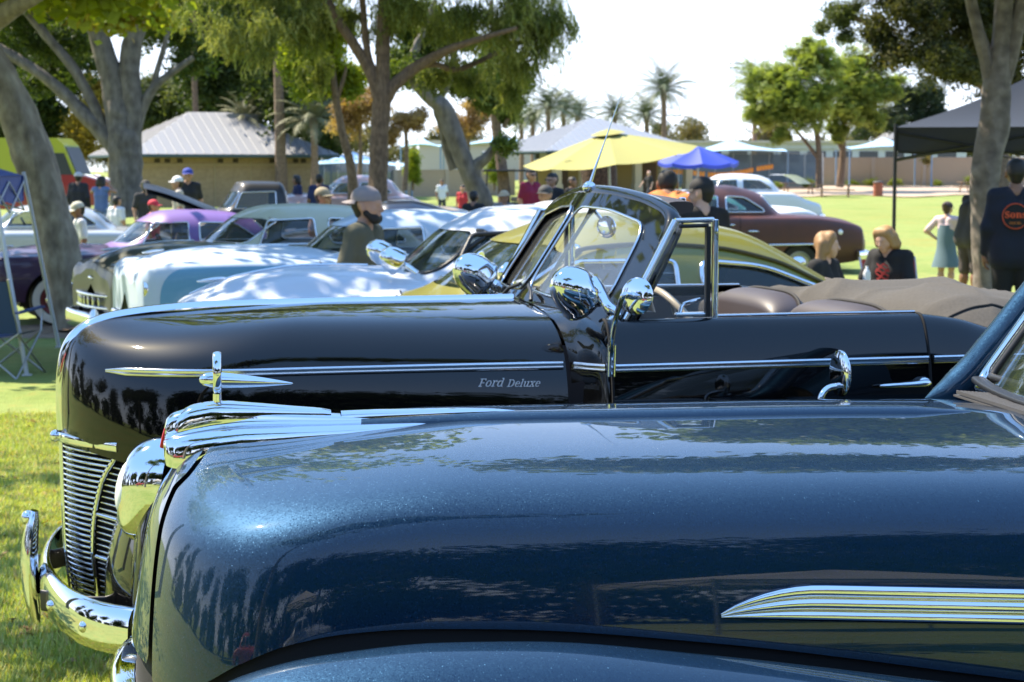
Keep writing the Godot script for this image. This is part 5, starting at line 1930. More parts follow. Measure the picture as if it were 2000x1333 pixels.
	t = make_tree("dark_trunk_tree", "dark upright trunk right of the leaning grey tree", 968, 62, [[[985, 400, 24], [982, 340, 22], [968, 240, 18], [966, 180, 16], [964, 90, 12], [960, 0, 8]], [[984, 250, 9], [1000, 210, 8], [1004, 170, 6]]], brown)
	crown(t, "broad", [blob(t, 990, 205, 62, 0.7, 0.9, 0.8), blob(t, 1010, 150, 62, 0.6, 0.8, 0.8), blob(t, 960, 120, 62, 1.2, 0.9, 1.0)], 700, 1.0, mid.slice(0, 2) + dusty.slice(1, 2), 43, 0.2)
	for q in [[700, 215, 700, 70, 1.2, "rust-brown leafed tree behind the pepper trunk"], [915, 225, 910, 78, 0.95, "rust-brown leafed tree right of the leaning grey trunk"], [790, 240, 790, 88, 0.8, "small rust-brown tree between the two larger rusty ones"]]:
		t = make_tree("autumn_tree", q[5], q[2], q[3], [[[q[2], 372, 10], [q[2] + 4, 300, 8], [q[0], 220, 5]]], brown, "autumn trees by the pool fence")
		crown(t, "broad", [blob(t, q[0], q[1], q[3], q[4], q[4] * 0.72, q[4]), blob(t, q[0] - 28, q[1] + 22, q[3], q[4] * 0.6, q[4] * 0.5, q[4] * 0.6), blob(t, q[0] + 34, q[1] - 16, q[3], q[4] * 0.5, q[4] * 0.4, q[4] * 0.5)], 230, 0.9, rust, 44 + int(q[0]), 0.2)
	for q in [[806, 322, 0.30, 0.62, "small upright cypress by the left block wall"], [966, 318, 0.32, 0.7, "small upright cypress behind the leaning grey tree"]]:
		t = make_tree("cypress", q[4], q[0], 100, [[[q[0], 372, 5], [q[0], 330, 4], [q[0], 300, 3]]], brown, "cypresses by the wall", "tree")
		crown(t, "broad", [blob(t, q[0], q[1], 100, q[2] * 1.05, q[3] * 1.1, q[2]), blob(t, q[0], q[1] + 20, 100, q[2] * 1.2, q[3] * 0.6, q[2])], 260, 0.8, bright.slice(0, 2) + mid.slice(1, 2), 50 + int(q[0]), 0.1)
	# two feathery light green trees on the right
	t = make_tree("feathery_tree", "feathery light-green tree, left one of the pair before the far wall", 1600, 128, [[[1600, 366, 13], [1600, 310, 11], [1596, 262, 10], [1580, 210, 7], [1560, 160, 5]], [[1600, 312, 8], [1578, 282, 6], [1550, 250, 4]], [[1598, 262, 7], [1612, 210, 5], [1620, 150, 4]]], brown, "pair of feathery trees")
	crown(t, "fern", [blob(t, 1520, 160, 128, 2.2, 1.5, 2.0), blob(t, 1590, 120, 128, 1.8, 1.3, 2.0), blob(t, 1490, 220, 128, 1.8, 1.1, 1.6), blob(t, 1560, 225, 127, 1.7, 1.1, 1.8), blob(t, 1600, 185, 128, 1.6, 1.2, 1.6), blob(t, 1530, 265, 127, 0.8, 0.6, 0.8), blob(t, 1590, 85, 128, 0.8, 0.6, 0.8), blob(t, 1545, 190, 127, 2.4, 1.6, 2.0)], 3600, 1.1, [Color(0.15, 0.20, 0.055), Color(0.30, 0.37, 0.10), Color(0.50, 0.55, 0.20)], 60, 0.15)
	t = make_tree("feathery_tree", "feathery light-green tree, right one of the pair before the far wall", 1644, 132, [[[1640, 366, 15], [1646, 310, 12], [1648, 250, 10], [1660, 190, 7], [1670, 140, 4]], [[1644, 290, 8], [1628, 258, 6], [1612, 225, 4]], [[1650, 240, 7], [1680, 200, 5], [1710, 180, 3]]], brown, "pair of feathery trees")
	crown(t, "fern", [blob(t, 1660, 130, 132, 1.9, 1.4, 2.0), blob(t, 1700, 175, 132, 2.0, 1.1, 1.8), blob(t, 1650, 215, 131, 1.9, 1.1, 1.8), blob(t, 1740, 165, 132, 1.2, 0.6, 1.2), blob(t, 1700, 230, 132, 0.9, 0.9, 1.0), blob(t, 1640, 255, 131, 0.9, 0.6, 0.9), blob(t, 1675, 170, 131, 2.2, 1.6, 2.0)], 3300, 1.1, [Color(0.14, 0.19, 0.055), Color(0.28, 0.35, 0.10), Color(0.47, 0.52, 0.19)], 61, 0.15)
	# dark glossy crown at the top right
	t = make_tree("fig_tree", "huge dark glossy-leaved fig tree filling the top right", 1950, 70, [[[1950, 392, 46], [1948, 300, 42], [1940, 200, 38], [1900, 60, 30], [1880, -80, 20]], [[1935, 170, 20], [1780, 110, 16], [1720, 60, 12], [1640, 20, 6]]], brown)
	crown(t, "broad", [blob(t, 1740, 60, 68, 1.3, 1.2, 1.5), blob(t, 1820, 90, 67, 1.5, 1.4, 1.6), blob(t, 1890, 60, 69, 1.5, 1.6, 1.6), blob(t, 1800, 0, 69, 2.4, 1.2, 2.0), blob(t, 1960, 60, 70, 1.7, 2.0, 1.8), blob(t, 1860, 140, 68, 0.8, 0.6, 0.9), blob(t, 1985, 160, 70, 0.9, 0.8, 0.9), blob(t, 1850, -150, 70, 4.0, 2.4, 4.0), blob(t, 2050, -60, 70, 2.5, 3.0, 3.0)], 4400, 1.05, [Color(0.016, 0.02, 0.008), Color(0.045, 0.052, 0.017), Color(0.11, 0.11, 0.035), Color(0.22, 0.18, 0.07)], 62, 0.3)
	crown(t, "broad", [blob(t, 1640, 30, 70, 0.9, 0.9, 0.8), blob(t, 1655, 75, 70, 0.35, 0.35, 0.4)], 170, 0.9, dusty, 63, 0.1, "sparse_branch")
	# trunk at the right edge
	t = make_tree("forked_tree", "grey-tan trunk forking into three limbs at the right edge", 1945, 20.5, [[[1926, 592, 64], [1926, 545, 50], [1922, 430, 48], [1926, 340, 56], [1942, 240, 58], [1946, 170, 54], [1956, 90, 36], [1962, 0, 34], [1968, -120, 26]], [[1942, 180, 32], [1926, 110, 26], [1908, 50, 24], [1892, -20, 22], [1870, -140, 16]], [[1956, 170, 32], [1976, 100, 30], [1990, 40, 30], [2010, -40, 24], [2060, -180, 16]]], rough_mat("bark_tan", [Color(0.08, 0.065, 0.055), Color(0.17, 0.14, 0.12), Color(0.30, 0.255, 0.22)], 1.1, 0.8, 0.85, 0.018, 4))
	crown(t, "big", [blob(t, 1900, -330, 20, 2.6, 1.1, 2.4), blob(t, 2100, -260, 20, 1.8, 1.1, 2.0), blob(t, 1700, -420, 19, 1.6, 0.8, 1.6)], 900, 0.9, mid + bright.slice(1, 2), 64, 0.2)
	# conifers beyond the black canopy
	for q in [[1752, 200, 0.8], [1800, 190, 0.7], [1830, 205, 0.55], [1690, 210, 0.6]]:
		t = make_tree("distant_conifer", "dusky conifer far beyond the wall, " + {1752: "nearest left of the black canopy's peak", 1800: "middle one above the canopy's slope", 1830: "rightmost above the canopy's slope", 1690: "half hidden by the right feathery tree"}[q[0]], q[0], 210, [[[q[0], 350, 5], [q[0], 260, 4], [q[0], 180, 2]]], brown, "distant conifers")
		crown(t, "broad", [blob(t, q[0], q[1], 210, q[2] * 2.0, 2.6, 2.0), blob(t, q[0], q[1] + 40, 210, q[2] * 2.6, 1.8, 2.0)], 260, 2.2, [Color(0.03, 0.045, 0.03), Color(0.07, 0.095, 0.06)], 70 + int(q[0]), 0.1)
	make_palms()
	# low scrub along the horizon
	var hb := MB.new()
	var o := Node3D.new()
	put(self, o, "distant_treeline")
	o.set_meta("label", "hazy brown-green scrub along the far horizon")
	o.set_meta("category", "treeline")
	var bl := []
	for k in 46:
		var px := -700.0 + 3400.0 * k / 45.0
		bl.append([at(px, 285.0 + 22.0 * sin(k * 2.3), 330.0 + 20.0 * sin(k * 1.7)), Vector3(6.0, 3.0 + 1.5 * sin(k * 3.1), 4.0)])
	crown(o, "broad", bl, 5000, 4.0, [Color(0.06, 0.065, 0.035), Color(0.13, 0.125, 0.065), Color(0.19, 0.15, 0.08)], 77, 0.2)

func palm_mesh_parts(t: Node3D, h: float, tr: float, n: int, fl: float, sd: int, pale: bool) -> void:
	var r := RandomNumberGenerator.new()
	r.seed = sd
	var tm := MB.new()
	var path := []
	var rad := []
	for k in 25:
		var u := k / 24.0
		path.append(Vector3(0.06 * sin(u * 3.0), h * u, 0))
		rad.append(tr * (1.25 - 0.35 * u) * (1.0 + (0.10 if k % 2 == 0 else -0.05)) * (1.35 if u > 0.9 else 1.0))
	tm.tube(path, rad, 12)
	part(t, "trunk", tm, rough_mat("palm_bark", [Color(0.12, 0.075, 0.045), Color(0.27, 0.18, 0.12)], 1.2, 1.0, 0.95))
	var fm := MB.new()
	for k in n:
		var u := float(k) / n
		var az := k * 2.39996
		var el := lerpf(1.45, -0.25, pow(u, 0.8))
		var L := fl * r.randf_range(0.85, 1.1)
		var dir := Vector3(cos(az), 0, sin(az))
		var p := Vector3(path[24].x, h, 0)
		var e := el
		var segs := 9
		for s in segs:
			var d := dir * cos(e) + Vector3.UP * sin(e)
			var q := p + d * (L / segs)
			var sidev := dir.cross(Vector3.UP)
			var w := 0.55 * fl / 2.6 * sin(PI * (0.12 + 0.86 * (s + 0.5) / segs))
			for sg: float in [1.0, -1.0]:
				for half in 2:
					var a := p.lerp(q, half * 0.5)
					var b := a + d * (L / segs) * 0.95 + sidev * sg * w * r.randf_range(0.8, 1.1) - Vector3.UP * w * 0.35
					fm.tri(a - d * 0.03, a + d * 0.07 * fl / 2.6, b)
			p = q
			e -= 0.085 + 0.012 * s
	part(t, "fronds", fm, M("palm_leaf_pale", 0.17, 0.17, 0.085, 0.6) if pale else M("palm_leaf", 0.085, 0.11, 0.05, 0.6))

func make_palms() -> void:
	# px of trunk, py of crown heart, depth, frond length, label
	var list := [[1295, 176, 150, 3.6, "tallest date palm, right of the yellow umbrella's peak", false], [1200, 222, 170, 3.0, "short palm directly above the yellow umbrella's peak", false], [1262, 226, 165, 3.0, "palm close left of the tallest palm", false], [1070, 208, 165, 3.2, "leftmost palm of the row right of the pepper tree", false], [1100, 212, 172, 3.0, "second palm of the row right of the pepper tree", false], [1128, 222, 180, 3.0, "third palm of the row, farthest right, right of the pepper tree", false], [1040, 232, 178, 2.6, "palm half hidden behind the pepper tree's hanging leaves", false], [1472, 160, 175, 3.6, "palm half hidden by the left feathery tree", false], [480, 232, 96, 1.9, "pale young palm at the right end of the hut roof", true], [612, 232, 92, 2.3, "grey-green palm before the black evergreen", true], [1018, 240, 186, 2.4, "faint palm just right of the dark upright trunk", false]]
	for q in list:
		var d: float = q[2]
		var t := thing("palm_tree", q[4], "palm tree", on_ground(q[0], d), 0.0, "palms beyond the lawn")
		palm_mesh_parts(t, at(q[0], q[1], d).y - t.position.y, 0.2 if d > 100.0 else 0.16, 34, q[3], int(q[0]), q[5])

# trees, tents and cars behind the camera: the blue hood mirrors them
func make_behind() -> void:
	var brown: Material = mats["bark_brown"]
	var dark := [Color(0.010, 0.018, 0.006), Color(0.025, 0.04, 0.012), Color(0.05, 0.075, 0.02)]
	var spots := [[-16.0, 21.0, 11.0, "at the left"], [-8.0, 27.0, 13.0, "second from the left"], [0.0, 30.0, 12.0, "in the middle left"], [7.0, 28.0, 10.5, "in the middle right"], [15.0, 26.0, 13.0, "second from the right"], [23.0, 22.0, 11.5, "at the right"], [-26.0, 11.0, 10.5, "beyond the left edge"], [31.0, 14.0, 10.5, "beyond the right edge"]]
	for q in spots:
		var x: float = q[0]
		var z: float = q[1]
		var h: float = q[2]
		var t := thing("shade_tree", "dark shade tree mirrored in the blue hood, " + q[3], "tree", Vector3(x, 0, z), 0.0, "trees behind the photographer")
		var tm := MB.new()
		tm.tube(smooth_path([Vector3(0, -0.2, 0), Vector3(0.2, h * 0.3, 0), Vector3(-0.1, h * 0.7, 0.2)], 5), [0.4, 0.36, 0.33, 0.3, 0.28, 0.26, 0.24, 0.22, 0.2, 0.18, 0.15], 10)
		part(t, "trunk", tm, brown)
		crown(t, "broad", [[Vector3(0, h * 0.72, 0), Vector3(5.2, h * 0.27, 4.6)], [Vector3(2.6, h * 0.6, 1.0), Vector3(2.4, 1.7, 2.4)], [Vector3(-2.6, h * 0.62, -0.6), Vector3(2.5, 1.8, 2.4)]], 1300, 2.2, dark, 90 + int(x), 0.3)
	var wood := Node3D.new()
	put(self, wood, "distant_wood")
	wood.set_meta("label", "dark wooded backdrop mirrored as the tree line in the blue hood")
	wood.set_meta("category", "wood")
	var wb := []
	for k in 26:
		var a := lerpf(-2.1, 2.1, k / 25.0)
		wb.append([Vector3(sin(a) * 42.0, 5.2 + 2.2 * sin(k * 2.7), cos(a) * 40.0), Vector3(3.6, 6.2 + 2.0 * sin(k * 1.9), 3.0)])
		wb.append([Vector3(sin(a + 0.08) * 39.0, 1.6, cos(a + 0.08) * 37.0), Vector3(3.8, 2.0, 2.0)])
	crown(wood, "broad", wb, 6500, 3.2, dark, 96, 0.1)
	# a tree left of the picture whose crown dapples the near lawn
	var lt := thing("shade_tree", "tree left of the picture that throws dappled shade on the near grass", "tree", Vector3(-9.5, ground_y(-9.5, 11.0), -11.0), 0.0, "trees in the park")
	var ltm := MB.new()
	ltm.tube(smooth_path([Vector3(0, -0.2, 0), Vector3(0.3, 2.5, 0), Vector3(0.9, 5.0, 0.2)], 4), [0.36, 0.33, 0.3, 0.28, 0.26, 0.24, 0.22, 0.2, 0.18], 10)
	part(lt, "trunk", ltm, mats["bark_grey"])
	crown(lt, "big", [[Vector3(2.0, 6.6, 0.2), Vector3(2.4, 0.8, 2.4)], [Vector3(3.9, 6.4, 2.4), Vector3(1.5, 0.5, 1.3)], [Vector3(1.0, 7.0, -3.0), Vector3(2.2, 0.9, 1.8)]], 95, 0.9, [Color(0.06, 0.10, 0.02), Color(0.2, 0.24, 0.05)], 97, 0.1)
	for q in [[9.5, -14.5, 2.6, -14.0, 3.4, 2.0, 260, "tree right of the picture whose branches reflect in the blue hood top"], [-4.6, 3.4, -1.2, 0.4, 2.7, 1.8, 130, "tree behind the camera shading the lawn beside the blue car"]]:
		var ot := thing("shade_tree", q[7], "tree", Vector3(q[0], 0, q[1]), 0.0, "trees in the park")
		var otm := MB.new()
		var tip := Vector3(q[2] - q[0], 6.3, q[3] - q[1])
		otm.tube(smooth_path([Vector3(0, -0.2, 0), Vector3(0.1, 2.6, 0), tip * Vector3(0.35, 0.8, 0.35), tip], 4), [0.32, 0.3, 0.28, 0.26, 0.24, 0.21, 0.18, 0.16, 0.14, 0.11, 0.08, 0.05, 0.03], 10)
		part(ot, "trunk", otm, mats["bark_grey"])
		crown(ot, "big", [[tip + Vector3(0, 0.3, 0), Vector3(q[4], 0.8, q[5])]], q[6], 0.95, [Color(0.05, 0.085, 0.018), Color(0.19, 0.23, 0.05)], 98 + int(q[0]), 0.1)
	for q in [[-1.5, 9.0, 0.2, "grey pop-up canopy mirrored left in the blue hood"], [5.2, 10.5, -0.1, "grey pop-up canopy mirrored right in the blue hood"]]:
		popup_canopy(Vector3(q[0], 0, q[1]), q[2], 3.0, 3.0, 2.1, 2.9, M("canopy_grey", 0.30, 0.29, 0.28, 0.8), M("steel"), q[3])

# ---------------------------------------------------------------- canopies, umbrellas, buildings, fences
func popup_canopy(pos: Vector3, yaw: float, wx: float, wz: float, eave: float, peak: float, cloth: Material, metal: Material, label: String, splay := 0.0, lean := Vector3.ZERO) -> Node3D:
	var o := thing("canopy", label, "canopy", pos, yaw, "pop-up canopies")
	var cs := [Vector3(-wx / 2, eave, wz / 2), Vector3(wx / 2, eave, wz / 2), Vector3(wx / 2, eave, -wz / 2), Vector3(-wx / 2, eave, -wz / 2)]
	var top := MB.new()
	for k in 4:
		var a: Vector3 = cs[k]
		var b: Vector3 = cs[(k + 1) % 4]
		var P := []
		for i in 9:
			var u := i / 8.0
			var r := PackedVector3Array()
			for j in 9:
				var v := j / 8.0
				var p := a.lerp(b, v).lerp(Vector3(0, peak, 0), u)
				p.y -= 0.10 * sin(PI * v) * sin(PI * u) + 0.05 * sin(PI * u)
				r.append(p)
			P.append(r)
		top.grid(P)
	part(o, "roof_cloth", top, cloth)
	for k in 4:
		var a: Vector3 = cs[k]
		var b: Vector3 = cs[(k + 1) % 4]
		var out := (b - a).cross(Vector3.UP).normalized() * -1.0
		var P := []
		for i in 6:
			var r := PackedVector3Array()
			for j in 41:
				var v := j / 40.0
				var p := a.lerp(b, v) - Vector3(0, 0.28 * i / 5.0, 0)
				p += out * (0.014 * sin(v * 19.0 + i * 0.9 + k) * i / 5.0 + 0.02)
				p.y -= 0.012 * sin(v * 23.0) * i / 5.0
				r.append(p)
			P.append(r)
		var m := MB.new()
		m.grid(P)
		part(o, "valance", m, cloth)
		var lm := MB.new()
		var foot := Vector3(a.x, 0, a.z) + Vector3(signf(a.x), 0, signf(a.z)) * splay + lean
		foot.y = ground_y((o.transform * foot).x, -(o.transform * foot).z) - pos.y
		lm.tube([a + Vector3(0, 0.04, 0), a.lerp(foot, 0.5), foot], 0.022, 4)
		part(o, "leg", lm, metal)
		var fm := MB.new()
		fm.box(foot + Vector3(0, 0.006, 0), Vector3(0.09, 0.012, 0.09))
		part(o, "foot", fm, metal)
		for q: float in [0.06, 0.38]:
			var tm := MB.new()
			tm.tube([a - Vector3(0, q, 0), a.lerp(b, 0.5) - Vector3(0, 0.44 - q, 0), b - Vector3(0, q, 0)], 0.012, 4)
			part(o, "truss", tm, metal)
	return o

func umbrella(called: String, pos: Vector3, r: float, eave: float, peak: float, tilt: Vector2, ribs: int, cloth: Material, label: String, flap := 0.1, vent := true) -> void:
	var o := thing(called, label, "umbrella", pos)
	var b := Basis(Vector3.BACK, tilt.x) * Basis(Vector3.RIGHT, tilt.y)
	var c := Vector3(0, eave, 0)
	for k in ribs:
		var a0 := TAU * k / ribs
		var a1 := TAU * (k + 1) / ribs
		var P := []
		for i in 8:
			var u := i / 7.0
			var row := PackedVector3Array()
			for j in 7:
				var v := j / 6.0
				var d := Vector3(cos(a0), 0, sin(a0)).lerp(Vector3(cos(a1), 0, sin(a1)), v)
				var h := (peak - eave) * (1.0 - pow(u, 1.15)) - 0.06 * sin(PI * v) * u
				row.append(c + b * (d * r * u + Vector3(0, h, 0)))
			P.append(row)
		var m := MB.new()
		m.grid(P)
		if flap > 0.0:
			var hem := PackedVector3Array()
			for p in P[7]: hem.append(p - Vector3(0, flap, 0))
			m.grid([P[7], hem])
		part(o, "panel", m, cloth)
		var rm := MB.new()
		rm.tube([c + b * Vector3(0, peak - eave - 0.05, 0), c + b * Vector3(cos(a0) * r * 0.98, -0.03, sin(a0) * r * 0.98)], 0.012, 5)
		part(o, "rib", rm, M("steel"))
	if vent:
		var vm := MB.new()
		vm.lathe([Vector2(r * 0.2, peak - eave - 0.02), Vector2(r * 0.1, peak - eave + 0.04), Vector2(0.02, peak - eave + 0.07), Vector2(0, peak - eave + 0.10)], Transform3D(b, c), 12)
		part(o, "vent_cap", vm, cloth)
	var pm := MB.new()
	pm.tube([Vector3.ZERO, Vector3(0, eave * 0.6, 0), c + b * Vector3(0, peak - eave - 0.02, 0)], 0.025, 10)
	part(o, "pole", pm, M("steel"))

func hip_roof(o: Node3D, hx: float, hz: float, eave: float, ridge: float, half_ridge: float, mat: Material, rib_mat: Material, step := 0.45) -> void:
	var c := [Vector3(-hx, eave, hz), Vector3(hx, eave, hz), Vector3(hx, eave, -hz), Vector3(-hx, eave, -hz)]
	var a := Vector3(-half_ridge, ridge, 0)
	var b := Vector3(half_ridge, ridge, 0)
	for q in [[c[0], c[1], b, a], [c[1], c[2], b, b], [c[2], c[3], a, b], [c[3], c[0], a, a]]:
		var m := MB.new()
		if q[2] == q[3]: m.tri(q[0], q[2], q[1])
		else: m.quad(q[0], q[3], q[2], q[1])
		var s := part(o, "roof_slope", m, mat)
		var n := int((q[1] - q[0]).length() / step)
		var rm := MB.new()
		for k in range(1, n):
			var t := float(k) / n
			var e: Vector3 = q[0].lerp(q[1], t)
			# run up the slope until a hip or the ridge is met
			var along: Vector3 = (q[1] - q[0]).normalized()
			var L: float = (q[1] - q[0]).length()
			var x: float = t * L
			var xa: float = (q[3] - q[0]).dot(along)
			var xb: float = (q[2] - q[0]).dot(along)
			var f := 1.0
			if x < xa: f = x / xa
			elif x > xb: f = (L - x) / (L - xb)
			var up: Vector3 = q[3] - q[0] - along * xa
			rm.tube([e + Vector3(0, 0.02, 0), e + up * f * 0.99 + Vector3(0, 0.02, 0)], 0.022, 4)
		part(s, "roof_seams", rm, rib_mat).set_meta("kind", "stuff")
	var fm := MB.new()
	for k in 4:
		var p0: Vector3 = c[k]
		var p1: Vector3 = c[(k + 1) % 4]
		fm.sweep([p0 - Vector3(0, 0.08, 0), p1 - Vector3(0, 0.08, 0)], bar_profile(0.05, 0.14), 1.0, false, true, Vector3.UP)
	part(o, "fascia", fm, M("fascia_teal", 0.03, 0.06, 0.07, 0.6))

func make_hut() -> void:
	var near := on_ground(272, 90)
	var ux := Vector3(7.4, 0, -3.4).normalized()
	var uz := Vector3(3.4, 0, 7.4).normalized()
	var w := 10.4
	var dd := 9.0
	var cen := near + ux * (w / 2 - 0.6) - uz * (dd / 2 - 0.6)
	cen.y = 0.0
	var o := thing("park_hut", "tan brick park hut under a pale metal hip roof", "building", cen, atan2(-ux.z, ux.x))
	var hx := w / 2 + 0.0
	var hz := dd / 2 + 0.0
	var roof := M("roof_pale", 0.29, 0.295, 0.315, 0.5, 0.2)
	hip_roof(o, hx, hz, 2.42, 4.55, 1.1, roof, M("roof_seam", 0.22, 0.225, 0.24, 0.5, 0.2))
	var gm := MB.new()
	gm.box(Vector3(1.5, 4.3, 0), Vector3(1.6, 0.35, 1.0))
	part(o, "roof_vent", gm, roof)
	var wm := MB.new()
	wm.box(Vector3(0, 1.15, 0), Vector3(2 * hx - 1.6, 2.6, 2 * hz - 1.6))
	part(o, "wall", wm, rough_mat("hut_brick", [Color(0.25, 0.175, 0.085), Color(0.35, 0.25, 0.13)], 0.8, 0.4, 0.9))
	var cm := MB.new()
	cm.box(Vector3(0, 1.92, 0), Vector3(2 * hx - 1.54, 0.08, 2 * hz - 1.54))
	part(o, "band_course", cm, M("hut_band", 0.33, 0.25, 0.13, 0.9))
	for x: float in [-3.7, -3.2, -2.6, -0.6, 0.15, 2.0, 2.6, 3.2, 3.6]:
		var vm := MB.new()
		vm.box(Vector3(x, 2.12, hz - 0.79), Vector3(0.26, 0.22, 0.04))
		var v := part(o, "vent", vm, M("vent_dark", 0.05, 0.035, 0.02, 0.9))
		for y: float in [2.245, 1.995]:
			var fm := MB.new()
			fm.box(Vector3(x, y, hz - 0.775), Vector3(0.34, 0.03, 0.05))
			part(v, "frame", fm, M("hut_band"))
	for x: float in [-0.9, 0.9]:
		var pm := MB.new()
		pm.box(Vector3(x, 1.1, hz - 0.78), Vector3(0.06, 2.4, 0.05))
		part(o, "pilaster", pm, M("hut_band"))

func make_pavilion() -> void:
	var cen := on_ground(1160, 128)
	var o := thing("pavilion", "grey metal hip-roofed pavilion with tan columns behind the yellow umbrella", "building", cen, 0.42)
	hip_roof(o, 6.0, 5.2, 2.75, 5.0, 0.3, M("roof_grey", 0.26, 0.28, 0.32, 0.5, 0.2), M("roof_seam2", 0.2, 0.22, 0.25, 0.5, 0.2), 0.5)
	var tan := M("column_tan", 0.44, 0.34, 0.2, 0.85)
	for x: float in [-4.8, -2.9, -1.0, 1.0, 2.9, 4.8]:
		var m := MB.new()
		m.box(Vector3(x, 1.35, 4.3), Vector3(0.5, 2.7, 0.5), Basis.IDENTITY, 0.03)
		m.box(Vector3(x, 0.3, 4.3), Vector3(0.62, 0.6, 0.62), Basis.IDENTITY, 0.03)
		part(o, "column", m, tan)
	var wm := MB.new()
	wm.box(Vector3(0, 1.1, 1.4), Vector3(10.0, 2.2, 0.3))
	part(o, "wall", wm, M("pavilion_wall", 0.36, 0.25, 0.08, 0.9))
	var um := MB.new()
	um.box(Vector3(0, 2.5, 1.4), Vector3(10.0, 0.5, 0.25))
	part(o, "upper_screen", um, M("screen_dark", 0.07, 0.075, 0.085, 0.7))
	for k in 7:
		var mm := MB.new()
		mm.box(Vector3(-4.5 + 1.5 * k, 2.5, 1.58), Vector3(0.5, 0.4, 0.06))
		part(o, "screen_panel", mm, M("panel_pale", 0.5, 0.5, 0.48, 0.7))
	for x: float in [-3.2, 0.2, 3.4]:
		var dm := MB.new()
		dm.box(Vector3(x, 1.0, 1.57), Vector3(1.0, 2.0, 0.06))
		part(o, "door", dm, M("door_brown", 0.12, 0.075, 0.04, 0.8))

func shade_sail(px0: float, px1: float, py_eave: float, py_top: float, depth: float, label: String, off := 0.0, blue := true) -> void:
	var a := at(px0, py_eave, depth)
	var b := at(px1, py_eave - off, depth + 1.5)
	var mid := (a + b) * 0.5
	var gy := ground_y(mid.x, depth)
	var o := thing("shade_canopy", label, "shade canopy", Vector3(mid.x, gy, mid.z), 0.0, "light blue shade canopies by the pool")
	var hx := (b.x - a.x) / 2.0
	var hz := 3.0
	var top := at((px0 + px1) / 2, py_top, depth + hz).y - gy
	var cs := [Vector3(-hx, a.y - gy, hz), Vector3(hx, b.y - gy, hz), Vector3(hx, b.y - gy, -hz), Vector3(-hx, a.y - gy, -hz)]
	var m := MB.new()
	for k in 4:
		var P := []
		for i in 7:
			var r := PackedVector3Array()
			for j in 9:
				var v := j / 8.0
				var u := i / 6.0
				var p: Vector3 = cs[k].lerp(cs[(k + 1) % 4], v).lerp(Vector3(0, top, 0), u)
				p.y += (0.22 * sin(PI * v) * (1.0 - u) if u < 0.01 else 0.15 * sin(PI * v) * (1.0 - u)) - 0.16 * sin(PI * u)
				r.append(p)
			P.append(r)
		m.grid(P)
	part(o, "cloth", m, M("shade_blue", 0.30, 0.47, 0.66, 0.8))
	for c: Vector3 in cs:
		var pm := MB.new()
		pm.tube([Vector3(c.x, -0.5, c.z), Vector3(c.x, c.y + 0.05, c.z)], 0.06, 8)
		part(o, "post", pm, M("post_blue", 0.16, 0.25, 0.36, 0.6))

func block_wall(px0: float, px1: float, d0: float, d1: float, h: float, label: String) -> void:
	var a := on_ground(px0, d0)
	var b := on_ground(px1, d1)
	var o := thing("block_wall", label, "wall", a)
	var n := (b - a).length()
	var u := (b - a) / n
	var z := u.cross(Vector3.UP).normalized()
	var bs := Basis(u, Vector3.UP, u.cross(Vector3.UP)).orthonormalized()
	var m := MB.new()
	m.box(u * n * 0.5 + Vector3(0, h * 0.5 - 0.3, 0), Vector3(n, h + 0.6, 0.2), bs)
	part(o, "wall", m, rough_mat("wall_block", [Color(0.29, 0.215, 0.14), Color(0.40, 0.305, 0.205)], 0.9, 0.6, 0.95, 0.06, 3))
	for k in int(h / 0.2):
		var cm := MB.new()
		cm.box(u * n * 0.5 + Vector3(0, 0.1 + 0.2 * k + 0.094, 0), Vector3(n, 0.012, 0.206), bs)
		part(o, "mortar_line", cm, M("mortar", 0.20, 0.155, 0.115, 0.95))
	var k := 0
	while k * 4.0 < n:
		var pm := MB.new()
		pm.box(u * minf(k * 4.0, n) + Vector3(0, h * 0.5, 0), Vector3(0.3, h + 0.08, 0.3), bs)
		part(o, "pilaster", pm, M("wall_cap", 0.34, 0.27, 0.2, 0.9))
		k += 1
	var cp := MB.new()
	cp.box(u * n * 0.5 + Vector3(0, h + 0.03, 0), Vector3(n, 0.07, 0.26), bs)
	part(o, "coping", cp, M("wall_cap"))

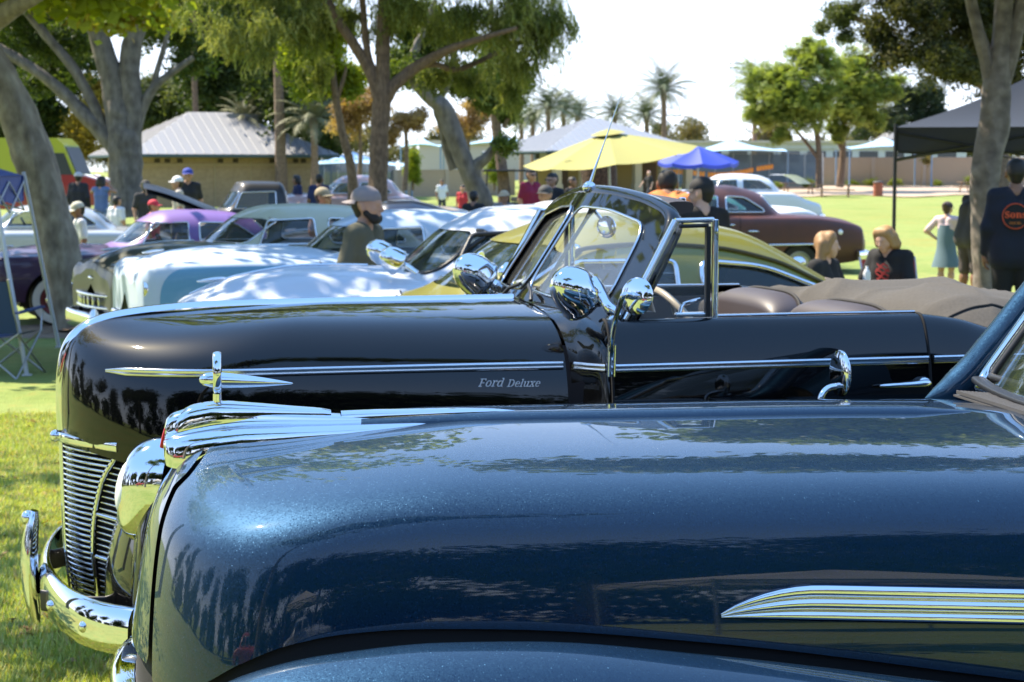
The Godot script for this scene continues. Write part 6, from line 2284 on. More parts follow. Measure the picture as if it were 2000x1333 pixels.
func make_background() -> void:
	make_hut()
	make_pavilion()
	shade_sail(575, 800, 326, 297, 112, "light blue shade canopy left of the leaning grey tree, lowest of the row")
	shade_sail(520, 640, 318, 306, 125, "small light blue shade canopy at the hut's right end")
	shade_sail(786, 864, 288, 270, 146, "light blue shade canopy with a raised peak behind the leaning grey trunk")
	shade_sail(895, 1045, 286, 263, 150, "long light blue shade canopy left of the pavilion roof", 6.0)
	shade_sail(1330, 1525, 302, 273, 140, "light blue shade canopy right of the yellow umbrella", 5.0)
	shade_sail(1650, 1800, 292, 270, 146, "light blue shade canopy behind the right feathery tree")
	block_wall(1607, 2350, 152, 150, 2.25, "long tan block wall on the right behind the lawn")
	block_wall(770, 1004, 118, 124, 1.65, "low tan block wall behind the leaning grey tree")
	# low white building behind the pool
	var c := at(1560, 300, 178)
	var o := thing("pool_building", "long low white-walled pool building behind the fence", "building", Vector3(c.x, 0, c.z))
	var m := MB.new()
	m.box(Vector3(0, 2.0, 0), Vector3(30.0, 3.6, 6.0))
	part(o, "wall", m, M("wall_white", 0.52, 0.53, 0.55, 0.8))
	var rm := MB.new()
	rm.box(Vector3(0, 4.25, 0), Vector3(31.0, 0.22, 7.5))
	part(o, "roof", rm, M("roof_edge", 0.5, 0.42, 0.34, 0.8))
	var up := MB.new()
	up.box(Vector3(0, 3.9, 0.2), Vector3(30.0, 0.5, 6.2))
	part(o, "parapet", up, M("wall_white"))
	for k in 12:
		var wm := MB.new()
		wm.box(Vector3(-13.2 + 2.4 * k, 2.9, 3.03), Vector3(1.7, 1.0, 0.08))
		part(o, "window", wm, M("window_dark", 0.045, 0.05, 0.06, 0.2))
	var c2 := at(1250, 280, 260)
	var o2 := thing("low_roof", "long pale flat roof far behind the palms", "building", Vector3(c2.x, 0, c2.z))
	var m2 := MB.new()
	m2.box(Vector3(0, 2.6, 0), Vector3(60.0, 5.2, 8.0))
	part(o2, "wall", m2, M("wall_pale", 0.42, 0.37, 0.31, 0.9))
	var m3 := MB.new()
	m3.box(Vector3(0, 5.4, 0), Vector3(61.0, 0.5, 9.0))
	part(o2, "roof", m3, M("roof_edge"))
	var c3 := at(1790, 262, 215)
	var o3 := thing("far_house", "white pitched roof peeping out beside the black canopy", "building", Vector3(c3.x, 0, c3.z))
	var m4 := MB.new()
	m4.box(Vector3(0, 2.4, 0), Vector3(7.0, 5.0, 6.0))
	part(o3, "wall", m4, M("wall_slate", 0.08, 0.12, 0.15, 0.8))
	hip_roof(o3, 4.2, 3.6, 5.0, 6.9, 2.0, M("roof_pale"), M("roof_seam"))
	# wind-screened fence
	var fa := on_ground(1290, 138)
	var fb := on_ground(1607, 140)
	fence(fa, fb, 2.6, 9, "tall pool fence with blue-grey windscreen and white end post")
	fence(on_ground(575, 116), on_ground(772, 118), 2.2, 7, "pool fence with dark windscreen behind the hut and pepper tree")
	bunting()
	# stadium light
	var lp := on_ground(1437, 240)
	var lo := thing("light_pole", "tall thin stadium light pole with two rows of lamps", "light pole", lp)
	var ph := at(1437, 122, 240).y - lp.y
	var pm := MB.new()
	pm.tube([Vector3.ZERO, Vector3(0, ph * 0.5, 0), Vector3(0, ph, 0)], [0.12, 0.09, 0.06], 8)
	part(lo, "pole", pm, M("pole_pale", 0.42, 0.45, 0.48, 0.6))
	for r in 2:
		var bm := MB.new()
		bm.box(Vector3(0, ph - 0.55 * r, 0), Vector3(2.0, 0.08, 0.08))
		part(lo, "cross_arm", bm, M("pole_pale"))
		for k in 4:
			var hm := MB.new()
			hm.box(Vector3(-0.8 + 0.53 * k, ph - 0.55 * r - 0.1, 0.15), Vector3(0.34, 0.3, 0.3), Basis(Vector3.RIGHT, 0.5), 0.06)
			part(lo, "lamp_head", hm, M("pole_pale"))
	for q in [[1312, 226, 150, "street light arm beside the tallest palm"], [356, 196, 140, "thin white lamp post behind the hut roof"]]:
		var sp := on_ground(q[0] - 14, q[2])
		var so := thing("street_light", q[3], "street light", sp)
		var sh: float = at(q[0], q[1], q[2]).y - sp.y
		var sm := MB.new()
		sm.tube([Vector3.ZERO, Vector3(0, sh, 0)], 0.06, 6)
		sm.tube([Vector3(0, sh, 0), Vector3(0.9, sh + 0.05, 0)], 0.04, 6)
		part(so, "pole", sm, M("pole_pale"))
		var hm := MB.new()
		hm.box(Vector3(1.0, sh, 0), Vector3(0.55, 0.12, 0.25), Basis.IDENTITY, 0.05)
		part(so, "lamp_head", hm, M("pole_pale"))
	# umbrellas and stump
	umbrella("market_umbrella", on_ground(1192, 40), 1.85, 2.17, 2.66, Vector2(0.115, 0.10), 8, M("cloth_yellow", 0.31, 0.295, 0.09, 0.8), "big yellow market umbrella behind the convertible's windshield", 0.0)
	umbrella("beach_umbrella", on_ground(1364, 54), 1.15, 1.98, 2.40, Vector2(0.0, 0.06), 8, M("cloth_blue", 0.02, 0.045, 0.36, 0.6), "royal blue beach umbrella right of the yellow one", 0.1, false)
	var st := thing("tree_stump", "thick dark brown trunk standing under the yellow umbrella", "tree trunk", on_ground(1180, 43))
	var sm2 := MB.new()
	var P := []
	for i in 12:
		var row := PackedVector3Array()
		for j in 18:
			var a := TAU * j / 18
			row.append(Vector3(cos(a), 0, sin(a)) * ((0.34 + 0.07 * i / 11.0) * (1.0 + 0.07 * sin(a * 5.0 + i * 0.4))) + Vector3(-0.01 * i, 2.0 * i / 11.0, 0))
		P.append(row)
	sm2.grid(P, false, true)
	part(st, "trunk", sm2, rough_mat("bark_dark", [Color(0.015, 0.009, 0.005), Color(0.05, 0.028, 0.015), Color(0.12, 0.07, 0.04)], 1.4, 2.0, 0.95, 0.03, 4))
	# canopies left and right
	popup_canopy(on_ground(2010, 23.4) + Vector3(0.26, 0, -0.6), -0.20, 3.5, 3.5, 2.3, 3.02, M("canopy_black", 0.022, 0.022, 0.024, 0.55), M("black_trim"), "black pop-up canopy at the right edge behind the grey trunk")
	popup_canopy(Vector3(-6.45, ground_y(-6.45, 19.5), -19.5), 0.152, 2.5, 3.0, 1.92, 2.5, M("canopy_blue", 0.02, 0.06, 0.26, 0.6), M("white_metal", 0.55, 0.56, 0.58, 0.45), "blue pop-up canopy with slanting white legs at the left edge", 0.32)
	camp_chair(on_ground(-4, 18.0), 2.9, M("chair_navy", 0.016, 0.042, 0.13, 0.8), "navy folding camp chair with white lettering at the left edge", true)
	camp_chair(on_ground(1618, 17.2), 0.75, M("chair_blue", 0.02, 0.04, 0.20, 0.8), "blue folding camp chair holding the long-haired girl")
	camp_chair(on_ground(1768, 18.4), 0.2, M("chair_red", 0.42, 0.035, 0.02, 0.7), "red folding chair behind the boy in black")
	# picnic tables, bin, young staked tree
	picnic_table(on_ground(1560, 122), 0.1, "brown picnic table, left one before the far wall")
	picnic_table(on_ground(1632, 116), -0.1, "brown picnic table, right one before the far wall")
	picnic_table(on_ground(1905, 126), 0.3, "brown picnic table far right, left of the grey trunk")
	var tp := on_ground(1716, 118)
	var to := thing("trash_barrel", "rusty red trash barrel on the lawn before the block wall", "trash can", tp)
	var tm := MB.new()
	tm.lathe([Vector2(0, 0), Vector2(0.29, 0), Vector2(0.3, 0.02), Vector2(0.29, 0.3), Vector2(0.305, 0.32), Vector2(0.29, 0.34), Vector2(0.29, 0.6), Vector2(0.305, 0.62), Vector2(0.29, 0.64), Vector2(0.29, 0.86), Vector2(0.31, 0.88), Vector2(0.29, 0.89), Vector2(0.27, 0.87), Vector2(0.27, 0.3)], Transform3D.IDENTITY, 24)
	part(to, "barrel", tm, M("rust_red", 0.30, 0.085, 0.045, 0.8))
	var lm := MB.new()
	lm.lathe([Vector2(0.33, 0.87), Vector2(0.33, 0.93), Vector2(0.2, 0.97), Vector2(0.0, 0.98)], Transform3D.IDENTITY, 24)
	part(to, "lid", lm, M("dark_metal", 0.05, 0.045, 0.045, 0.6))
	var yp := on_ground(1812, 148)
	var yo := thing("young_tree", "young staked tree with dry leaves against the block wall", "tree", yp)
	for x: float in [-0.45, 0.0, 0.45]:
		var sm3 := MB.new()
		sm3.tube([Vector3(x, 0, 0), Vector3(x * 0.9, 1.6 if x != 0.0 else 1.9, 0)], 0.045, 6)
		part(yo, "stake" if x != 0.0 else "trunk", sm3, M("stake_wood", 0.42, 0.27, 0.13, 0.9))
	crown(yo, "broad", [[Vector3(0, 2.1, 0), Vector3(0.45, 0.35, 0.4)]], 60, 0.8, [Color(0.2, 0.15, 0.05), Color(0.36, 0.3, 0.12)], 81, 0.1)
	for q in [[1660, 151], [1700, 151], [1512, 136], [1580, 138], [1750, 150], [1830, 150], [1900, 150]]:
		var bp := on_ground(q[0], q[1])
		var bo := thing("shrub", "small green shrub at the foot of the far wall, " + {1660: "right of the feathery trunks", 1700: "left of the trash barrel", 1512: "at the fence's middle", 1580: "left of the fence's white post", 1750: "by the canopy's thin pole", 1830: "beside the staked tree", 1900: "left of the grey trunk"}[q[0]], "shrub", bp, 0.0, "shrubs along the wall")
		crown(bo, "broad", [[Vector3(0, 0.28, 0), Vector3(0.55, 0.35, 0.4)]], 40, 0.8, [Color(0.10, 0.15, 0.02), Color(0.24, 0.28, 0.05)], 82 + int(q[0]), 0.1)
	make_fire_engine()

func fence(a: Vector3, b: Vector3, h: float, n: int, label: String) -> void:
	var o := thing("pool_fence", label, "fence", a)
	var u := b - a
	var mat := M("windscreen", 0.10, 0.14, 0.18, 0.8)
	mat.transparency = BaseMaterial3D.TRANSPARENCY_ALPHA
	mat.albedo_color.a = 0.72
	for k in n + 1:
		var p := u * (float(k) / n)
		var m := MB.new()
		m.tube([p, p + Vector3(0, h + 0.05, 0)], 0.05, 8)
		part(o, "post", m, M("pole_pale") if k == n else M("post_grey", 0.22, 0.25, 0.28, 0.6))
		if k < n:
			var s := MB.new()
			s.box(p + u / (2.0 * n) + Vector3(0, h * 0.5, 0), Vector3(u.length() / n - 0.12, h - 0.15, 0.02), Basis(Vector3.UP, atan2(-u.z, u.x)))
			part(o, "screen_panel", s, mat)
	var rm := MB.new()
	rm.tube([Vector3(0, h, 0), u + Vector3(0, h, 0)], 0.03, 6)
	part(o, "top_rail", rm, M("post_grey"))

func bunting() -> void:
	var a := at(1294, 331, 132)
	var b := at(1519, 321, 136)
	var o := thing("bunting", "string of orange pennants sagging along the pool fence", "bunting", a)
	var path := []
	for k in 41:
		var t := k / 40.0
		path.append((b - a) * t + Vector3(0, -0.32 * sin(PI * t) + 0.08 * sin(t * 9.0), 0))
	var m := MB.new()
	m.tube(path, 0.015, 4)
	part(o, "cord", m, M("black_trim"))
	for k in 38:
		if k == 7 or k == 14 or k == 31: continue
		var p: Vector3 = path[k + 1]
		var pm := MB.new()
		pm.box(p - Vector3(0, 0.17, 0), Vector3(0.165, 0.32, 0.012), Basis(Vector3.UP, 0.2 * sin(k * 2.0)) * Basis(Vector3.BACK, 0.06 * sin(k * 1.3)))
		part(o, "pennant", pm, M("pennant_orange", 0.62, 0.24, 0.015, 0.7))

func camp_chair(p: Vector3, yaw: float, cloth: Material, label: String, words := false) -> void:
	var o := thing("camp_chair", label, "chair", p, yaw, "folding chairs on the lawn")
	var metal := M("steel")
	var s := MB.new()
	var P := []
	for i in 9:
		var r := PackedVector3Array()
		for j in 9:
			r.append(Vector3(lerpf(-0.26, 0.26, j / 8.0), 0.42 - 0.05 * sin(PI * j / 8.0), lerpf(0.25, -0.22, i / 8.0)))
		P.append(r)
	s.grid(P)
	part(o, "seat", s, cloth)
	var bk := MB.new()
	P = []
	for i in 9:
		var r := PackedVector3Array()
		for j in 9:
			r.append(Vector3(lerpf(-0.28, 0.28, j / 8.0), lerpf(0.42, 0.92, i / 8.0), -0.22 - 0.16 * i / 8.0 - 0.05 * sin(PI * j / 8.0)))
		P.append(r)
	bk.grid(P)
	var bo := part(o, "backrest", bk, cloth)
	if words:
		var t := TextMesh.new()
		t.text = "RZR"
		t.font_size = 64
		t.pixel_size = 0.0022
		t.depth = 0.004
		var f := SystemFont.new()
		f.font_names = PackedStringArray(["Droid Sans"])
		f.font_weight = 700
		t.font = f
		var tn := part(bo, "lettering", t, M("badge_white", 0.7, 0.7, 0.7, 0.7))
		tn.transform = Transform3D(Basis(Vector3.UP, PI) * Basis(Vector3.RIGHT, -0.30), Vector3(0, 0.84, -0.42))
	for sg: float in [1.0, -1.0]:
		for q in [[Vector3(0.30 * sg, 0.0, 0.28), Vector3(0.27 * sg, 0.42, -0.2), Vector3(0.29 * sg, 0.94, -0.40)], [Vector3(0.30 * sg, 0.0, -0.30), Vector3(0.28 * sg, 0.42, 0.24), Vector3(0.29 * sg, 0.62, 0.26)], [Vector3(0.30 * sg, 0.0, 0.28), Vector3(-0.29 * sg, 0.42, 0.25)], [Vector3(0.30 * sg, 0.0, -0.30), Vector3(-0.29 * sg, 0.42, -0.22)]]:
			var m := MB.new()
			m.tube(q, 0.011, 6)
			part(o, "leg", m, metal)
		var am := MB.new()
		am.box(Vector3(0.29 * sg, 0.63, 0.0), Vector3(0.07, 0.015, 0.52), Basis(Vector3.RIGHT, -0.06))
		part(o, "armrest", am, cloth)

func picnic_table(p: Vector3, yaw: float, label: String) -> void:
	var o := thing("picnic_table", label, "picnic table", p, yaw, "picnic tables before the wall")
	var wood := M("table_brown", 0.20, 0.13, 0.08, 0.8)
	for z: float in [-0.25, 0.0, 0.25]:
		var m := MB.new()
		m.box(Vector3(0, 0.75, z), Vector3(2.3, 0.05, 0.23))
		part(o, "top_plank", m, wood)
	for z: float in [-0.75, 0.75]:
		var m := MB.new()
		m.box(Vector3(0, 0.45, z), Vector3(2.3, 0.05, 0.26))
		part(o, "bench", m, wood)
	for x: float in [-0.8, 0.8]:
		for z: float in [-1.0, 1.0]:
			var m := MB.new()
			m.tube([Vector3(x, 0, 0.6 * z), Vector3(x, 0.75, 0.25 * z)], 0.04, 6)
			part(o, "leg", m, wood)
		var bm := MB.new()
		bm.box(Vector3(x, 0.40, 0), Vector3(0.06, 0.06, 1.5))
		part(o, "brace", bm, wood)

func make_fire_engine() -> void:
	var p := on_ground(95, 60)
	var o := thing("fire_engine", "red and lime-yellow fire engine behind the leaning trunk at far left", "fire engine", p + Vector3(-1.62, 0, -2.4), 0.0)
	var red := paint("engine_red", 0.30, 0.012, 0.018, 0.4)
	var lime := paint("engine_lime", 0.40, 0.42, 0.03, 0.4)
	var cab := PackedVector2Array([Vector2(-6.0, 0.55), Vector2(2.3, 0.55), Vector2(2.95, 0.75), Vector2(2.95, 1.45), Vector2(2.3, 1.66), Vector2(-6.0, 1.66)])
	var m := MB.new()
	m.prism(cab, 2.3, Transform3D.IDENTITY)
	part(o, "lower_body", m, red)
	var up := PackedVector2Array([Vector2(-0.6, 1.662), Vector2(2.18, 1.662), Vector2(1.78, 2.62), Vector2(1.55, 2.85), Vector2(-0.6, 2.85)])
	var m2 := MB.new()
	m2.prism(up, 2.2, Transform3D.IDENTITY)
	part(o, "cab", m2, lime)
	var m3 := MB.new()
	m3.box(Vector3(-3.35, 2.15, 0), Vector3(5.4, 1.19, 2.26), Basis.IDENTITY, 0.04)
	part(o, "locker_body", m3, lime)
	for k in 4:
		var sm := MB.new()
		sm.box(Vector3(-1.4 - 1.25 * k, 1.45, 1.16), Vector3(1.05, 1.3, 0.06), Basis.IDENTITY, 0.02)
		part(o, "shutter", sm, M("chrome_soft"))
	for side: float in [1.105, -1.105]:
		var wm := MB.new()
		wm.prism(PackedVector2Array([Vector2(0.9, 1.62), Vector2(2.08, 1.62), Vector2(1.80, 2.36), Vector2(0.9, 2.36)]), 0.03, Transform3D(Basis.IDENTITY, Vector3(0, 0, side)))
		part(o, "side_window", wm, M("window_dark"))
		for x: float in [1.3, -3.8]:
			wheel(o, x, side * 0.9, 0.5, null, M("chrome_soft"))
	var ws := MB.new()
	ws.quad(Vector3(2.19, 1.70, 1.0), Vector3(1.83, 2.56, 0.95), Vector3(1.83, 2.56, -0.95), Vector3(2.19, 1.70, -1.0))
	part(o, "windshield", ws, M("engine_glass", 0.01, 0.013, 0.013, 0.45))
	for z: float in [-0.55, 0.55]:
		var hm := MB.new()
		hm.box(Vector3(2.62, 1.575, z * 1.3), Vector3(0.5, 0.06, 0.42), Basis(Vector3.BACK, -0.32), 0.03)
		part(o, "hood_stripe", hm, M("badge_white"))
	var bm := MB.new()
	bm.box(Vector3(3.05, 0.62, 0), Vector3(0.25, 0.3, 2.3), Basis.IDENTITY, 0.05)
	part(o, "bumper", bm, M("chrome"))
	var sg := MB.new()
	sg.box(Vector3(0.9, 2.68, 1.11), Vector3(0.9, 0.13, 0.03))
	part(o, "name_plate", sg, M("plate_grey", 0.4, 0.42, 0.4, 0.5))

# ---------------------------------------------------------------- the other cars
func at_ground(x: float, d: float) -> Vector3:
	return Vector3(x, ground_y(x, d), -d)

# roof kit: b windshield base x, hb belt height, hw windshield top, ht roof height, style "sedan" | "fast" | "coupe"
func roof_kit(b: float, hb: float, hw: float, ht: float, style: String, half := 0.70) -> Array:
	var g := {"x0": b - 0.12, "n": 3.4, "m": 2.0, "bow": 0.16, "tail_bow": 0.12}
	var rake := 0.42 + (hw - hb - 0.3) * 0.6
	var wins := []
	wins.append({"kind": "front", "poly": round_poly([Vector2(-half * 0.86, hb + 0.03), Vector2(-half * 0.78, hw), Vector2(half * 0.78, hw), Vector2(half * 0.86, hb + 0.03)], 0.07)})
	var s := b + rake
	if style == "fast":
		g.x1 = b + 2.9
		g.top = [[b - 0.12, hb - 0.03], [b, hb + 0.01], [s, hw + 0.03], [s + 0.35, ht - 0.01], [s + 0.45, ht], [s + 1.02, ht - 0.065], [s + 1.44, ht - 0.27], [s + 1.88, ht - 0.52], [b + 2.9, hb - 0.2]]
		g.belt = [[b - 0.12, hb - 0.04], [b + 1.6, hb - 0.06], [b + 2.9, hb - 0.24]]
		g.wide = [[b - 0.12, half - 0.03], [s, half], [s + 1.2, half], [b + 2.9, half * 0.78]]
		wins.append({"kind": "side", "poly": round_poly([Vector2(b + 0.30, hb + 0.0), Vector2(s + 0.10, hw - 0.05), Vector2(s + 0.62, hw - 0.05), Vector2(s + 0.62, hb)], 0.06)})
		wins.append({"kind": "side", "poly": round_poly([Vector2(s + 0.70, hb), Vector2(s + 0.70, hw - 0.05), Vector2(s + 1.05, hw - 0.08), Vector2(s + 1.34, hb + 0.05), Vector2(s + 1.34, hb)], 0.10)})
	elif style == "cab":
		var L := 1.35
		s = b + 0.30
		g.x1 = b + L + 0.06
		g.tail_bow = 0.05
		g.top = [[b - 0.12, hb - 0.03], [b, hb + 0.01], [s, hw + 0.03], [s + 0.12, ht - 0.02], [s + 0.3, ht], [b + L - 0.14, ht - 0.01], [b + L - 0.03, ht - 0.10], [b + L + 0.06, hb - 0.03]]
		g.belt = [[b - 0.12, hb - 0.04], [b + L + 0.06, hb - 0.06]]
		g.wide = [[b - 0.12, half - 0.03], [s, half], [b + L + 0.06, half]]
		wins.append({"kind": "side", "poly": round_poly([Vector2(b + 0.26, hb), Vector2(s + 0.12, hw), Vector2(b + L - 0.22, hw + 0.02), Vector2(b + L - 0.22, hb)], 0.06)})
		wins.append({"kind": "back", "poly": round_poly([Vector2(-0.4, hb + 0.1), Vector2(-0.4, hw), Vector2(0.4, hw), Vector2(0.4, hb + 0.1)], 0.06)})
		g.back_start = b + L - 0.18
	else:
		var L := 2.35 if style == "sedan" else 2.0
		g.x1 = b + L + 0.15
		g.top = [[b - 0.12, hb - 0.03], [b, hb + 0.01], [s, hw + 0.03], [s + 0.3, ht - 0.015], [s + 0.65, ht], [b + L - 0.75, ht - 0.03], [b + L - 0.35, lerpf(ht, hb, 0.32)], [b + L, hb - 0.01], [b + L + 0.15, hb - 0.05]]
		g.belt = [[b - 0.12, hb - 0.04], [b + L + 0.15, hb - 0.06]]
		g.wide = [[b - 0.12, half - 0.03], [s, half], [b + L - 0.6, half], [b + L + 0.15, half * 0.86]]
		var e := b + L - 0.72
		var mid := (s + e) * 0.5 + 0.02
		wins.append({"kind": "side", "poly": round_poly([Vector2(b + 0.30, hb), Vector2(s + 0.06, hw), Vector2(mid - 0.05, hw + 0.02), Vector2(mid - 0.05, hb)], 0.05)})
		wins.append({"kind": "side", "poly": round_poly([Vector2(mid + 0.05, hb), Vector2(mid + 0.05, hw + 0.02), Vector2(e, hw), Vector2(e + 0.34, hb + 0.08), Vector2(e + 0.34, hb)], 0.09)})
		wins.append({"kind": "back", "poly": round_poly([Vector2(-half * 0.7, hb + 0.06), Vector2(-half * 0.6, hw), Vector2(half * 0.6, hw), Vector2(half * 0.7, hb + 0.06)], 0.09)})
		g.back_start = b + L - 0.62
	g.front_end = s + 0.08
	for w in wins:
		if w.kind == "side": w.poly = Geometry2D.offset_polygon(w.poly, -0.022)[0]
	return [g, wins]

# station table from a few numbers: hood height front/back, fender crown, belt, deck
func body_table(L: float, W: float, hood0: float, hood1: float, crown: float, belt: float, deck: float, b: float) -> Array:
	return [
		[0.0, W - 0.24, 0.48, crown - 0.16, 0.34, hood0 - 0.16, hood0 - 0.10], [0.03, W - 0.13, 0.42, crown - 0.07, 0.38, hood0 - 0.07, hood0 - 0.03], [0.14, W - 0.06, 0.36, crown - 0.01, 0.42, hood0 - 0.02, hood0 + 0.03],
		[0.42, W - 0.02, 0.32, crown, 0.46, lerpf(hood0, hood1, 0.4), lerpf(hood0, hood1, 0.55) + 0.03], [0.9, W, 0.30, crown + 0.01, 0.52, lerpf(hood0, hood1, 0.8), hood1 - 0.01 + 0.02], [b, W, 0.30, belt - 0.03, 0.62, hood1 - 0.06, hood1],
		[b + 0.4, W, 0.30, belt, W - 0.2, belt + 0.02, belt + 0.03], [b + 1.9, W, 0.30, belt, W - 0.2, belt + 0.02, belt + 0.03], [b + 2.4, W, 0.30, belt - 0.01, 0.6, belt + 0.0, deck + 0.04],
		[L - 0.45, W - 0.04, 0.34, deck - 0.06, 0.5, deck - 0.04, deck - 0.01], [L - 0.1, W - 0.10, 0.40, deck - 0.16, 0.42, deck - 0.14, deck - 0.12], [L, W - 0.26, 0.5, deck - 0.34, 0.36, deck - 0.32, deck - 0.30]]

func quick_car(called: String, label: String, pos: Vector3, yaw_deg: float, body: Material, roof: Material, o := {}) -> Node3D:
	var b: float = o.get("b", 1.5)
	var hb: float = o.get("hb", 1.08)
	var kit := roof_kit(b, hb, o.get("hw", 1.42), o.get("ht", 1.55), o.get("style", "sedan"), o.get("half", 0.70))
	if o.has("boxy"):
		kit[0].n = 6.0
		kit[0].m = 1.5
	var L: float = o.get("length", 4.9)
	var s := {"body": body, "roof": roof, "length": L, "gh": kit[0], "wins": kit[1], "open0": b + 0.3, "open1": b + 1.85,
		"stations": body_table(L, o.get("W", 0.92), o.get("hood0", 0.95), o.get("hood1", hb), o.get("crown", 0.92), o.get("belt", hb - 0.06), o.get("deck", 0.98), b)}
	for k in o: s[k] = o[k]
	return mid_car(called, label, pos, deg_to_rad(yaw_deg), s)

func spot_lamp(car: Node3D, p: Vector3, ax: Vector3, foot: Vector3, r := 0.075) -> void:
	var s := Node3D.new()
	put(car, s, "spotlight")
	var e1 := ax.cross(Vector3.UP).normalized()
	var t := Transform3D(Basis(e1, ax, e1.cross(ax)), p)
	var sm := MB.new()
	sm.lathe([Vector2(r * 0.96, -r * 0.55), Vector2(r * 1.05, -r * 0.4), Vector2(r, -r * 0.2), Vector2(r * 0.95, r * 0.3), Vector2(r * 0.75, r * 0.8), Vector2(r * 0.35, r * 1.1), Vector2(0, r * 1.2)], t, 20)
	part(s, "lamp_shell", sm, M("chrome"))
	var lm := MB.new()
	lm.lathe([Vector2(r * 0.95, -r * 0.5), Vector2(0, -r * 0.75)], t, 20)
	part(s, "lens", lm, M("lamp_glass"))
	var am := MB.new()
	am.tube([p, p.lerp(foot, 0.6) + Vector3(0, 0.01, 0), foot], 0.018, 8)
	part(s, "lamp_arm", am, M("chrome"))

func make_row_cars() -> void:
	# olive chopped car
	var olive := paint("olive_paint", 0.165, 0.15, 0.003, 0.4, 0.1, 0.4)
	var c := quick_car("lowered_car", "olive green chopped fastback car with a low roof, directly behind the black convertible", at_ground(-1.76, 8.75), 17.0, olive, olive,
		{"b": 1.45, "hb": 1.12, "hw": 1.36, "ht": 1.50, "style": "fast", "half": 0.72, "length": 5.2, "hood0": 0.86, "hood1": 1.08, "crown": 0.88, "belt": 1.08, "deck": 0.98, "rear_axle": 3.85, "light_h": 0.72, "trim": M("chrome_soft"), "trim_r": 0.014, "glass": M("window")})
	spot_lamp(c, Vector3(1.60, 1.24, 0.78), Vector3(-0.9, 0.3, 0.2).normalized(), Vector3(1.72, 1.14, 0.7), 0.06)
	var drip := MB.new()
	var kit := roof_kit(1.45, 1.12, 1.36, 1.50, "fast", 0.72)
	for sg: float in [1.0, -1.0]:
		var path := []
		for k in 30:
			var u := k / 29.0
			var x := lerpf(1.78, 3.2, u)
			var h := key([[1.78, 1.14], [2.0, 1.345], [2.3, 1.365], [2.65, 1.345], [2.95, 1.28], [3.2, 1.17]], x)
			path.append(Vector3(x, h, sg * (gh_w(kit[0], x, h) + 0.006)))
		var m := MB.new()
		m.tube(path, 0.012, 6)
		part(c, "drip_rail", m, M("olive_dark", 0.05, 0.04, 0.004, 0.5))
	# white car with spotlights
	var white := paint("white_paint", 0.52, 0.55, 0.60, 0.6, 0.0, 0.35)
	c = quick_car("white_car", "white vintage car with a big rounded hood and two chrome spotlights", at_ground(-2.22, 12.42), 10.0, white, white,
		{"b": 1.40, "hb": 1.20, "hw": 1.50, "ht": 1.66, "length": 5.2, "hood0": 1.06, "hood1": 1.25, "crown": 1.02, "belt": 1.16, "deck": 1.05, "light_h": 0.8, "half": 0.74, "W": 0.95, "trim": M("black_trim"), "trim_r": 0.016})
	spot_lamp(c, Vector3(1.38, 1.32, 0.62), Vector3(-0.8, 0.5, 0.1).normalized(), Vector3(1.52, 1.24, 0.70), 0.085)
	spot_lamp(c, Vector3(1.42, 1.32, -0.62), Vector3(-0.8, 0.5, 0.1).normalized(), Vector3(1.54, 1.24, -0.70), 0.085)
	# white and powder blue car
	var pw := paint("pale_blue_white", 0.40, 0.48, 0.57, 0.6, 0.0, 0.3)
	c = quick_car("two_tone_car", "white-fronted car with a powder blue side sweep and pale roof", at_ground(-3.29, 16.05), 20.0, pw, pw,
		{"b": 1.5, "hb": 1.20, "hw": 1.46, "ht": 1.60, "length": 5.1, "hood0": 1.16, "hood1": 1.28, "crown": 1.19, "belt": 1.21, "deck": 1.08, "light_h": 0.98, "light_w": 0.74, "half": 0.72, "W": 0.94, "lights": true})
	var pb := paint("powder_blue", 0.10, 0.26, 0.40, 0.6, 0.0, 0.3)
	# the blue sweep lies on the side as a second skin 4 mm proud
	var bt := body_table(5.1, 0.94, 1.16, 1.28, 1.19, 1.21, 1.08, 1.5)
	for sg: int in [1, -1]:
		var stl := []
		for q in bt:
			if q[0] < 0.1 or q[0] > 5.0: continue
			var W: float = q[1] + 0.005
			stl.append([q[0], [Vector2(W - 0.08, q[2]), Vector2(W, lerpf(q[2], q[3], 0.35)), Vector2(W, lerpf(q[2], q[3], 0.7)), Vector2(W - 0.03, q[3] - 0.05), Vector2(W - 0.12, q[3] + 0.004)]])
		var m := MB.new()
		m.grid(loft(stl, 10, 8, sg), false, false, func(p: Vector3) -> float:
			var f := minf(Vector2(p.x - 0.82, p.y - 0.345).length() - 0.405, Vector2(p.x - 3.75, p.y - 0.345).length() - 0.365)
			return minf(f, minf(-sdf(Vector2(p.x, p.y), round_poly([Vector2(0.15, 0.2), Vector2(0.15, 1.16), Vector2(4.7, 1.17), Vector2(4.7, 0.2)], 0.28, 8)), 1.0)))
		part(c, "blue_side_panel", m, pb)
	var bs := MB.new()
	bs.box(Vector3(0.0, 0.66, 0), Vector3(0.1, 0.18, 1.1), Basis.IDENTITY, 0.04)
	part(c, "grille", bs, M("chrome"))
	for w: float in [-0.45, 0.45]:
		var gm := MB.new()
		gm.ball(Vector3(-0.2, 0.55, w), Vector3(0.06, 0.2, 0.07))
		part(c, "bumper_guard", gm, M("chrome"))
	# dark green car with cream roof and toothed grille
	var green := paint("dark_green", 0.026, 0.034, 0.023, 0.5, 0.0, 0.35)
	var cream := paint("cream_roof", 0.50, 0.50, 0.37, 0.6, 0.0, 0.3)
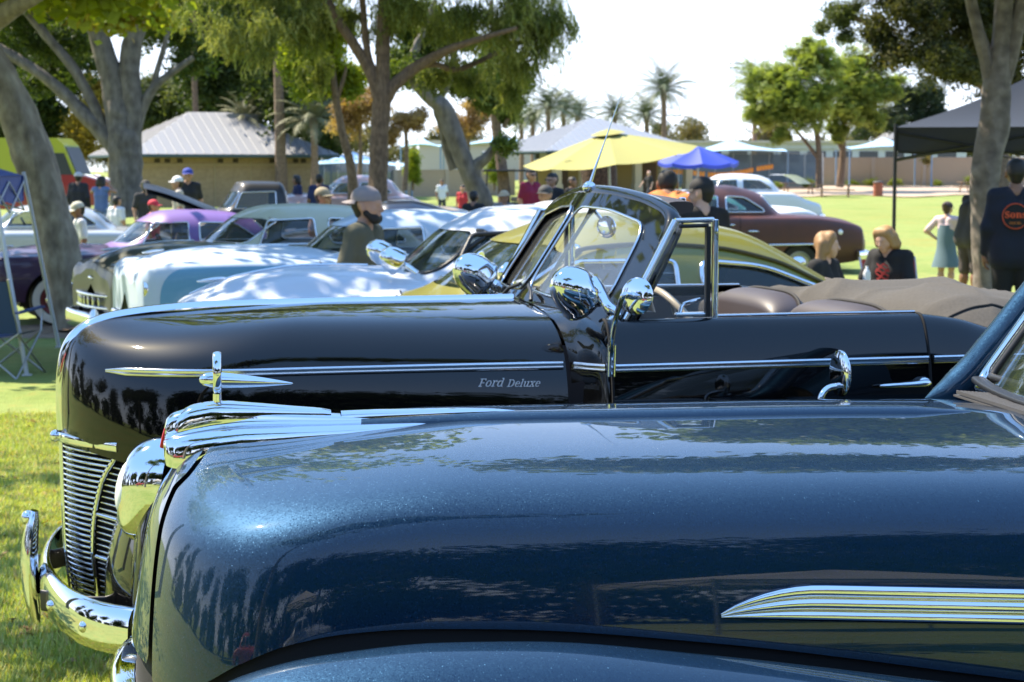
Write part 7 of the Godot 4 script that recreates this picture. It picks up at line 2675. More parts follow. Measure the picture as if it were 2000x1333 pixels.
	c = quick_car("green_car", "dark green vintage car with cream roof and toothed chrome grille", at_ground(-4.20, 18.85), 28.0, green, cream,
		{"b": 1.18, "hb": 1.18, "hw": 1.46, "ht": 1.60, "length": 4.75, "hood0": 1.07, "hood1": 1.22, "crown": 1.04, "belt": 1.12, "deck": 1.0, "light_h": 0.80, "light_w": 0.76, "front_axle": 0.75, "rear_axle": 3.5, "half": 0.72})
	for h: float in [0.72, 0.60, 0.50]:
		part(c, "grille_bar", cross_bar(0.66, -0.05, 0.10, h, bar_profile(0.05, 0.035)), M("chrome"))
	for k in 9:
		var tm := MB.new()
		tm.box(Vector3(-0.05 + 0.08 * pow((k - 4.0) / 4.0, 2.0), 0.66, -0.48 + 0.12 * k), Vector3(0.06, 0.11, 0.035), Basis.IDENTITY, 0.015)
		part(c, "grille_tooth", tm, M("chrome"))
	part(c, "grille_shadow", cross_bar(0.62, 0.0, 0.1, 0.60, bar_profile(0.03, 0.26)), M("gap_black"))
	var em := MB.new()
	em.tube([Vector3(0.02, 0.80, 0), Vector3(0.02, 0.92, 0), Vector3(0.10, 1.03, 0), Vector3(0.35, 1.09, 0)], 0.012, 6)
	em.ball(Vector3(0.0, 0.88, 0), Vector3(0.015, 0.02, 0.09))
	part(c, "hood_emblem", em, M("chrome"))
	# purple car
	var purple := paint("purple_paint", 0.042, 0.018, 0.062, 0.45, 0.0, 0.5)
	var lilac := paint("purple_roof", 0.17, 0.09, 0.32, 0.5, 0.0, 0.35)
	c = quick_car("purple_car", "purple sedan with whitewall tyres and dark red wheels behind the leaning trunk", at_ground(-7.12, 25.63), 20.0, purple, lilac,
		{"b": 1.66, "hb": 1.05, "hw": 1.36, "ht": 1.52, "length": 5.0, "hood0": 0.92, "hood1": 1.04, "crown": 0.94, "belt": 1.0, "deck": 0.96, "wall": M("whitewall"), "hub": M("wheel_red", 0.16, 0.012, 0.012, 0.4), "half": 0.72})
	# matt maroon coupe
	var maroon := rough_mat("maroon_patina", [Color(0.055, 0.026, 0.022), Color(0.085, 0.034, 0.027), Color(0.14, 0.045, 0.03)], 0.35, 0.0, 0.42, 0.012, 3)
	maroon.metallic = 0.2
	c = quick_car("maroon_coupe", "matt maroon coupe parked facing left behind the seated children", at_ground(1.14, 33.1), 5.0, maroon, maroon,
		{"b": 1.55, "hb": 1.20, "hw": 1.50, "ht": 1.68, "length": 4.95, "style": "coupe", "hood0": 1.0, "hood1": 1.20, "crown": 1.0, "belt": 1.15, "deck": 1.13, "half": 0.72, "trim": M("chrome_soft")})
	var sm := MB.new()
	sm.tube([Vector3(3.0, 0.66, 0.935), Vector3(3.6, 0.67, 0.935), Vector3(4.4, 0.68, 0.90)], 0.02, 6)
	part(c, "side_trim", sm, M("chrome_soft"))
	var gc := MB.new()
	gc.ball(Vector3(4.45, 0.88, 0.87), Vector3(0.05, 0.05, 0.03))
	part(c, "fuel_cap", gc, M("badge_metal"))
	var dh := MB.new()
	dh.ball(Vector3(2.92, 0.90, 0.935), Vector3(0.10, 0.018, 0.03))
	part(c, "door_handle", dh, M("chrome"))

func make_far_cars() -> void:
	var tan := paint("tan_paint", 0.42, 0.33, 0.24, 0.4)
	var navy := paint("navy_paint", 0.008, 0.012, 0.03, 0.35)
	var rosy := paint("rosy_paint", 0.36, 0.22, 0.19, 0.5)
	var silver := paint("silver_paint", 0.45, 0.47, 0.48, 0.35, 0.3)
	var lav := paint("lavender_paint", 0.50, 0.47, 0.62, 0.4)
	var white: Material = mats["white_paint"]
	quick_car("tan_car", "tan car, mostly hidden, behind the cream-roofed green car", at_ground(-4.1, 33.0), 18.0, tan, tan, {"hb": 1.05, "hw": 1.34, "ht": 1.46})
	quick_car("navy_hardtop", "dark navy hardtop with a sloping rear right of the pepper trunk", at_ground(-4.0, 30.0), 6.0, navy, navy, {"b": 1.3, "hb": 1.12, "hw": 1.42, "ht": 1.60, "style": "coupe"})
	quick_car("rosy_car", "dusty rose old car far back left of the pepper trunk", at_ground(-6.8, 52.0), 6.0, rosy, rosy, {"hb": 1.22, "hw": 1.54, "ht": 1.74})
	quick_car("silver_car", "silver car at the far left behind the canopy legs", at_ground(-11.2, 35.0), 12.0, silver, silver, {"hb": 1.02, "hw": 1.32, "ht": 1.44})
	quick_car("pale_car", "pale car whose roof shows just behind the white car's roof", at_ground(-1.7, 24.0), 12.0, silver, white, {"hb": 1.12, "hw": 1.42, "ht": 1.56})
	quick_car("lavender_car", "pale lavender car behind the convertible's header rail", at_ground(1.4, 42.0), 6.0, lav, lav, {"hb": 1.05, "hw": 1.3, "ht": 1.42, "length": 5.0})
	var c := quick_car("white_wagon", "white car with its rear lid raised, beyond the maroon roof", at_ground(3.6, 52.0), 10.0, white, white, {"hb": 1.2, "hw": 1.5, "ht": 1.66})
	var m := MB.new()
	var P := []
	for i in 7:
		var r := PackedVector3Array()
		for j in 9: r.append(Vector3(3.75 + 0.85 * i / 6.0, 1.62 + 0.05 * sin(PI * i / 6.0) - 0.25 * pow(i / 6.0, 2.0), lerpf(-0.6, 0.6, j / 8.0)))
		P.append(r)
	m.grid(P)
	part(c, "raised_lid", m, white)
	quick_car("white_green_car", "white car with a mint green deck beyond the maroon coupe's tail", at_ground(1.35, 41.0), 8.0, white, paint("mint_paint", 0.10, 0.38, 0.30, 0.4), {"hb": 1.06, "hw": 1.3, "ht": 1.4, "deck": 1.12, "length": 5.3})
	# dark pickup with its hood up
	var pk := quick_car("pickup_truck", "black pickup truck with its hood raised before the hut", at_ground(-7.4, 37.5), 14.0, navy, paint("pickup_black", 0.006, 0.007, 0.010, 0.5, 0.0, 0.35, 0.15), {"b": 1.55, "hb": 1.28, "hw": 1.64, "ht": 1.84, "hood0": 1.05, "hood1": 1.2, "belt": 1.2, "deck": 1.15, "style": "cab", "boxy": true, "category": "pickup truck"})
	var hm := MB.new()
	var H := []
	for i in 11:
		var r := PackedVector3Array()
		var t := i / 10.0
		for j in 13:
			var q := lerpf(-1.0, 1.0, j / 12.0)
			r.append(Vector3(1.55 - 1.45 * t, 1.30 + 0.62 * t - 0.10 * pow(t, 4.0) - 0.12 * q * q, q * lerpf(0.62, 0.42, t * t)))
		H.append(r)
	hm.grid(H)
	part(pk, "raised_hood", hm, mats["pickup_black"])
	var H2 := []
	for r in H:
		var r2 := PackedVector3Array()
		for p in r: r2.append(p + Vector3(0.03, -0.10, 0))
		H2.append(r2)
	var um := MB.new()
	um.grid(H2)
	part(pk, "hood_lining", um, M("gap_black"))
	# golf cart under the pepper tree's end
	var gp := on_ground(1000, 62)
	var go := thing("golf_cart", "dark golf cart with a flat black roof left of the man in maroon", "golf cart", gp)
	var bm := MB.new()
	bm.box(Vector3(0, 0.5, 0), Vector3(2.2, 0.5, 1.1), Basis.IDENTITY, 0.12)
	part(go, "body", bm, M("cart_body", 0.03, 0.03, 0.033, 0.4))
	var rm := MB.new()
	rm.box(Vector3(0, 1.78, 0), Vector3(1.9, 0.07, 1.15), Basis.IDENTITY, 0.03)
	part(go, "roof", rm, M("black_trim"))
	for x: float in [-0.85, 0.85]:
		for z: float in [-0.5, 0.5]:
			var pm := MB.new()
			pm.tube([Vector3(x, 0.6, z), Vector3(x * 0.95, 1.78, z)], 0.025, 6)
			part(go, "roof_post", pm, M("black_trim"))
			wheel(go, x * 0.85, z, 0.24, null, M("steel"), false)
	var sq := MB.new()
	sq.box(Vector3(0.2, 0.85, 0), Vector3(0.5, 0.15, 1.0), Basis.IDENTITY, 0.05)
	part(go, "seat", sq, M("seat_cloth"))
	var sm := MB.new()
	sm.box(Vector3(0.45, 1.1, 0), Vector3(0.12, 0.45, 1.0), Basis.IDENTITY, 0.05)
	part(go, "seat_back", sm, M("seat_cloth"))
	# seen only in the blue hood: cars on the lawn behind the camera
	var orange := paint("orange_paint", 0.42, 0.045, 0.01, 0.35)
	quick_car("orange_car", "orange-red car mirrored at the left of the blue hood", Vector3(-7.5, 0, 8.5), 150.0, orange, orange, {})
	quick_car("mirrored_car", "grey car mirrored in the middle of the blue hood", Vector3(0.8, 0, 12.5), 160.0, silver, silver, {})

# ---------------------------------------------------------------- people: one smooth skin meshed from a field of tapered bones
func field_mesh(out: MB, bones: Array, cell: float, kk: float) -> void:
	var lo := Vector3(1e9, 1e9, 1e9)
	var hi := -lo
	for b in bones:
		var r: float = maxf(b[2], b[3]) + kk * 0.3 + cell * 2.5
		for q in 2:
			lo = lo.min(b[q] - Vector3.ONE * r)
			hi = hi.max(b[q] + Vector3.ONE * r)
	var n := Vector3i(((hi - lo) / cell).ceil()) + Vector3i.ONE * 2
	var F := PackedFloat32Array()
	F.resize(n.x * n.y * n.z)
	F.fill(1.0)
	var sy := n.x
	var sz := n.x * n.y
	for b in bones:
		var a: Vector3 = b[0]
		var e: Vector3 = b[1] - a
		var el := maxf(e.length_squared(), 1e-9)
		var ra: float = b[2]
		var rd: float = b[3] - ra
		var r: float = maxf(ra, b[3]) + kk + cell * 2.0
		var l3 := Vector3i(((a.min(b[1]) - Vector3.ONE * r - lo) / cell).floor()).max(Vector3i.ZERO)
		var h3 := Vector3i(((a.max(b[1]) + Vector3.ONE * r - lo) / cell).ceil()).min(n - Vector3i.ONE)
		for z in range(l3.z, h3.z + 1):
			for y in range(l3.y, h3.y + 1):
				var i := z * sz + y * sy + l3.x
				for x in range(l3.x, h3.x + 1):
					var p := lo + Vector3(x, y, z) * cell - a
					var t := clampf(p.dot(e) / el, 0.0, 1.0)
					var d := (p - e * t).length() - ra - rd * t
					var f := F[i]
					var h := maxf(kk - absf(f - d), 0.0) / kk
					F[i] = minf(f, d) - h * h * kk * 0.25
					i += 1
	var V := {}
	var k0 := out.v.size()
	var cn := [0, 1, sy, sy + 1, sz, sz + 1, sz + sy, sz + sy + 1]
	for z in n.z - 1:
		for y in n.y - 1:
			var i := z * sz + y * sy - 1
			for x in n.x - 1:
				i += 1
				if absf(F[i]) > cell * 1.8: continue
				var s := 0
				for c in 8:
					if F[i + cn[c]] < 0.0: s += 1
				if s == 0 or s == 8: continue
				var sum := Vector3.ZERO
				var m := 0
				for c in 8:
					for ax in 3:
						if c & (1 << ax): continue
						var c2 := c | (1 << ax)
						var fa := F[i + cn[c]]
						var fb := F[i + cn[c2]]
						if (fa < 0.0) == (fb < 0.0): continue
						var t := fa / (fa - fb)
						var q := Vector3(c & 1, (c >> 1) & 1, (c >> 2) & 1)
						q[ax] = t
						sum += q
						m += 1
				var g := Vector3(F[i + 1] - F[i], F[i + sy] - F[i], F[i + sz] - F[i])
				V[i] = out.vert(lo + (Vector3(x, y, z) + sum / m) * cell, g.normalized() if g.length() > 1e-9 else Vector3.UP)
	var acc := PackedVector3Array()
	acc.resize(out.v.size() - k0)
	for i: int in V:
		for ax in 3:
			var st: int = [1, sy, sz][ax]
			var u: int = [sy, sz, 1][ax]
			var w: int = [sz, 1, sy][ax]
			var fa := F[i]
			var fb := F[i + st]
			if (fa < 0.0) == (fb < 0.0): continue
			if not (V.has(i - u) and V.has(i - w) and V.has(i - u - w)): continue
			var q := [V[i], V[i - u], V[i - u - w], V[i - w]]
			if fa < 0.0: q.reverse()
			out.ix.append_array([q[0], q[1], q[2], q[0], q[2], q[3]])
			var nn := (out.v[q[2]] - out.v[q[0]]).cross(out.v[q[1]] - out.v[q[3]])
			for c in q: acc[c - k0] += nn
	for i in acc.size():
		if acc[i].length() > 1e-12:
			var s := acc[i].normalized()
			out.n[k0 + i] = s if s.dot(out.n[k0 + i]) > -0.2 else -s

func hand(out: MB, wrist: Vector3, dir: Vector3, palm: Vector3, side: float, s: float, curl := 0.5) -> void:
	# dir from the wrist to the fingers, palm the way the palm faces, side +1 or -1 for the thumb
	var d := dir.normalized()
	var pn := (palm - d * palm.dot(d)).normalized()
	var w := d.cross(pn) * side
	var b := [[wrist, wrist + d * 0.045 * s, 0.024 * s, 0.026 * s]]
	for q in 2: b.append([wrist + d * 0.03 * s + w * (q - 0.5) * 0.035 * s, wrist + d * 0.085 * s + w * (q - 0.5) * 0.045 * s, 0.016 * s, 0.015 * s])
	var lens := [0.068, 0.078, 0.072, 0.056]
	for f in 4:
		var p := wrist + d * 0.088 * s + w * (f - 1.5) * -0.021 * s
		var a := curl * 0.6
		for j in 3:
			var e: Vector3 = p + (d * cos(a) + pn * sin(a)) * lens[f] * 0.4 * s
			b.append([p, e, 0.0092 * s, 0.0085 * s])
			p = e
			a += curl * 0.75
	var tp := wrist + d * 0.03 * s + w * 0.028 * s
	var t1 := tp + (d * 0.7 + w * 0.6 + pn * 0.35).normalized() * 0.042 * s
	b.append([tp, t1, 0.013 * s, 0.0105 * s])
	b.append([t1, t1 + (d * 0.9 + w * 0.1 + pn * 0.5).normalized() * 0.034 * s, 0.0105 * s, 0.009 * s])
	field_mesh(out, b, 0.0075 * s, 0.012 * s)

func person(label: String, pos: Vector3, yaw: float, h: float, o: Dictionary) -> Node3D:
	var p := thing("person", label, "person", pos, yaw, o.get("group", ""))
	var s := h / 1.75
	var J := {"pel": Vector3(0, 0.95, 0), "che": Vector3(0, 1.28, 0.0), "nek": Vector3(0, 1.47, -0.015), "hed": Vector3(0, 1.63, 0.02),
		"shL": Vector3(0.185, 1.425, -0.01), "shR": Vector3(-0.185, 1.425, -0.01), "elL": Vector3(0.255, 1.14, -0.04), "elR": Vector3(-0.255, 1.14, -0.04), "wrL": Vector3(0.265, 0.90, 0.05), "wrR": Vector3(-0.265, 0.90, 0.05),
		"hiL": Vector3(0.092, 0.92, 0), "hiR": Vector3(-0.092, 0.92, 0), "knL": Vector3(0.105, 0.50, 0.02), "knR": Vector3(-0.105, 0.50, 0.02), "anL": Vector3(0.11, 0.085, -0.02), "anR": Vector3(-0.11, 0.085, -0.02)}
	var over: Dictionary = o.get("pose", {})
	for k in over: J[k] = over[k]
	for k in J: J[k] = J[k] * s
	var fat: float = o.get("fat", 1.0) * s
	var cell: float = o.get("cell", 0.024) * s
	var hy: float = o.get("turn", 0.0)
	var hb := Basis(Vector3.UP, hy) * Basis(Vector3.RIGHT, o.get("nod", 0.0))
	var c: Vector3 = J.hed
	# body
	var torso := []
	for x: float in [-1.0, 1.0]:
		torso.append([J.pel + Vector3(0.06 * x, 0.0, 0) * fat, J.che + Vector3(0.07 * x, 0.0, 0) * fat, 0.105 * fat, 0.105 * fat])
		torso.append([J.che + Vector3(0.07 * x, 0.0, 0) * fat, J.che.lerp(J.nek, 0.72) + Vector3(0.085 * x, 0, 0) * s, 0.105 * fat, 0.075 * s])
		torso.append([J.che.lerp(J.nek, 0.72) + Vector3(0.085 * x, 0, 0) * s, J.shL if x > 0.0 else J.shR, 0.075 * s, 0.06 * s])
	var arms := []
	for q in [["shL", "elL", "wrL"], ["shR", "elR", "wrR"]]:
		arms.append([J[q[0]], J[q[1]], 0.052 * s, 0.04 * s])
		arms.append([J[q[1]], J[q[2]], 0.042 * s, 0.027 * s])
	var legs := []
	var feet := []
	for q in [["hiL", "knL", "anL"], ["hiR", "knR", "anR"]]:
		legs.append([J[q[0]], J[q[1]], 0.085 * fat, 0.058 * s])
		legs.append([J[q[1]], J[q[1]].lerp(J[q[2]], 0.4), 0.057 * s, 0.056 * s])
		legs.append([J[q[1]].lerp(J[q[2]], 0.4), J[q[2]], 0.056 * s, 0.038 * s])
		var an: Vector3 = J[q[2]]
		feet.append([an + Vector3(0, -0.035, -0.02) * s, an + Vector3(signf(an.x) * 0.02, -0.05, 0.14) * s, 0.042 * s, 0.034 * s])
	var skin := MB.new()
	field_mesh(skin, torso + arms + legs + feet + [[J.nek, J.nek.lerp(c, 0.55), 0.058 * s, 0.052 * s]], cell, 0.05 * s)
	# head on its own finer grid
	var L := func(v: Vector3) -> Vector3: return c + hb * (v * s)
	var hbones := [[L.call(Vector3(0, 0.035, -0.018)), L.call(Vector3(0, 0.03, 0.012)), 0.094 * s, 0.09 * s], [L.call(Vector3(0, -0.02, 0.02)), L.call(Vector3(0, -0.085, 0.058)), 0.072 * s, 0.038 * s],
		[L.call(Vector3(0.035, -0.03, 0.05)), L.call(Vector3(-0.035, -0.03, 0.05)), 0.042 * s, 0.042 * s], [L.call(Vector3(0, 0.01, 0.10)), L.call(Vector3(0, -0.03, 0.118)), 0.011 * s, 0.017 * s],
		[L.call(Vector3(0.03, 0.022, 0.088)), L.call(Vector3(-0.03, 0.022, 0.088)), 0.014 * s, 0.014 * s], [L.call(Vector3(0.02, -0.065, 0.092)), L.call(Vector3(-0.02, -0.065, 0.092)), 0.010 * s, 0.010 * s],
		[J.nek, L.call(Vector3(0, -0.06, -0.01)), 0.057 * s, 0.052 * s]]
	for x: float in [-1.0, 1.0]:
		hbones.append([L.call(Vector3(0.088 * x, 0.015, -0.01)), L.call(Vector3(0.094 * x, -0.03, 0.0)), 0.017 * s, 0.012 * s])
	field_mesh(skin, hbones, 0.0105 * s, 0.022 * s)
	for q in [["elL", "wrL", 1.0], ["elR", "wrR", -1.0]]:
		var dr: Vector3 = (J[q[1]] - J[q[0]]).normalized()
		hand(skin, J[q[1]], dr, Vector3(-q[2], -0.1, 0.2), q[2], s, o.get("curl", 0.5))
	var tone: Color = o.get("skin", Color(0.36, 0.19, 0.12))
	var sm := M("skin_%d" % (int(tone.r * 1000.0)), tone.r, tone.g, tone.b, 0.55)
	part(p, "body", skin, sm)
	# face details
	if not o.get("back", false):
		for x: float in [-1.0, 1.0]:
			var em := MB.new()
			em.ball(L.call(Vector3(0.032 * x, 0.012, 0.092)), Vector3(0.012, 0.006, 0.008) * s, hb, 6, 8)
			part(p, "eye", em, M("eye_dark", 0.02, 0.014, 0.01, 0.3))
	if o.get("beard", false):
		var bm := MB.new()
		field_mesh(bm, [[L.call(Vector3(0.06, -0.05, 0.02)), L.call(Vector3(0.03, -0.09, 0.065)), 0.03 * s, 0.034 * s], [L.call(Vector3(-0.06, -0.05, 0.02)), L.call(Vector3(-0.03, -0.09, 0.065)), 0.03 * s, 0.034 * s], [L.call(Vector3(0.03, -0.095, 0.068)), L.call(Vector3(-0.03, -0.095, 0.068)), 0.036 * s, 0.036 * s]], 0.011 * s, 0.02 * s)
		part(p, "beard", bm, M("hair_black", 0.014, 0.011, 0.009, 0.8))
	if o.get("shades", false):
		var gm := MB.new()
		gm.box(L.call(Vector3(0, 0.014, 0.104)), Vector3(0.13, 0.034, 0.014) * s, hb, 0.006 * s)
		for x: float in [-1.0, 1.0]: gm.box(L.call(Vector3(0.078 * x, 0.016, 0.05)), Vector3(0.006, 0.012, 0.11) * s, hb)
		part(p, "sunglasses", gm, M("black_trim"))
	# hair
	var hc: Color = o.get("hair", Color(0.014, 0.011, 0.009))
	var hm := M("hair_%d" % int(hc.r * 1000.0 + hc.b * 100.0), hc.r, hc.g, hc.b, 0.6)
	var style: String = o.get("style", "short")
	var hbn := [[L.call(Vector3(0, 0.05, -0.03)), L.call(Vector3(0, 0.06, 0.01)), 0.094 * s, 0.086 * s], [L.call(Vector3(0, 0.0, -0.05)), L.call(Vector3(0, -0.04, -0.045)), 0.075 * s, 0.06 * s]]
	if style == "long" or style == "bob":
		var dn := -0.34 if style == "long" else -0.13
		for x: float in [-1.0, -0.4, 0.4, 1.0]:
			hbn.append([L.call(Vector3(0.075 * x, 0.02, -0.035)), L.call(Vector3(0.085 * x, dn * 0.5, -0.055)), 0.055 * s, 0.048 * s])
			hbn.append([L.call(Vector3(0.085 * x, dn * 0.5, -0.055)), L.call(Vector3(0.08 * x, dn, -0.065)), 0.05 * s, 0.03 * s])
		hbn.append([L.call(Vector3(0.07, 0.07, 0.05)), L.call(Vector3(0.088, -0.06, 0.015)), 0.032 * s, 0.028 * s])
		hbn.append([L.call(Vector3(-0.07, 0.07, 0.05)), L.call(Vector3(-0.088, -0.06, 0.015)), 0.032 * s, 0.028 * s])
		hbn.append([L.call(Vector3(0.05, 0.1, 0.045)), L.call(Vector3(-0.05, 0.1, 0.045)), 0.038 * s, 0.038 * s])
	elif style == "bun":
		hbn.append([L.call(Vector3(0, 0.08, -0.12)), L.call(Vector3(0, 0.09, -0.13)), 0.045 * s, 0.045 * s])
	if style != "bald":
		var hmb := MB.new()
		field_mesh(hmb, hbn, 0.013 * s, 0.03 * s)
		part(p, "hair", hmb, hm)
	# headgear
	if o.has("cap"):
		var cc: Color = o.cap
		var cmat := M("cap_%d_%d" % [int(cc.r * 1000.0), int(cc.b * 1000.0)], cc.r, cc.g, cc.b, 0.8)
		var cmb := MB.new()
		cmb.ball(L.call(Vector3(0, 0.055, -0.012)), Vector3(0.108, 0.098, 0.116) * s, hb, 10, 20, 0.44, 1.0)
		var co := part(p, "cap", cmb, cmat)
		var bd: float = -1.0 if o.get("cap_back", false) else 1.0
		var bmb := MB.new()
		var P := []
		var full: bool = o.get("brim", "peak") == "full"
		for i in 5:
			var r := PackedVector3Array()
			for j in 17:
				var a := lerpf(-PI * (1.0 if full else 0.38), PI * (1.0 if full else 0.38), j / 16.0)
				var rr := 0.104 + (0.075 if full else 0.075 * cos(a * 1.2)) * i / 4.0
				r.append(L.call(Vector3(sin(a) * rr, 0.048 - 0.012 * i / 4.0 - 0.02 * absf(sin(a)) * i / 4.0, bd * cos(a) * rr * 1.06 - 0.012)))
			P.append(r)
		bmb.grid(P)
		part(co, "brim", bmb, M("cap_front", 0.5, 0.48, 0.42, 0.8) if o.get("pale_brim", false) else cmat)
	# clothes
	var grow := 0.016 * s
	var sc: Color = o.get("shirt", Color(0.02, 0.02, 0.022))
	var smat := M("cloth_%d_%d_%d" % [int(sc.r * 500.0), int(sc.g * 500.0), int(sc.b * 500.0)], sc.r, sc.g, sc.b, 0.9)
	var sb := []
	for t in torso: sb.append([t[0], t[1], t[2] + grow, t[3] + grow * 0.8])
	var hem: Vector3 = J.pel.lerp(J.che, -0.22 if not o.get("short_hem", false) else 0.0)
	for x: float in [-1.0, 1.0]: sb.append([J.pel + Vector3(0.065 * x, 0, 0) * fat, hem + Vector3(0.065 * x, 0, 0) * fat, 0.122 * fat, 0.125 * fat])
	for q in [["shL", "elL", "wrL"], ["shR", "elR", "wrR"]]:
		if o.get("sleeves", "short") == "long":
			sb.append([J[q[0]], J[q[1]], 0.066 * s, 0.058 * s])
			sb.append([J[q[1]], J[q[1]].lerp(J[q[2]], 0.95), 0.058 * s, 0.042 * s])
		elif o.get("sleeves", "short") == "short":
			sb.append([J[q[0]], J[q[0]].lerp(J[q[1]], 0.78), 0.066 * s, 0.066 * s])
	var smb := MB.new()
	field_mesh(smb, sb, cell, 0.04 * s)
	part(p, o.get("top_name", "shirt"), smb, smat)
	var pc: Color = o.get("pants", Color(0.03, 0.035, 0.05))
	var pmat := M("cloth_%d_%d_%d" % [int(pc.r * 500.0), int(pc.g * 500.0), int(pc.b * 500.0)], pc.r, pc.g, pc.b, 0.9)
	var pb := []
	for x: float in [-1.0, 1.0]: pb.append([J.pel + Vector3(0.06 * x, 0.03, 0) * fat, (J.hiL if x > 0.0 else J.hiR), 0.115 * fat, 0.105 * fat])
	var kind: String = o.get("legwear", "long")
	for q in [["hiL", "knL", "anL"], ["hiR", "knR", "anR"]]:
		pb.append([J[q[0]], J[q[1]], 0.102 * fat, 0.078 * s])
		if kind == "long": pb.append([J[q[1]], J[q[2]], 0.078 * s, 0.062 * s])
		else: pb.append([J[q[1]], J[q[1]].lerp(J[q[2]], 0.12), 0.08 * s, 0.085 * s])
	if kind != "skirt":
		var pmb := MB.new()
		field_mesh(pmb, pb, cell, 0.035 * s)
		part(p, "trousers" if kind == "long" else "shorts", pmb, pmat)
	for f in feet:
		var fmb := MB.new()
		field_mesh(fmb, [[f[0] - Vector3(0, 0.002, 0), f[1], f[2] + 0.012 * s, f[3] + 0.012 * s], [f[0] + Vector3(0, 0.03, 0) * s, f[0], 0.045 * s, 0.045 * s]], 0.02 * s, 0.02 * s)
		part(p, "shoe", fmb, M("shoe_dark", 0.025, 0.022, 0.02, 0.6))
	return p

func stand(px: float, depth: float, py_top: float) -> Array:
	# feet on the ground below a head top seen at (px, py_top): position and height
	var g := on_ground(px, depth)
	return [g, (at(px, py_top, depth).y - g.y) / 1.0]

func add_person(label: String, px: float, depth: float, py: float, yaw: float, o: Dictionary) -> Node3D:
	var q := stand(px, depth, py)
	return person(label, q[0], yaw, clampf(q[1] * (0.995 if not o.has("cap") else 0.985), 0.9, 2.0), o)

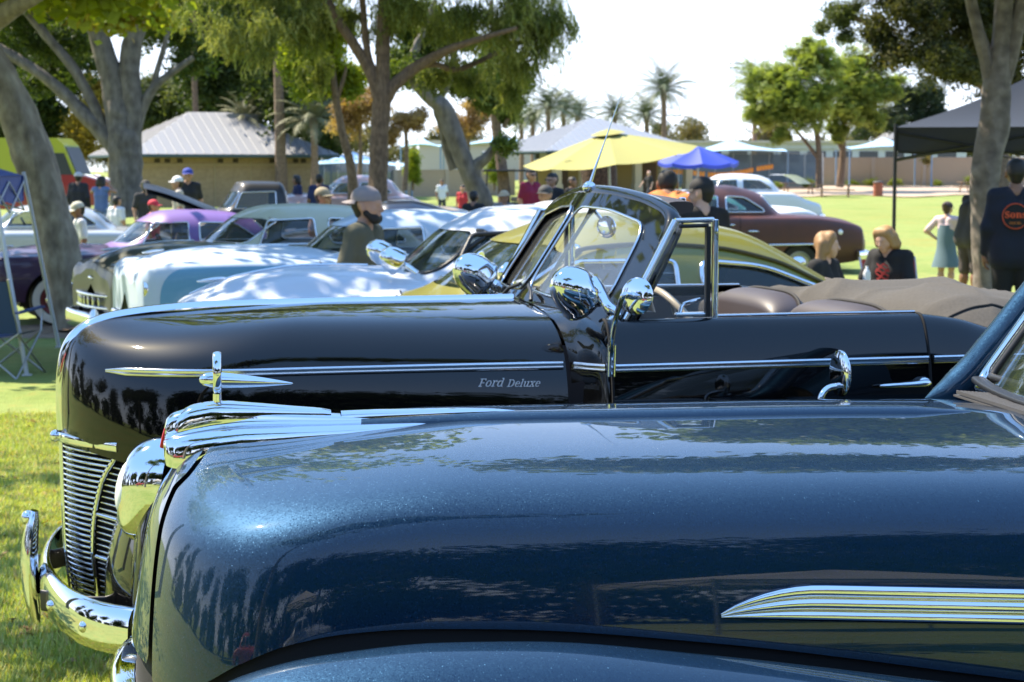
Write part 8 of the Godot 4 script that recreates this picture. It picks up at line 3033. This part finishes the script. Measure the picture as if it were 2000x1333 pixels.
func make_people() -> void:
	var tan := Color(0.40, 0.22, 0.14)
	var brown := Color(0.24, 0.12, 0.07)
	var fair := Color(0.55, 0.33, 0.24)
	var black := Color(0.014, 0.014, 0.016)
	var raise := {"elL": Vector3(0.33, 1.36, 0.14), "wrL": Vector3(0.12, 1.56, 0.26), "elR": Vector3(-0.33, 1.36, 0.14), "wrR": Vector3(-0.12, 1.56, 0.26)}
	var sit := {"knL": Vector3(0.14, 0.92, 0.42), "knR": Vector3(-0.14, 0.92, 0.42), "anL": Vector3(0.13, 0.54, 0.48), "anR": Vector3(-0.13, 0.54, 0.48)}
	# man in olive between the white and blue cars
	var p := add_person("bearded man in an olive t-shirt and grey cap standing between cars", 712, 14.4, 364, 1.25, {"skin": tan, "shirt": Color(0.085, 0.080, 0.050), "cap": Color(0.22, 0.185, 0.18), "cap_back": true, "beard": true, "pants": Color(0.02, 0.022, 0.03), "cell": 0.018, "fat": 1.12, "pose": {"elL": Vector3(0.27, 1.16, 0.02), "wrL": Vector3(0.24, 0.95, 0.14), "elR": Vector3(-0.28, 1.15, -0.06), "wrR": Vector3(-0.30, 0.92, 0.0)}})
	# man in black with a white back print
	p = add_person("broad man in a black cap and black shirt with white print on its back", 1372, 17.6, 346, 3.5, {"skin": fair, "shirt": Color(0.016, 0.014, 0.013), "cap": black, "back": true, "pants": black, "fat": 1.3, "cell": 0.02, "turn": 0.7, "nod": 0.1})
	print_patch(p, 1.12, -0.172, 0.40, 0.18)
	# the orange shirt
	person("person in an orange shirt bending forward, back rounded, beside the man in black", on_ground(1308, 19.0) + Vector3(0, 0.05, 0), 3.14, 1.93, {"skin": brown, "shirt": Color(0.62, 0.20, 0.055), "back": true, "fat": 1.8, "pants": black, "pose": {"che": Vector3(0, 1.28, 0.05), "nek": Vector3(0, 1.46, 0.14), "hed": Vector3(0, 1.55, 0.24), "shL": Vector3(0.18, 1.38, 0.12), "shR": Vector3(-0.18, 1.38, 0.12), "elL": Vector3(0.28, 1.08, 0.36), "elR": Vector3(-0.28, 1.08, 0.36), "wrL": Vector3(0.2, 0.9, 0.5), "wrR": Vector3(-0.2, 0.9, 0.5)}})
	# seated girl, seated boy
	p = person("girl with long fair hair seated in the blue chair, holding a white bottle", on_ground(1614, 17.2) + Vector3(0.0, -0.36, 0.0), 0.95, 1.62, {"skin": fair, "shirt": black, "hair": Color(0.30, 0.17, 0.075), "style": "long", "sleeves": "short", "legwear": "shorts", "pants": Color(0.06, 0.08, 0.12), "cell": 0.018, "turn": 0.35, "pose": sit.merged({"elL": Vector3(0.27, 1.12, 0.10), "wrL": Vector3(0.13, 1.22, 0.30), "elR": Vector3(-0.27, 1.12, 0.06), "wrR": Vector3(-0.16, 1.04, 0.28)})})
	var bt := thing("drink_bottle", "white drink bottle held by the long-haired girl", "bottle", p.position + Basis(Vector3.UP, p.rotation.y) * Vector3(0.12, 1.14, 0.36))
	var bm := MB.new()
	bm.lathe([Vector2(0, 0), Vector2(0.033, 0), Vector2(0.035, 0.01), Vector2(0.035, 0.12), Vector2(0.02, 0.155), Vector2(0.013, 0.16), Vector2(0.013, 0.185), Vector2(0, 0.186)], Transform3D.IDENTITY, 18)
	part(bt, "bottle", bm, M("bottle_white", 0.7, 0.7, 0.72, 0.3))
	p = person("fair-haired boy in a black t-shirt seated and looking down to the left", on_ground(1742, 18.0) + Vector3(0, -0.33, 0), -0.75, 1.62, {"skin": fair, "shirt": Color(0.012, 0.012, 0.014), "hair": Color(0.36, 0.21, 0.09), "style": "bob", "legwear": "long", "pants": Color(0.05, 0.05, 0.06), "cell": 0.018, "fat": 1.1, "nod": 0.3, "pose": sit.merged({"elL": Vector3(0.29, 1.13, 0.08), "wrL": Vector3(0.10, 1.05, 0.30), "elR": Vector3(-0.29, 1.13, 0.08), "wrR": Vector3(-0.10, 1.06, 0.30), "nek": Vector3(0, 1.46, 0.03), "hed": Vector3(0, 1.60, 0.10)})})
	print_patch(p, 1.17, 0.145, 0.16, 0.14, M("print_red", 0.28, 0.02, 0.02, 0.8))
	# standing girl, hand on hip
	p = add_person("girl in a denim pinafore and pink t-shirt standing with a hand on her hip", 1852, 27.5, 394, 2.5, {"skin": fair, "shirt": Color(0.62, 0.47, 0.48), "hair": Color(0.06, 0.035, 0.022), "style": "bun", "cap": Color(0.05, 0.035, 0.03), "legwear": "skirt", "back": true, "cell": 0.02, "fat": 0.92, "pose": {"elL": Vector3(0.40, 1.20, -0.06), "wrL": Vector3(0.19, 1.03, 0.02), "elR": Vector3(-0.25, 1.16, 0.02), "wrR": Vector3(-0.15, 1.0, 0.16)}})
	var s: float = 1.27 / 1.75
	var dm := MB.new()
	var P := []
	for i in 10:
		var t := i / 9.0
		var y := lerpf(1.36, 0.52, t) * s
		var r := PackedVector3Array()
		for j in 24:
			var a := TAU * j / 24
			var rx: float = key([[0.0, 0.175], [0.3, 0.195], [0.45, 0.195], [1.0, 0.30]], t) * s
			r.append(Vector3(cos(a) * rx * (1.0 + 0.03 * sin(a * 6.0) * t), y, sin(a) * rx * 0.82))
		P.append(r)
	dm.grid(P, false, true)
	part(p, "pinafore", dm, M("denim", 0.11, 0.17, 0.20, 0.9))
	# two men at the right edge
	p = person("man in a charcoal hooded top and patterned shorts leaning behind the grey trunk", on_ground(1898, 25.5), 2.1, 1.72, {"skin": brown, "shirt": Color(0.06, 0.055, 0.055), "top_name": "hooded_top", "sleeves": "long", "pants": Color(0.075, 0.06, 0.058), "legwear": "shorts", "back": true, "fat": 1.25, "cell": 0.02, "pose": {"che": Vector3(0, 1.26, 0.08), "nek": Vector3(0, 1.42, 0.18), "hed": Vector3(0, 1.53, 0.32), "shL": Vector3(0.19, 1.40, 0.12), "shR": Vector3(-0.19, 1.40, 0.12), "elL": Vector3(0.26, 1.14, 0.18), "elR": Vector3(-0.26, 1.14, 0.18), "wrL": Vector3(0.2, 1.0, 0.38), "wrR": Vector3(-0.2, 1.0, 0.38)}})
	p = add_person("man in a dark navy jacket with a round orange back patch by the grey trunk", 1986, 18.6, 312, 3.0, {"skin": brown, "shirt": Color(0.010, 0.013, 0.026), "top_name": "jacket", "sleeves": "long", "pants": Color(0.012, 0.012, 0.014), "back": true, "fat": 1.28, "cell": 0.018})
	jacket_patch(p)
	# far groups
	add_person("man in a white and green cap and white t-shirt behind the leaning trunk", 152, 28.5, 394, -1.2, {"skin": brown, "shirt": Color(0.62, 0.62, 0.62), "cap": Color(0.45, 0.44, 0.36), "nod": 0.3})
	add_person("person in black with a pale cap and lilac bag beside the fire engine", 152, 50, 336, 3.0, {"skin": brown, "shirt": Color(0.02, 0.02, 0.026), "cap": Color(0.5, 0.5, 0.52), "sleeves": "long", "back": true, "fat": 1.15})
	add_person("woman in a blue top and pale jeans holding a camera up", 196, 49, 345, 2.9, {"skin": tan, "shirt": Color(0.10, 0.15, 0.30), "pants": Color(0.22, 0.29, 0.38), "style": "bob", "sleeves": "none", "back": true, "pose": raise})
	add_person("dark-haired child in a white t-shirt before the grey tree", 226, 40, 384, 2.6, {"skin": tan, "shirt": Color(0.62, 0.62, 0.64), "back": true})
	add_person("man in a black and grey t-shirt right of the large grey trunk", 283, 42, 352, 0.6, {"skin": tan, "shirt": Color(0.03, 0.03, 0.032), "cap": Color(0.03, 0.028, 0.026), "cap_back": true, "pants": Color(0.1, 0.1, 0.1)})
	add_person("person in a red cap stooping behind the purple roof", 297, 34, 390, 1.5, {"skin": tan, "shirt": Color(0.45, 0.10, 0.16), "cap": Color(0.5, 0.03, 0.05)})
	add_person("man in a white cap and beige shirt facing left before the hut", 347, 41, 344, -1.4, {"skin": tan, "shirt": Color(0.48, 0.42, 0.34), "cap": Color(0.7, 0.7, 0.7)})
	add_person("tall man in a royal blue cap and black t-shirt before the hut", 366, 43, 328, 0.3, {"skin": tan, "shirt": Color(0.016, 0.017, 0.02), "cap": Color(0.025, 0.05, 0.28)})
	add_person("person in a navy shirt right of the pickup cab, turned left", 580, 52, 343, -1.2, {"skin": brown, "shirt": Color(0.012, 0.02, 0.07), "style": "bob"})
	add_person("man in a navy shirt seen from behind before the pool fence", 623, 48, 341, 3.1, {"skin": brown, "shirt": Color(0.012, 0.02, 0.075), "back": true, "fat": 1.25})
	add_person("man in a camouflage cap and dusty pink shirt behind the cream roof", 628, 27, 366, 1.2, {"skin": tan, "shirt": Color(0.40, 0.28, 0.26), "cap": Color(0.30, 0.25, 0.16), "shades": true, "fat": 1.1})
	add_person("man in a white shirt sitting far back before the low block wall", 863, 72, 351, 0.2, {"skin": brown, "shirt": Color(0.6, 0.62, 0.68), "sleeves": "short"})
	add_person("person in a red t-shirt before the leaning grey trunk", 904, 56, 362, -0.4, {"skin": tan, "shirt": Color(0.42, 0.03, 0.04)})
	add_person("dark-haired person whose head just shows above the white roof", 925, 36, 374, 2.8, {"skin": brown, "shirt": black, "back": true})
	add_person("man in a straw hat whose head shows above the white roof", 984, 36, 372, 0.5, {"skin": tan, "shirt": Color(0.2, 0.2, 0.2), "cap": Color(0.48, 0.38, 0.25), "brim": "full"})
	add_person("man in a maroon shirt and sunglasses left of the convertible's antenna", 1036, 43, 331, 0.7, {"skin": tan, "shirt": Color(0.20, 0.012, 0.05), "shades": true, "fat": 1.25})
	add_person("man in a black t-shirt and sunglasses beside the man in maroon", 1080, 36, 339, -0.9, {"skin": tan, "shirt": Color(0.012, 0.013, 0.017), "shades": true, "fat": 1.2})
	add_person("person in a dark cap just left of the convertible's header", 1066, 27, 362, -0.5, {"skin": tan, "shirt": Color(0.05, 0.05, 0.05), "cap": Color(0.05, 0.05, 0.05)})
	add_person("person in black half hidden right of the antenna", 1117, 46, 347, 1.0, {"skin": brown, "shirt": black})
	add_person("person in black walking with a bag before the pavilion door", 1268, 96, 334, -1.0, {"skin": fair, "shirt": black, "style": "bald", "pose": {"elR": Vector3(-0.30, 1.16, 0.16), "wrR": Vector3(-0.30, 0.96, 0.34), "knL": Vector3(0.1, 0.52, 0.16), "anL": Vector3(0.11, 0.1, 0.2), "anR": Vector3(-0.11, 0.12, -0.26), "knR": Vector3(-0.1, 0.5, -0.04)}})

func print_patch(p: Node3D, y: float, z: float, w: float, h: float, m: Material = null) -> void:
	# a worn print on the cloth: a few irregular strokes, laid a hair above the shirt
	var s: float = 1.0
	for k in 5:
		var b := MB.new()
		var P := []
		for i in 2:
			var r := PackedVector3Array()
			for j in 9:
				var u := lerpf(-0.5, 0.5, j / 8.0)
				var yy := y + h * (0.5 - k / 4.6) + (0.5 - i) * h * 0.14 + 0.012 * sin(u * 9.0 + k * 2.0)
				r.append(Vector3(u * w * (1.0 - 0.12 * absf(k - 2.0)), yy, (z + signf(z) * -0.30 * u * u * absf(w))))
			P.append(r)
		b.grid(P)
		part(p, "shirt_print", b, m if m else M("print_white", 0.45, 0.45, 0.5, 0.8))

func jacket_patch(p: Node3D) -> void:
	var y := 1.335
	var z := -0.172
	var dm := MB.new()
	dm.lathe([Vector2(0, 0.004), Vector2(0.118, 0.004), Vector2(0.12, 0.0)], Transform3D(Basis(Vector3.RIGHT, -PI / 2 + 0.10), Vector3(0.02, y, z)), 32)
	part(p, "back_patch", dm, M("patch_black", 0.012, 0.011, 0.012, 0.9))
	var rm := MB.new()
	var ring := []
	for k in 40:
		var a := TAU * k / 40
		ring.append(Vector3(0.02, y, z - 0.006) + Basis(Vector3.RIGHT, 0.10) * Vector3(cos(a) * 0.122, sin(a) * 0.122, 0))
	rm.tube(ring, 0.004, 5, true)
	part(p, "patch_ring", rm, M("patch_orange", 0.75, 0.11, 0.035, 0.8))
	for q in [["Sons", 0.014, 0.088, "patch_orange"], ["SOCAL", -0.066, 0.034, "patch_gold"]]:
		var t := TextMesh.new()
		t.text = q[0]
		var f := SystemFont.new()
		f.font_names = PackedStringArray(["Droid Serif"])
		f.font_weight = 700
		t.font = f
		t.font_size = 64
		t.pixel_size = q[2] / 64.0
		t.depth = 0.004
		var o := part(p, "patch_lettering", t, M(q[3], 0.5, 0.16, 0.02, 0.8))
		o.transform = Transform3D(Basis(Vector3.UP, PI) * Basis(Vector3.RIGHT, -0.10), Vector3(0.02, y + q[1], z - 0.012))

func _ready() -> void:
	rng.seed = 7
	make_camera_and_light()
	make_materials()
	make_ground()
	make_background()
	make_trees()
	make_behind()
	make_blue_car()
	make_black_car()
	make_row_cars()
	make_far_cars()
	make_people()
